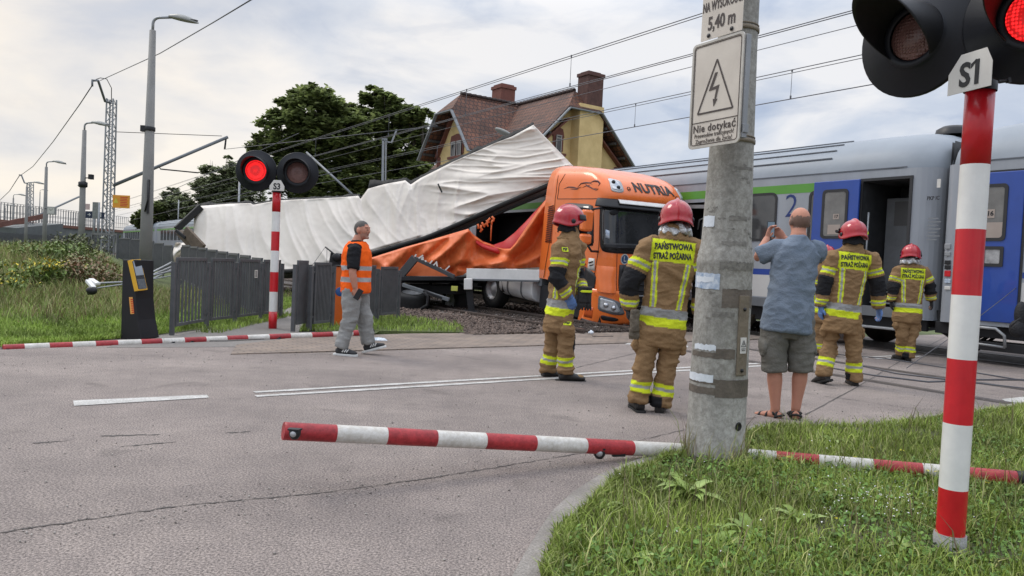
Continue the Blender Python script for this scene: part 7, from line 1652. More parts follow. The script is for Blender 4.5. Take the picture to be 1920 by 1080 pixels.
# strap bundle and straps hanging in the dark opening
mb = MB(); q = lambda x, y, d=18.9: P(x, y, d)-tr0
for l_ in ([(922, 412), (921, 430), (920, 452)],): mb.tube([q(*p) for p in l_], .018, 6)
rs_ = random.Random(5)
for x, y in ((895, 424), (900, 426), (906, 421), (911, 417), (915, 420), (919, 413), (923, 410), (902, 430), (925, 416)): mb.tube([q(x+rs_.uniform(-3, 3), y-4), q(x+rs_.uniform(-4, 4), y), q(x+rs_.uniform(-3, 3), y+5)], .028, 6)
mb.build('orange_straps', mOrT, trailer); mb = MB(); mb.box(q(885, 430).x, q(893, 430).x, q(885, 430).y, q(885, 430).y+.05, q(885, 448).z, q(885, 424).z); mb.build('grey_post', mSteel, trailer, .01)
# floor, white board, chassis, landing legs
def qb(a, b, w_, h_, mat, name, d0=18.2, d1=None, bev=.01): mb = MB(); mb.bar(P(*a, d0)-tr0, P(*b, d1 or d0)-tr0, w_, h_); return mb.build(name, mat, trailer, bev)
qb((876, 513), (1013, 516), .10, .26, mWhiteP, 'side_board', 18.4, 17.7); qb((876, 524), (1013, 527), .14, .05, mGreySteel, 'board_lip', 18.4, 17.7)
qb((745, 522), (876, 522), 1.6, .10, mTrD, 'floor_edge', 19.6, 19.0); qb((740, 540), (872, 543), 1.4, .22, mTrD, 'chassis_beam', 20.2, 19.6)
qb((878, 522), (878, 543), .2, .2, mWhiteP, 'landing_leg', 18.1, None, .02); qb((880, 543), (884, 583), .16, .16, mTrD, 'landing_leg', 18.2); qb((868, 584), (896, 586), .4, .08, mTrD, 'leg_foot', 18.2)
qb((755, 534), (842, 562), .06, .09, mGreySteel, 'bent_brace', 18.6, 18.0); qb((795, 545), (842, 562), .5, .05, mTrD, 'crushed_panel', 18.3)
q_ = P(852, 541, 18.2)-tr0; mb = MB(); mb.cbox(q_, (.16, .05, .12)); mb.build('reflector', M('yellow_marker', (.5, .5, .1), .5), trailer, .01)
mb = MB(); mb.tube([P(796, 548, 18.0)-tr0, P(802, 556, 18.0)-tr0, P(801, 572, 18.0)-tr0, P(788, 580, 18.0)-tr0], .035, 8); mb.build('bent_pipe', mTrD, trailer)
wt = wheel(trailer, P(772, 565, 18.8)-tr0, (.06, -.25, 1), .46, .52, 'overturned_wheel')
for x, d_ in ((850, 19.8), (700, 22)): wheel(trailer, P(x, 565, d_)-tr0+Vector((0, .3, 0)), NV*-1, .48, .3)
mb = MB(); mb.box(*[0, 1, 0, 1, 0, 1]) if False else None
# dark skirts / floor body under the curtain, gives the wreck its bulk
mb = MB(); mb.grid(lambda a, b: P(560+460*a, 520+(2 if a > .3 else 0), 20.9-1.6*a+1.8*b)-tr0, 10, 3); mb.build('load_floor', mTrD, trailer, solid=.12)
# ================================================================ people
def solid_mesh(mb, vox, smooth=4, iters_f=.5):
    me = mb.mesh('tmp'); 
    import bmesh
    b = bmesh.new(); b.from_mesh(me); bmesh.ops.recalc_face_normals(b, faces=b.faces); b.to_mesh(me); b.free()
    o = bpy.data.objects.new('tmp', me); col.objects.link(o)
    q = o.modifiers.new('r', 'REMESH'); q.mode = 'VOXEL'; q.voxel_size = vox; q.adaptivity = 0
    if smooth: q2 = o.modifiers.new('s', 'SMOOTH'); q2.factor = iters_f; q2.iterations = smooth
    dg = bpy.context.evaluated_depsgraph_get(); r = bpy.data.meshes.new_from_object(o.evaluated_get(dg))
    bpy.data.objects.remove(o); bpy.data.meshes.remove(me); return r
def getco(me):
    a = np.zeros(len(me.vertices)*3, np.float32); me.vertices.foreach_get('co', a); return a.reshape(-1, 3).astype(float)
def getno(me):
    a = np.zeros(len(me.vertices)*3, np.float32); me.vertices.foreach_get('normal', a); return a.reshape(-1, 3).astype(float)
def finish(me, name, mat, parent, disp=None, colf=None):
    V = getco(me)
    if disp is not None:
        Nn = getno(me); V0 = V.copy(); d = np.array([disp(Vector(p)) for p in V]); V = V+Nn*d[:, None]; me.vertices.foreach_set('co', V.astype(np.float32).ravel()); me.update()
    if colf is not None: setcol(me, colf(V))
    me.materials.clear(); me.materials.append(mat); me.polygons.foreach_set('use_smooth', np.ones(len(me.polygons), dtype=bool))
    me.name = name; o = bpy.data.objects.new(name, me); col.objects.link(o)
    if parent: o.parent = parent
    return o
def segd(V, a, b):
    a = np.array(a); b = np.array(b); d = b-a; t = np.clip(((V-a)@d)/(d@d), 0, 1); q = a+t[:, None]*d; return np.linalg.norm(V-q, axis=1), t
mCloth = M('turnout_cloth', (1, 1, 1), .85, 0, .09, 9, .35, 55, attr='Col', spec=.2); mSkin = M('skin', (.46, .24, .165), .55, 0, .10, 14, .08, 60, c2=(.56, .31, .22), spec=.4); mSkinC = M('skin_hair', (1, 1, 1), .6, 0, .06, 14, attr='Col', spec=.35)
mKnit = M('cotton_jersey', (1, 1, 1), .9, 0, .06, 16, .3, 90, attr='Col', spec=.15)
mHelm = M('helmet_red', (.40, .012, .02), .22, 0, .10, 3, coat=.5); mHelmB = M('helmet_black', (.015, .015, .016), .35); mFoilS = M('silver_cloth', (.50, .50, .50), .32, .7, .2, 20, .6, 45); mNeckB = M('black_knit', (.014, .014, .017), .9, 0, .3, 20, .4, 50)
mBoot = M('boot_black', (.020, .018, .017), .5, 0, .4, 12, .3, 40); mBootT = M('boot_tan', (.28, .17, .07), .6, 0, .2, 9); mGlove = M('glove_black', (.02, .02, .022), .65, 0, .3, 14, .3, 50); mGlovB = M('glove_blue', (.10, .19, .42), .5, 0, .2, 14, .3, 50)
HV = np.array((.62, .70, .03)); GR = np.array((.30, .30, .30)); TAN = np.array((.245, .152, .076)); BK = np.array((.016, .016, .018))
def person(label, d, facing, J, kind, extra=None, sc=1.0, fat=1.0, yaw=0.0, grp=None):
    hip_m = (Vector(P(*J['ankL'][:2], d+(J['ankL'][2] if len(J['ankL']) > 2 else 0)))+Vector(P(*J['ankR'][:2], d+(J['ankR'][2] if len(J['ankR']) > 2 else 0))))/2
    base = Vector((hip_m.x, hip_m.y, 0.0)); X = Matrix.Translation(base) @ RZ(facing); Xi = X.inverted()
    j = {k: Xi @ P(v[0], v[1], d+(v[2] if len(v) > 2 else 0)) for k, v in J.items() if isinstance(v, tuple)}
    s = sc; up = Vector((0, 0, 1)); fw = Vector((0, 1, 0)); rt = Vector((1, 0, 0))
    pel, neck, head = j['pel'], j['neck'], j['head']; spine = neck-pel
    def tl(table, add=0.0, mbx=None, n=20, lift=0):
        pts_ = [pel+spine*((z-.84)/.66) for z, a, b in table]; mbx.loft(pts_, [(a+add)*s*fat for z, a, b in table], [(b+add)*s*fat for z, a, b in table], rt, n, True, True)
    def limb(mbx, pts_, rad, n=14, cap=True): mbx.loft(pts_, [r_*s for r_ in rad], [r_*s for r_ in rad], rt, n, cap, True)
    def mid(a, b, t): return a.lerp(b, t)
    # ---- body: one continuous skinned surface
    mb = MB(); tl([(.80, .10, .09), (.86, .15, .115), (.93, .165, .12), (1.0, .155, .115), (1.10, .145, .105), (1.25, .165, .12), (1.38, .178, .12), (1.45, .13, .09), (1.49, .07, .068), (1.52, .058, .062)], 0, mb)
    Qh = Matrix.Translation(head) @ RZ(yaw) ; Qh3 = RZ(yaw)
    hk2 = 1.0 if kind == 'fire' else 1.07
    limb(mb, [neck-spine.normalized()*.05, neck, mid(neck, head, .5), head], [.066*(1+.14*(hk2-1)/.07), .060*(1+.14*(hk2-1)/.07), .060, .058])
    hk_ = 1.0 if kind == 'fire' else 1.07
    def he(c, r_): mb.ell(Qh @ (Vector(c)*s*hk_), [q*s*hk_ for q in r_], Qh3, 18, 12)
    he((0, -.008, .02), (.076, .096, .098)); he((0, .020, -.045), (.056, .066, .064)); he((0, .03, .0), (.066, .072, .07)); he((0, .094, -.012), (.013, .020, .022)); he((0, .088, .018), (.010, .012, .03)); he((-.078, -.004, -.008), (.012, .022, .032)); he((.078, -.004, -.008), (.012, .022, .032)); he((0, .078, -.052), (.024, .014, .008)); he((0, .074, -.085), (.024, .022, .018)); he((0, .078, .036), (.05, .018, .012))
    def hand(w_, dirv, nrm, side, curl=.5, k=1.0, mbh=None):
        """w_ wrist, dirv along the palm, nrm palm normal, side +1: thumb towards cross product"""
        D_ = dirv.normalized(); N_ = (nrm-D_*nrm.dot(D_)).normalized(); S_ = D_.cross(N_)*side; m_ = mbh or mb
        m_.loft([w_-D_*.02, w_+D_*.02*s, w_+D_*.055*s, w_+D_*.09*s], [.028*k, .034*k, .042*k, .040*k], [.022*k, .018*k, .016*k, .013*k], S_, 12)
        for i, (o_, L_) in enumerate(((.030, .072), (.010, .082), (-.010, .077), (-.030, .060))):
            a = w_+D_*.085*s+S_*o_*k; c1 = curl*(.8+.1*i); d1 = (D_*math.cos(c1*.6)+N_*math.sin(c1*.6)); d2 = D_*math.cos(c1*1.5)+N_*math.sin(c1*1.5); d3 = D_*math.cos(c1*2.2)+N_*math.sin(c1*2.2)
            b_ = a+d1*L_*.45*s; c_ = b_+d2*L_*.32*s; e_ = c_+d3*L_*.25*s; m_.loft([a-D_*.015, a, b_, c_, e_], [.0098*k, .0098*k, .0092*k, .0085*k, .0072*k], None, S_, 8)
        a = w_+D_*.025*s+S_*.030*k; b_ = a+(D_*.55+S_*.75+N_*.2).normalized()*.042*s; c_ = b_+(D_*.85+S_*.25+N_*.35).normalized()*.036*s; m_.loft([a-S_*.015, a, b_, c_], [.014*k, .013*k, .0115*k, .009*k], None, D_, 8)
    arms = {}
    for q in 'LR':
        sh, el, wr = j['sh'+q], j['el'+q], j['wr'+q]; arms[q] = (sh, el, wr); cs = mid(neck, pel, .12)
        limb(mb, [mid(cs, sh, .55), sh, mid(sh, el, .4), el, mid(el, wr, .3), wr], [.062, .060, .052, .041, .041, .029]) if fat < 1.1 else limb(mb, [mid(cs, sh, .55), sh, mid(sh, el, .4), el, mid(el, wr, .3), wr], [.065, .066, .058, .046, .047, .032])
        hp, kn, an = j['hip'+q], j['kn'+q], j['ank'+q]; limb(mb, [mid(pel, hp, .3)+up*.05, hp, mid(hp, kn, .4), kn, mid(kn, an, .3), mid(kn, an, .75), an], [.085, .088, .080, .060, .066, .046, .040])
    ft = {}
    for q in 'LR':
        an = j['ank'+q]; td = (j['toe'+q]-an) if 'toe'+q in j else fw*.15+rt*(.03 if q == 'R' else -.03); hz = Vector((td.x, td.y, 0)).normalized(); pitch_ = J.get('pitch'+q, 0.0); fd = (hz*math.cos(pitch_)+up*math.sin(pitch_)); fu = (up*math.cos(pitch_)-hz*math.sin(pitch_)); sd = hz.cross(up)
        hl_ = an-fu*.055*s-fd*.055*s; ft[q] = (an, hl_, fd, fu, sd)
        mb.loft([an+up*.02, an-fu*.02+fd*.01], [.036, .04], None, sd, 12); mb.loft([hl_+fu*.0, hl_+fd*.06*s+fu*.012, hl_+fd*.14*s, hl_+fd*.21*s-fu*.008, hl_+fd*.25*s-fu*.012], [.030, .036, .042, .045, .03], [.034, .042, .030, .018, .012], sd, 14)
    hd = J.get('hands', {})
    for q in 'LR':
        sh, el, wr = arms[q]; dv = (wr-el).normalized(); o_ = hd.get(q, (None, None, .5)); dv = Xi.to_3x3() @ Vector(o_[0]) if o_[0] else dv; nr = Xi.to_3x3() @ Vector(o_[1]) if o_[1] else (-rt if q == 'R' else rt)
        hand(wr, dv, nr, -1 if q == 'R' else 1, o_[2], 1.05)
    bm_ = solid_mesh(mb, .0065, 3)
    SK = np.array((.47, .22, .15)); HC = np.array(J.get('hair', (.05, .045, .04)))
    Qhi = Qh.inverted()
    def bcol(V):
        C = np.tile(SK, (len(V), 1)); Hm = np.array(Qhi.to_3x3()); L_ = (V-np.array(head))@Hm.T/s
        near_h = (np.linalg.norm(L_, axis=1) < .17)
        x, y, z = L_[:, 0], L_[:, 1], L_[:, 2]; nzv = np.array([noise.noise(Vector(p)*40) for p in L_])*.022
        if J.get('bald'):
            hm = near_h & (z+nzv < .045) & (z > -.055+.02*(y > -.02)) & (y+nzv < .0) & (np.abs(x) < .2); C[hm] = SK*.22+HC*.5
            C[near_h & ~hm] = SK*1.08
        else:
            hm = near_h & ((z+nzv > .045+.0*y) | ((y+nzv < -.005) & (z > -.06))) & ~((y > .062) & (z < .075)) & ~((np.abs(x) > .078) & (z < .03)); C[hm] = HC
            if J.get('beard'): bdm = near_h & (z+nzv < -.035) & (y > .015) & (z > -.13) & ~((np.abs(x) < .02) & (np.abs(z+.052) < .006)); C[bdm] = SK*.62+np.array((.14, .13, .12))*.38
        ey = near_h & (np.abs(np.abs(x)-.030) < .012) & (np.abs(z-.006) < .007) & (y > .06); C[ey] = SK*.25
        br_ = near_h & (np.abs(np.abs(x)-.032) < .019) & (np.abs(z-.030) < .0055) & (y > .06); C[br_] = SK*.35
        mo = near_h & (np.abs(x) < .022) & (np.abs(z+.052) < .004) & (y > .06); C[mo] = np.array((.25, .07, .06))
        fl = J.get('flush')
        return C
    body = finish(bm_, 'person', mSkinC, None, None, bcol); body.matrix_world = X; tag(body, label, 'person', grp)
    # re-usable bits
    info = dict(j=j, X=X, Xi=Xi, s=s, arms=arms, ft=ft, Qh=Qh, pel=pel, neck=neck, spine=spine, head=head)
    seed = random.random()*50
    def wr_(p, amp=1.0):
        q = Vector((p.x*5+seed, p.y*5, p.z*9)); a = noise.noise(q); b_ = noise.noise(Vector((p.x*13+seed, p.y*13, p.z*24))); c_ = noise.noise(Vector((p.x*9, p.y*9+seed, p.z*4)))
        return amp*(.013*(1-2.2*abs(a))+.0055*(1-2*abs(b_))+.004*c_)
    sdist = lambda V, a, b: segd(V, a, b)
    def zf(V): return .84+.66*((V-np.array(pel))@np.array(spine))/(spine.length**2)       # height along the spine in table units
    if kind == 'fire':
        # trousers
        mb = MB(); tl([(.80, .12, .11), (.84, .155, .12), (.92, .155, .115), (.97, .12, .09)], 0, mb)
        for q in 'LR':
            hp, kn, an = j['hip'+q], j['kn'+q], j['ank'+q]; limb(mb, [mid(pel, hp, .4)+up*.06, hp, mid(hp, kn, .35), mid(hp, kn, .7), kn, mid(kn, an, .35), mid(kn, an, .7), an+up*.035, an-up*.01], [.10, .105, .100, .088, .080, .077, .076, .079, .084])
            o_ = mid(hp, kn, .55)+(rt if q == 'R' else -rt)*.10*s; mb.ell(o_, (.022, .07, .075), None, 12, 8)       # cargo pocket
        tm = solid_mesh(mb, .009, 3)
        def tcol(V):
            C = np.tile(TAN, (len(V), 1))
            for q in 'LR':
                hp, kn, an = [np.array(j[k_+q]) for k_ in ('hip', 'kn', 'ank')]; d1_, t1_ = sdist(V, kn, an); other = 'R' if q == 'L' else 'L'; d2_, _ = sdist(V, np.array(j['kn'+other]), np.array(j['ank'+other])); m_ = (d1_ < d2_) & (d1_ < .16) & (V[:, 2] < kn[2]+.02)
                C[m_ & (t1_ > .52) & (t1_ < .61)] = HV; C[m_ & (t1_ >= .61) & (t1_ < .68)] = GR*1.2; C[m_ & (t1_ >= .68) & (t1_ < .78)] = HV
                inn = ((V[:, 0]-kn[0])*(-1 if q == 'R' else 1) > .05) & m_ & (t1_ > .82); C[inn] = BK
                kp2 = m_ | ((V[:, 2] > kn[2]-.02) & (V[:, 2] < kn[2]+.14)); kd_, _ = sdist(V, kn+np.array((0, .06, .10)), kn+np.array((0, .06, -.08))); C[kp2 & (kd_ < .075) & (V[:, 1] > kn[1]+.045)] = BK*1.3
            return C*(1+.12*np.array([noise.noise(Vector(p)*3) for p in V]))[:, None]
        tr_ = finish(tm, 'trousers', mCloth, body, lambda p: wr_(p, 1.5), tcol)
        # jacket
        mb = MB(); tl([(.755, .195, .142), (.80, .203, .148), (.90, .198, .146), (1.0, .186, .138), (1.10, .186, .138), (1.25, .203, .148), (1.36, .215, .146), (1.43, .19, .125), (1.475, .13, .105), (1.52, .095, .095), (1.56, .085, .088)], 0, mb, 28)
        for q in 'LR':
            sh, el, wr = arms[q]; limb(mb, [mid(mid(neck, pel, .12), sh, .6), sh-up*.01, mid(sh, el, .5), el, mid(el, wr, .5), mid(el, wr, .93)], [.09, .098, .088, .080, .073, .066], 18)
        jm = solid_mesh(mb, .009, 4)
        def jcol(V):
            C = np.tile(TAN, (len(V), 1)); z = zf(V); x = V[:, 0]-(np.array(pel)[0]+(z-.84)/.66*spine.x); y = V[:, 1]-(np.array(pel)[1]+(z-.84)/.66*spine.y)
            armm = np.zeros(len(V), bool)
            for q in 'LR':
                sh, el, wr = [np.array(k_) for k_ in arms[q]]; d1_, t1_ = sdist(V, sh, el); d2_, t2_ = sdist(V, el, wr); dt = np.sqrt(np.minimum(x**2/(.19**2)+y**2/(.135**2), 9)); ua = (d1_ < .115) & (d1_ <= d2_+.001) & (dt > np.where(z > 1.28, 1.02, 1.16)); fa = (d2_ < .105) & (d2_ < d1_) & (dt > 1.16); armm |= ua | fa
                C[ua & (t1_ > .38) & (t1_ < .46)] = HV; C[ua & (t1_ >= .46) & (t1_ < .52)] = GR*1.2; C[ua & (t1_ >= .52) & (t1_ < .60)] = HV
                C[ua & (t1_ > .68)] = BK*1.2; C[fa & (t2_ < .42)] = BK*1.2; C[fa & (t2_ > .60) & (t2_ < .68)] = HV; C[fa & (t2_ >= .68) & (t2_ < .75)] = GR*1.2; C[fa & (t2_ >= .75) & (t2_ < .83)] = HV
            tb = ~armm
            C[tb & (z > .885) & (z < .945)] = HV; C[tb & (z >= .945) & (z < 1.003)] = GR
            for sg in (-1, 1):
                cx = .125+.10*(z-1.15); dx_ = sg*x-cx; m_ = tb & (z > 1.01) & (z < 1.315); C[m_ & (np.abs(dx_) < .026)] = HV; C[m_ & (np.abs(dx_) < .010)] = GR*1.2
            if extra.get('text', True): C[(y < .02) & (z > 1.312) & (z < 1.458) & (np.abs(x) < .188)] = HV
            return C*(1+.10*np.array([noise.noise(Vector(p)*3) for p in V]))[:, None]
        def jd(p):
            z = .84+.66*(p-pel).dot(spine)/spine.length_squared; k_ = 1.0
            if 1.30 < z < 1.46 and abs(p.x-pel.x-(z-.84)/.66*spine.x) < .19 and p.y < 0: k_ = .25
            return wr_(p, 1.25*k_)
        jk = finish(jm, 'jacket', mCloth, body, jd, jcol)
        # lettering on the back
        if extra.get('text', True):
            bvh = BVHTree.FromPolygons([v.co.copy() for v in jk.data.vertices], [tuple(p.vertices) for p in jk.data.polygons])
            tmb = MB()
            for body_t, zc_, sz_ in (('PAŃSTWOWA', 1.415, .072), ('STRAŻ POŻARNA', 1.352, .072)):
                V, F = text_geo(body_t, size=sz_*s, bold=.0035, sx=.70 if 'P' == body_t[0] else .575, ext=.0)
                c0 = pel+spine*((zc_-.84)/.66); out_ = []
                for v in V:
                    o_ = c0+rt*v.x+up*v.y; h_ = bvh.ray_cast(o_-fw*.5, fw, 1.0); out_.append((h_[0] if h_[0] else o_-fw*.14)-fw*.004)
                tmb.add(out_, F)
            tmb.build('back_lettering', mInk, jk, fix=False)
        # boots
        for q in 'LR':
            an, hl_, fd, fu, sd = ft[q]; mb = MB(); mb.loft([an+up*.06, an-fu*.0, an-fu*.03], [.058, .055, .055], None, sd, 14); mb.loft([hl_-fd*.015, hl_+fd*.06+fu*.018, hl_+fd*.14+fu*.012, hl_+fd*.22-fu*.0, hl_+fd*.275-fu*.005], [.042, .048, .052, .055, .036], [.044, .056, .046, .034, .022], sd, 16)
            bt = finish(solid_mesh(mb, .009, 3), 'boot', mBoot, body, None, None); Qs = frame(hl_-fu*.038+fd*.11, fd, fu); mb = MB(Qs); mb.prism([(-.165, -.034), (-.15, -.046), (0, -.046), (.10, -.056), (.17, -.04), (.185, 0), (.17, .04), (.10, .056), (0, .046), (-.15, .046), (-.165, .034)], .026, T(0, 0, -.012)); mb.build('sole', mRubber, bt, .004)
            if extra.get('toecap'): mb = MB(); mb.ell(hl_+fd*.2+fu*.008, (.07, .05, .036), frame((0, 0, 0), fd, fu).to_3x3().to_4x4(), 14, 8); mb.build('toe_cap', mBootT, bt)
        # gloves
        gcol = extra.get('gloves', {'L': mGlove, 'R': mGlove})
        for q in 'LR':
            if gcol.get(q) is None: continue
            sh, el, wr = arms[q]; dv = (wr-el).normalized(); o_ = hd.get(q, (None, None, .5)); dv = Xi.to_3x3() @ Vector(o_[0]) if o_[0] else dv; nr = Xi.to_3x3() @ Vector(o_[1]) if o_[1] else (-rt if q == 'R' else rt)
            mb = MB(); hand(wr, dv, nr, -1 if q == 'R' else 1, o_[2], 1.35, mb); mb.loft([wr-dv*.06, wr+dv*.02], [.042, .04], [.036, .03], rt, 12); finish(solid_mesh(mb, .006, 2), 'glove', gcol[q], body)
        # helmet
        Qm = Qh @ T(0, .0, .015)
        def hs(a, b):
            ph = 2*PI*a; sx_, cx_ = math.sin(ph), math.cos(ph); back = max(0, -cx_); side = abs(sx_); lim = 1.62+.42*side**2+.22*back-.12*max(0, cx_)
            th = lim*b; r_ = (.128*abs(sx_)**2+.158*cx_**2); rr2 = math.sin(min(th, PI/2)); zz = math.cos(th)*.135 if th < PI/2 else -(th-PI/2)*.16
            fl = 1+.10*max(0, b-.86)/.14
            p = Vector((sx_*r_*rr2*fl, cx_*r_*rr2*fl, zz)); ridge = .014*math.exp(-(p.x/.012)**2)*max(0, math.cos(th)+.15); return Qm @ ((p*(1+ridge/.14))*s*1.10)
        mb = MB(); mb.grid(hs, 48, 22); hm_ = mb.build('helmet', mHelm, body, solid=.006)
        for sg in (-1, 1): mb = MB(); mb.ell(Qm @ Vector((sg*.146*s, -.0, -.03)), (.012, .026, .026), Qh3, 12, 8); mb.build('visor_pivot', mHelmB, hm_)
        mb = MB(); mb.grid(lambda a, b: Qm @ (Vector((math.sin(-1.2+2.4*a)*(.140+.01*b), math.cos(-1.2+2.4*a)*(.168+.012*b), .045-.055*b))*s*1.10), 20, 4); mb.build('visor', mHelmB, hm_, solid=.004)
        if extra.get('lamp'): mb = MB(); mb.tube([Qm @ Vector((.14, .05, -.0)), Qm @ Vector((.175, .0, .0))], .02, 10); mb.build('helmet_torch', M('torch_yellow', (.6, .75, .03), .4), hm_); mb = MB(); mb.tube([Qm @ Vector((-.14, .08, 0)), Qm @ Vector((-.185, .04, .005))], .018, 10); mb.build('helmet_clip', mHelmB, hm_)
        nm = extra.get('neck', 'black'); fo = 9
        def nk(a, b):
            ph = 2*PI*a; k_ = .9*b; r_ = .098+(.030 if nm == 'silver' else .012)*math.sin(b*2.3)+(.022 if nm == 'silver' else .006)*k_*math.cos(ph*fo+b*2)+.01*noise.noise(Vector((math.cos(ph)*3, math.sin(ph)*3, b*3))); return Qh @ (Vector((math.sin(ph)*r_*1.08, math.cos(ph)*r_-.01, -.045-(.11 if nm == 'silver' else .085)*b+.010*math.cos(ph*fo*.5)))*s)
        mb = MB(); mb.grid(nk, 90, 8); mb.build('neck_cloth', mFoilS if nm == 'silver' else mNeckB, body, solid=.004)
    return body, info
GL = 'firefighters around the crash site'
pi2 = PI/2
F2J = dict(pel=(1239, 624), neck=(1264, 440), head=(1268, 409, .02), shL=(1215, 462), shR=(1305, 464), elL=(1183, 530, -.02), wrL=(1178, 578, .04), elR=(1318, 535), wrR=(1312, 592, .02), hipL=(1219, 612), knL=(1208, 674), ankL=(1198, 750), hipR=(1262, 612), knR=(1253, 678), ankR=(1238, 757), hands={'L': ((.1, .1, -1), (1, 0, 0), .9)})
f2, i2 = person('nearest firefighter, seen from behind with a silver neck cloth, left of the concrete pole', 6.6, -.10, F2J, 'fire', dict(neck='silver'), 1.0, 1.0, .0, GL)
F1J = dict(pel=(1047, 602), neck=(1067, 440), head=(1067, 413, 0), shR=(1050, 464, -.17), shL=(1082, 462, .17), elR=(1044, 522, -.24), wrR=(1068, 556, -.20), elL=(1080, 520, .2), wrL=(1092, 548, .05), hipR=(1056, 596, -.09), knR=(1062, 634, -.11), ankR=(1060, 699, -.08), hipL=(1040, 596, .1), knL=(1038, 634, .12), ankL=(1027, 694, .16), hands={'R': ((.35, 0, -1), (.3, 1, 0), .5), 'L': ((.15, -.1, -1), (0, 1, 0), .6)})
f1, i1 = person('firefighter standing sideways facing the truck cab, black neck cloth and one blue glove', 8.25, -pi2+.28, F1J, 'fire', dict(neck='black', text=False, gloves={'L': mGlove, 'R': mGlovB}, toecap=True), 1.0, .97, .0, GL)
F3J = dict(pel=(1577, 604), neck=(1599, 466), head=(1600, 438), shL=(1562, 482), shR=(1633, 484), elL=(1546, 535), wrL=(1540, 576, .03), elR=(1646, 535), wrR=(1648, 578, .03), hipL=(1562, 594), knL=(1556, 640, .08), ankL=(1544, 701), hipR=(1596, 594), knR=(1601, 645), ankR=(1601, 711), pitchL=-.35)
f3, i3 = person('firefighter walking away beside the man in the blue T-shirt, yellow torch on helmet', 8.85, 0.05, F3J, 'fire', dict(neck='black', lamp=True, gloves={'L': mGlovB, 'R': mGlovB}), 1.0, 1.0, .0, GL)
F4J = dict(pel=(1701, 592), neck=(1709, 497), head=(1708, 477), shL=(1686, 508), shR=(1731, 508), elL=(1675, 540), wrL=(1672, 564, .05), elR=(1744, 540), wrR=(1746, 563, .05), hipL=(1692, 588), knL=(1692, 626), ankL=(1690, 664, .1), hipR=(1712, 588), knR=(1709, 630), ankR=(1703, 668))
f4, i4 = person('farthest firefighter walking towards the open train door, silver cloth below the helmet', 11.8, -.15, F4J, 'fire', dict(neck='silver'), 1.0, 1.0, -.3, GL)
F5J = dict(pel=(1540, 592), neck=(1548, 500), head=(1550, 479), shL=(1530, 512), shR=(1570, 512), elL=(1520, 545), wrL=(1528, 572, .05), elR=(1580, 545), wrR=(1578, 570, .05), hipL=(1533, 588), knL=(1534, 625), ankL=(1530, 660), hipR=(1552, 588), knR=(1556, 628), ankR=(1560, 662))
f5, i5 = person('firefighter mostly hidden between the man in the blue T-shirt and another firefighter', 12.1, -.3, F5J, 'fire', dict(neck='black', text=False), 1.0, 1.0, 0, GL)
# PSP badges
def badge(body, info, px, py, d, w_, h_, yawdeg, name='badge'):
    c = info['Xi'] @ P(px, py, d); dirv = info['Xi'].to_3x3() @ Vector((0, 1, 0))
    jk = [o for o in body.children if o.name.split('.')[0] in ('jacket', 'trousers')]
    best = None
    for o in jk:
        bv = BVHTree.FromPolygons([v.co.copy() for v in o.data.vertices], [tuple(p.vertices) for p in o.data.polygons]); o0 = info['Xi'] @ C0; h = bv.ray_cast(o0, (c-o0).normalized(), 30)
        if h[0] and (best is None or h[3] < best[3]): best = h+(o,)
    if not best: return
    n = best[1]; o = best[4]; Q = frame(best[0]+n*.004, Vector((0, 0, 1)).cross(n) , n)
    mb = MB(Q); mb.prism(rrect(-w_/2, w_/2, -h_/2, h_/2, .01), .004, T(0, 0, -.001)); bd = mb.build(name, M('badge_yellow', (.68, .80, .02), .6), o); mb = MB(Q); text_on(mb, 'PSP', T(0, 0, .004), size=h_*.85, bold=.002, ext=.0005); mb.build('badge_lettering', mInk, bd)
badge(f1, i1, 1059, 468, 8, .085, .05, 0); badge(f1, i1, 1064, 607, 8, .085, .05, 0)
# spare gloves held by two firefighters
def spare(label, info, px, py, d, h, tilt=0):
    c = P(px, py, d); mb = MB()
    for k, dx in enumerate((-.03, .03)):
        w_ = Vector((dx, .03*k, h/2)); mb.loft([w_, w_-Vector((0, 0, .10)), w_-Vector((0, 0, .17))], [.055, .048, .052], [.04, .035, .025], (1, 0, 0), 12)
        for i in range(4): a = w_-Vector((-.036+.024*i, 0, .16)); mb.loft([a, a-Vector((.004*(i-1.5), 0, .05)), a-Vector((.008*(i-1.5), -.01, .10))], [.012, .012, .009], None, (1, 0, 0), 8)
    o = finish(solid_mesh(mb, .007, 2), 'spare_gloves', mGlove, None); o.location = c; tag(o, label, 'gloves')
    mb = MB(); mb.lathe([(.060, -.012), (.064, 0), (.060, .012)], T(-.0, .015, h/2-.05), 16); mb.v = [(x*1.3, y, z) for x, y, z in mb.v]; mb.build('cuff_band', M('badge_yellow', (.68, .80, .02), .6), o); return o
spare('pair of black gloves with yellow cuff hanging from the sideways firefighter\'s hand', i1, 1096, 560, 8.05, .26)
c = P(1190, 602, 6.5); mb = MB(); mb.loft([(0, 0, .10), (0, 0, 0), (.01, 0, -.09)], [.040, .045, .040], [.03, .035, .03], (1, 0, 0), 12)
for i in range(4): a = Vector((-.036+.024*i, 0, -.07)); mb.loft([a, a-Vector((0, 0, .06)), a-Vector((.0, -.01, .09))], [.013, .012, .009], None, (1, 0, 0), 8)
o = finish(solid_mesh(mb, .007, 2), 'spare_gloves', M('glove_grey', (.12, .10, .075), .8, 0, .4, 12, .4, 40), None, lambda p: .006*noise.noise(p*30)); o.location = c; tag(o, 'grey worn glove dangling at the left hand of the silver necked firefighter', 'gloves')
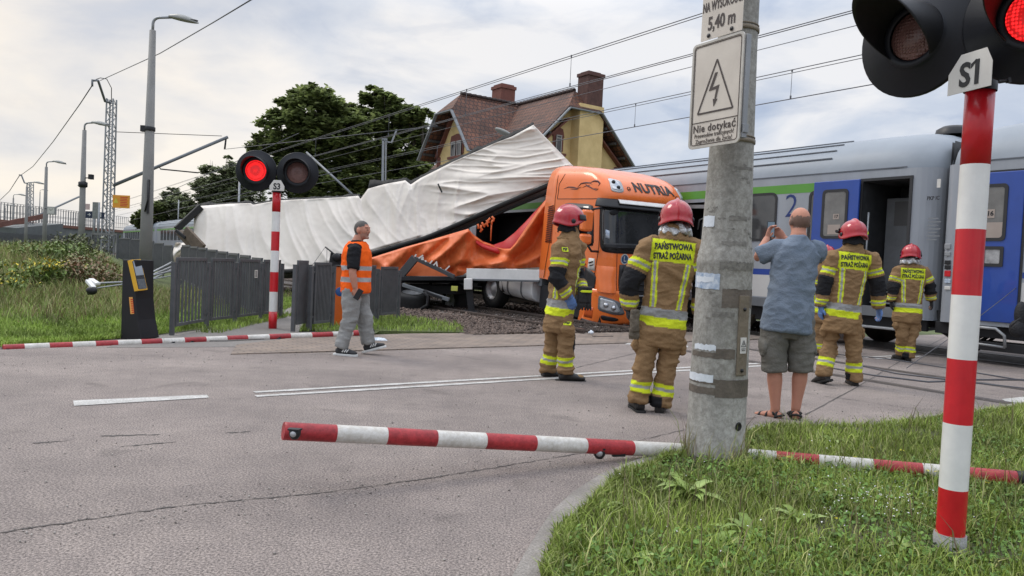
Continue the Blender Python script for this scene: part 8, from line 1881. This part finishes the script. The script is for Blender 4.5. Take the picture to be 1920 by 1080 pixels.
# ---- man in the blue T-shirt
MJ = dict(pel=(1474, 622), neck=(1497, 442), head=(1499, 416, .03), shL=(1457, 466, .02), shR=(1531, 470, .02), elL=(1420, 482, .10), wrL=(1438, 447, .30), elR=(1530, 478, .30), wrR=(1470, 447, .42), hipL=(1452, 606), knL=(1452, 688), ankL=(1454, 768), hipR=(1501, 606), knR=(1502, 688), ankR=(1492, 767), toeL=(1425, 775, .12), toeR=(1487, 770, .2), bald=True, hair=(.16, .13, .11), hands={'L': ((.25, .1, 1), (.5, -.3, 0), .75), 'R': ((-.6, .1, .6), (-.3, -.6, 0), .75)})
man, im = person('bald man in a blue T-shirt and grey shorts holding up a phone', 6.6, .08, MJ, 'civil', None, 1.0, 1.05, .05)
def wrk(seed_, amp):
    return lambda p: amp*(.012*(1-2.2*abs(noise.noise(Vector((p.x*5+seed_, p.y*5, p.z*7)))))+.005*(1-2*abs(noise.noise(Vector((p.x*12+seed_, p.y*12, p.z*18))))))
def tloft(i_, table, mb, fat=1.0, n=28):
    pel, sp = i_['pel'], i_['spine']; mb.loft([pel+sp*((z-.84)/.66) for z, a, b in table], [a*fat for z, a, b in table], [b*fat for z, a, b in table], (1, 0, 0), n, True, True)
jj = im['j']; mb = MB(); tloft(im, [(.845, .222, .172), (.90, .220, .172), (1.0, .212, .168), (1.10, .195, .152), (1.25, .195, .145), (1.36, .205, .14), (1.43, .165, .112), (1.475, .095, .082), (1.495, .072, .074)], mb)
for q in 'LR':
    sh, el, wr = im['arms'][q]; mb.loft([sh.lerp(im['neck'], .35)-Vector((0, 0, .03)), sh, sh.lerp(el, .5), sh.lerp(el, .88)], [.075, .082, .080, .080], None, (1, 0, 0), 16)
ts = finish(solid_mesh(mb, .008, 3), 't_shirt', M('tshirt_blue', (.15, .19, .245), .9, 0, .12, 5, .35, 80, c2=(.21, .25, .31), spec=.15), man, wrk(3, 1.0))
mb = MB(); tloft(im, [(.80, .12, .12), (.84, .17, .14), (.90, .18, .14), (.95, .16, .12)], mb)
for q in 'LR':
    hp, kn = jj['hip'+q], jj['kn'+q]; k2 = kn-Vector((0, 0, .03)); mb.loft([im['pel'].lerp(hp, .5)+Vector((0, 0, .06)), hp, hp.lerp(k2, .4), hp.lerp(k2, .8), k2], [.10, .110, .106, .100, .098], None, (1, 0, 0), 18)
    mb.ell(hp.lerp(kn, .55)+Vector((.10 if q == 'R' else -.11, 0, 0)), (.022, .07, .085), None, 12, 8)
finish(solid_mesh(mb, .008, 3), 'shorts', M('shorts_grey', (.13, .125, .11), .9, 0, .12, 5, .35, 70, c2=(.18, .17, .15), spec=.15), man, wrk(7, 1.2))
mSand = M('sandal_black', (.018, .017, .016), .6, 0, .3, 20)
for q in 'LR':
    an, hl_, fd, fu, sd = im['ft'][q]; mb = MB(frame(hl_-fu*.036+fd*.10, fd, fu)); mb.prism([(-.155, -.03), (-.14, -.042), (0, -.042), (.10, -.052), (.16, -.04), (.178, 0), (.16, .04), (.10, .052), (0, .042), (-.14, .042), (-.155, .03)], .030, T(0, 0, -.016)); sl = mb.build('sandal', mSand, man, .006)
    mb = MB()
    for f_, w_, h_ in ((.03, .046, .052), (.12, .050, .040), (.19, .054, .026)):
        mb.loft([hl_+fd*f_+sd*w_*math.cos(R(a))+fu*(h_*1.15*math.sin(R(a))-.02) for a in range(0, 181, 18)], .010, [.010]*11, fd, 8); 
    mb.loft([hl_+fd*.03+sd*.048, hl_-fd*.03+fu*.02, hl_+fd*.03-sd*.048], .010, None, fu, 8); mb.loft([hl_+fd*.04+sd*.048+fu*.02, an+fd*.04+fu*.0, hl_+fd*.04-sd*.048+fu*.02], .011, None, fd, 8); mb.build('strap', mSand, sl)
c = P(1445, 430, 6.98); ph = thing('phone', 'dark phone held up in landscape by the man in the blue T-shirt', 'phone', Matrix.Translation(c) @ RZ(.15)); mb = MB(); mb.box(-.038, .038, -.004, .004, -.075, .075); mb.build('phone_case', mBlack, ph, .003); mb = MB(); mb.box(-.034, .034, -.0055, -.0042, -.068, .068); mb.build('screen', M('phone_screen', (.05, .08, .10), .15, 0, .5, 20, emit=(.25, .35, .45, .35)), ph)
ph['label'] = 'dark phone held up by the man in the blue T-shirt'
# ---- man in the orange vest
VJ = dict(pel=(667, 546), neck=(670, 452), head=(679, 432, 0), shR=(664, 470, -.19), shL=(677, 470, .19), elR=(661, 512, -.27), wrR=(666, 540, -.26), elL=(668, 512, .27), wrL=(676, 540, .24), hipR=(660, 546, -.10), knR=(656, 598, -.10), ankR=(640, 651, -.12), hipL=(673, 546, .1), knL=(684, 596, .1), ankL=(690, 644, .12), toeR=(662, 655, -.16), toeL=(712, 636, .10), pitchL=.30, hair=(.085, .078, .072), beard=True, hands={'R': ((.22, -.05, -1), (.5, 1, 0), .6)})
vm, iv = person('man in an orange reflective vest and grey trousers walking past, phone in hand', 9.5, -pi2-.12, VJ, 'civil', None, 1.0, 1.10, -.25)
jv = iv['j']; mb = MB(); tloft(iv, [(.86, .19, .155), (.95, .19, .16), (1.05, .185, .155), (1.25, .195, .155), (1.36, .20, .145), (1.43, .17, .115), (1.47, .10, .085), (1.50, .078, .078)], mb)
for q in 'LR':
    sh, el, wr = iv['arms'][q]; mb.loft([sh.lerp(iv['neck'], .35)-Vector((0, 0, .03)), sh, sh.lerp(el, .45), sh.lerp(el, .82)], [.075, .080, .075, .072], None, (1, 0, 0), 16)
finish(solid_mesh(mb, .009, 3), 'shirt', M('shirt_black', (.016, .016, .018), .9, 0, .3, 9, .3, 60, spec=.15), vm, wrk(5, .8))
mb = MB(); tloft(iv, [(.83, .215, .18), (.90, .215, .182), (1.0, .21, .18), (1.12, .208, .178), (1.25, .212, .178), (1.36, .20, .172), (1.44, .155, .135), (1.485, .105, .105)], mb)
vmesh = solid_mesh(mb, .009, 3); ORG = np.array((.90, .13, .015)); 
def vcol(V):
    z = .84+.66*((V-np.array(iv['pel']))@np.array(iv['spine']))/(iv['spine'].length**2); C = np.tile(ORG, (len(V), 1)); C[(z > .965) & (z < 1.025)] = GR*1.25; C[(z > 1.115) & (z < 1.175)] = GR*1.25
    for q in 'LR':
        sh = np.array(iv['arms'][q][0]); dx_ = V[:, 1]-sh[1]; m_ = (np.sign(V[:, 0]) == np.sign(sh[0])) & (np.abs(V[:, 0]) > .13) & (np.abs(dx_) < .075+.03*(z-1.2)) & (z > 1.20); C[m_] = BK
    return C
finish(vmesh, 'safety_vest', mKnit, vm, wrk(9, .9), vcol)
mb = MB(); tloft(iv, [(.80, .12, .12), (.84, .165, .14), (.93, .185, .15), (1.0, .18, .148)], mb)
for q in 'LR':
    hp, kn, an = jv['hip'+q], jv['kn'+q], jv['ank'+q]; mb.loft([iv['pel'].lerp(hp, .4)+Vector((0, 0, .06)), hp, hp.lerp(kn, .4), kn, kn.lerp(an, .4), kn.lerp(an, .8), an+Vector((0, 0, .0))], [.10, .112, .108, .090, .084, .080, .078], None, (1, 0, 0), 16)
finish(solid_mesh(mb, .009, 3), 'trousers', M('trousers_grey', (.25, .25, .24), .9, 0, .12, 4, .35, 70, c2=(.33, .33, .32), spec=.15), vm, wrk(11, 1.2))
mSole = M('sole_white', (.62, .62, .60), .6)
for q in 'LR':
    an, hl_, fd, fu, sd = iv['ft'][q]; mb = MB(); mb.loft([an+fu*.02, an-fu*.0, an-fu*.03], [.05, .052, .052], None, sd, 14); mb.loft([hl_-fd*.01, hl_+fd*.06+fu*.012, hl_+fd*.14+fu*.006, hl_+fd*.22-fu*.006, hl_+fd*.265-fu*.01], [.038, .044, .046, .048, .03], [.040, .050, .040, .028, .016], sd, 16)
    sh_ = finish(solid_mesh(mb, .008, 3), 'trainer', M('trainer_black', (.03, .03, .032), .7, 0, .4, 14), vm); mb = MB(frame(hl_-fu*.036+fd*.105, fd, fu)); mb.prism([(-.15, -.032), (-.13, -.046), (0, -.046), (.10, -.054), (.165, -.036), (.18, 0), (.165, .036), (.10, .054), (0, .046), (-.13, .046), (-.15, .032)], .03, T(0, 0, -.016)); mb.build('sole', mSole, sh_, .006)
    mb = MB()
    for k in range(3): a = hl_+fd*(.09+.03*k)+fu*.035-sd*-.0; mb.bar(a+sd*.046-fu*.035, a+sd*.036+fd*.025+fu*.0, .012, .012, up=fd)
    mb.build('side_stripes', mSole, sh_)
c = P(672, 552, 9.2); ph2 = thing('phone', 'black phone in the lowered hand of the man in the orange vest', 'phone', Matrix.Translation(c) @ Matrix.Rotation(.5, 4, 'Y')); mb = MB(); mb.box(-.036, .036, -.004, .004, -.07, .07); mb.build('phone_case', mBlack, ph2, .003); mb = MB(); mb.box(-.032, .032, .0042, .0055, -.064, .064); mb.build('screen', mWs, ph2)
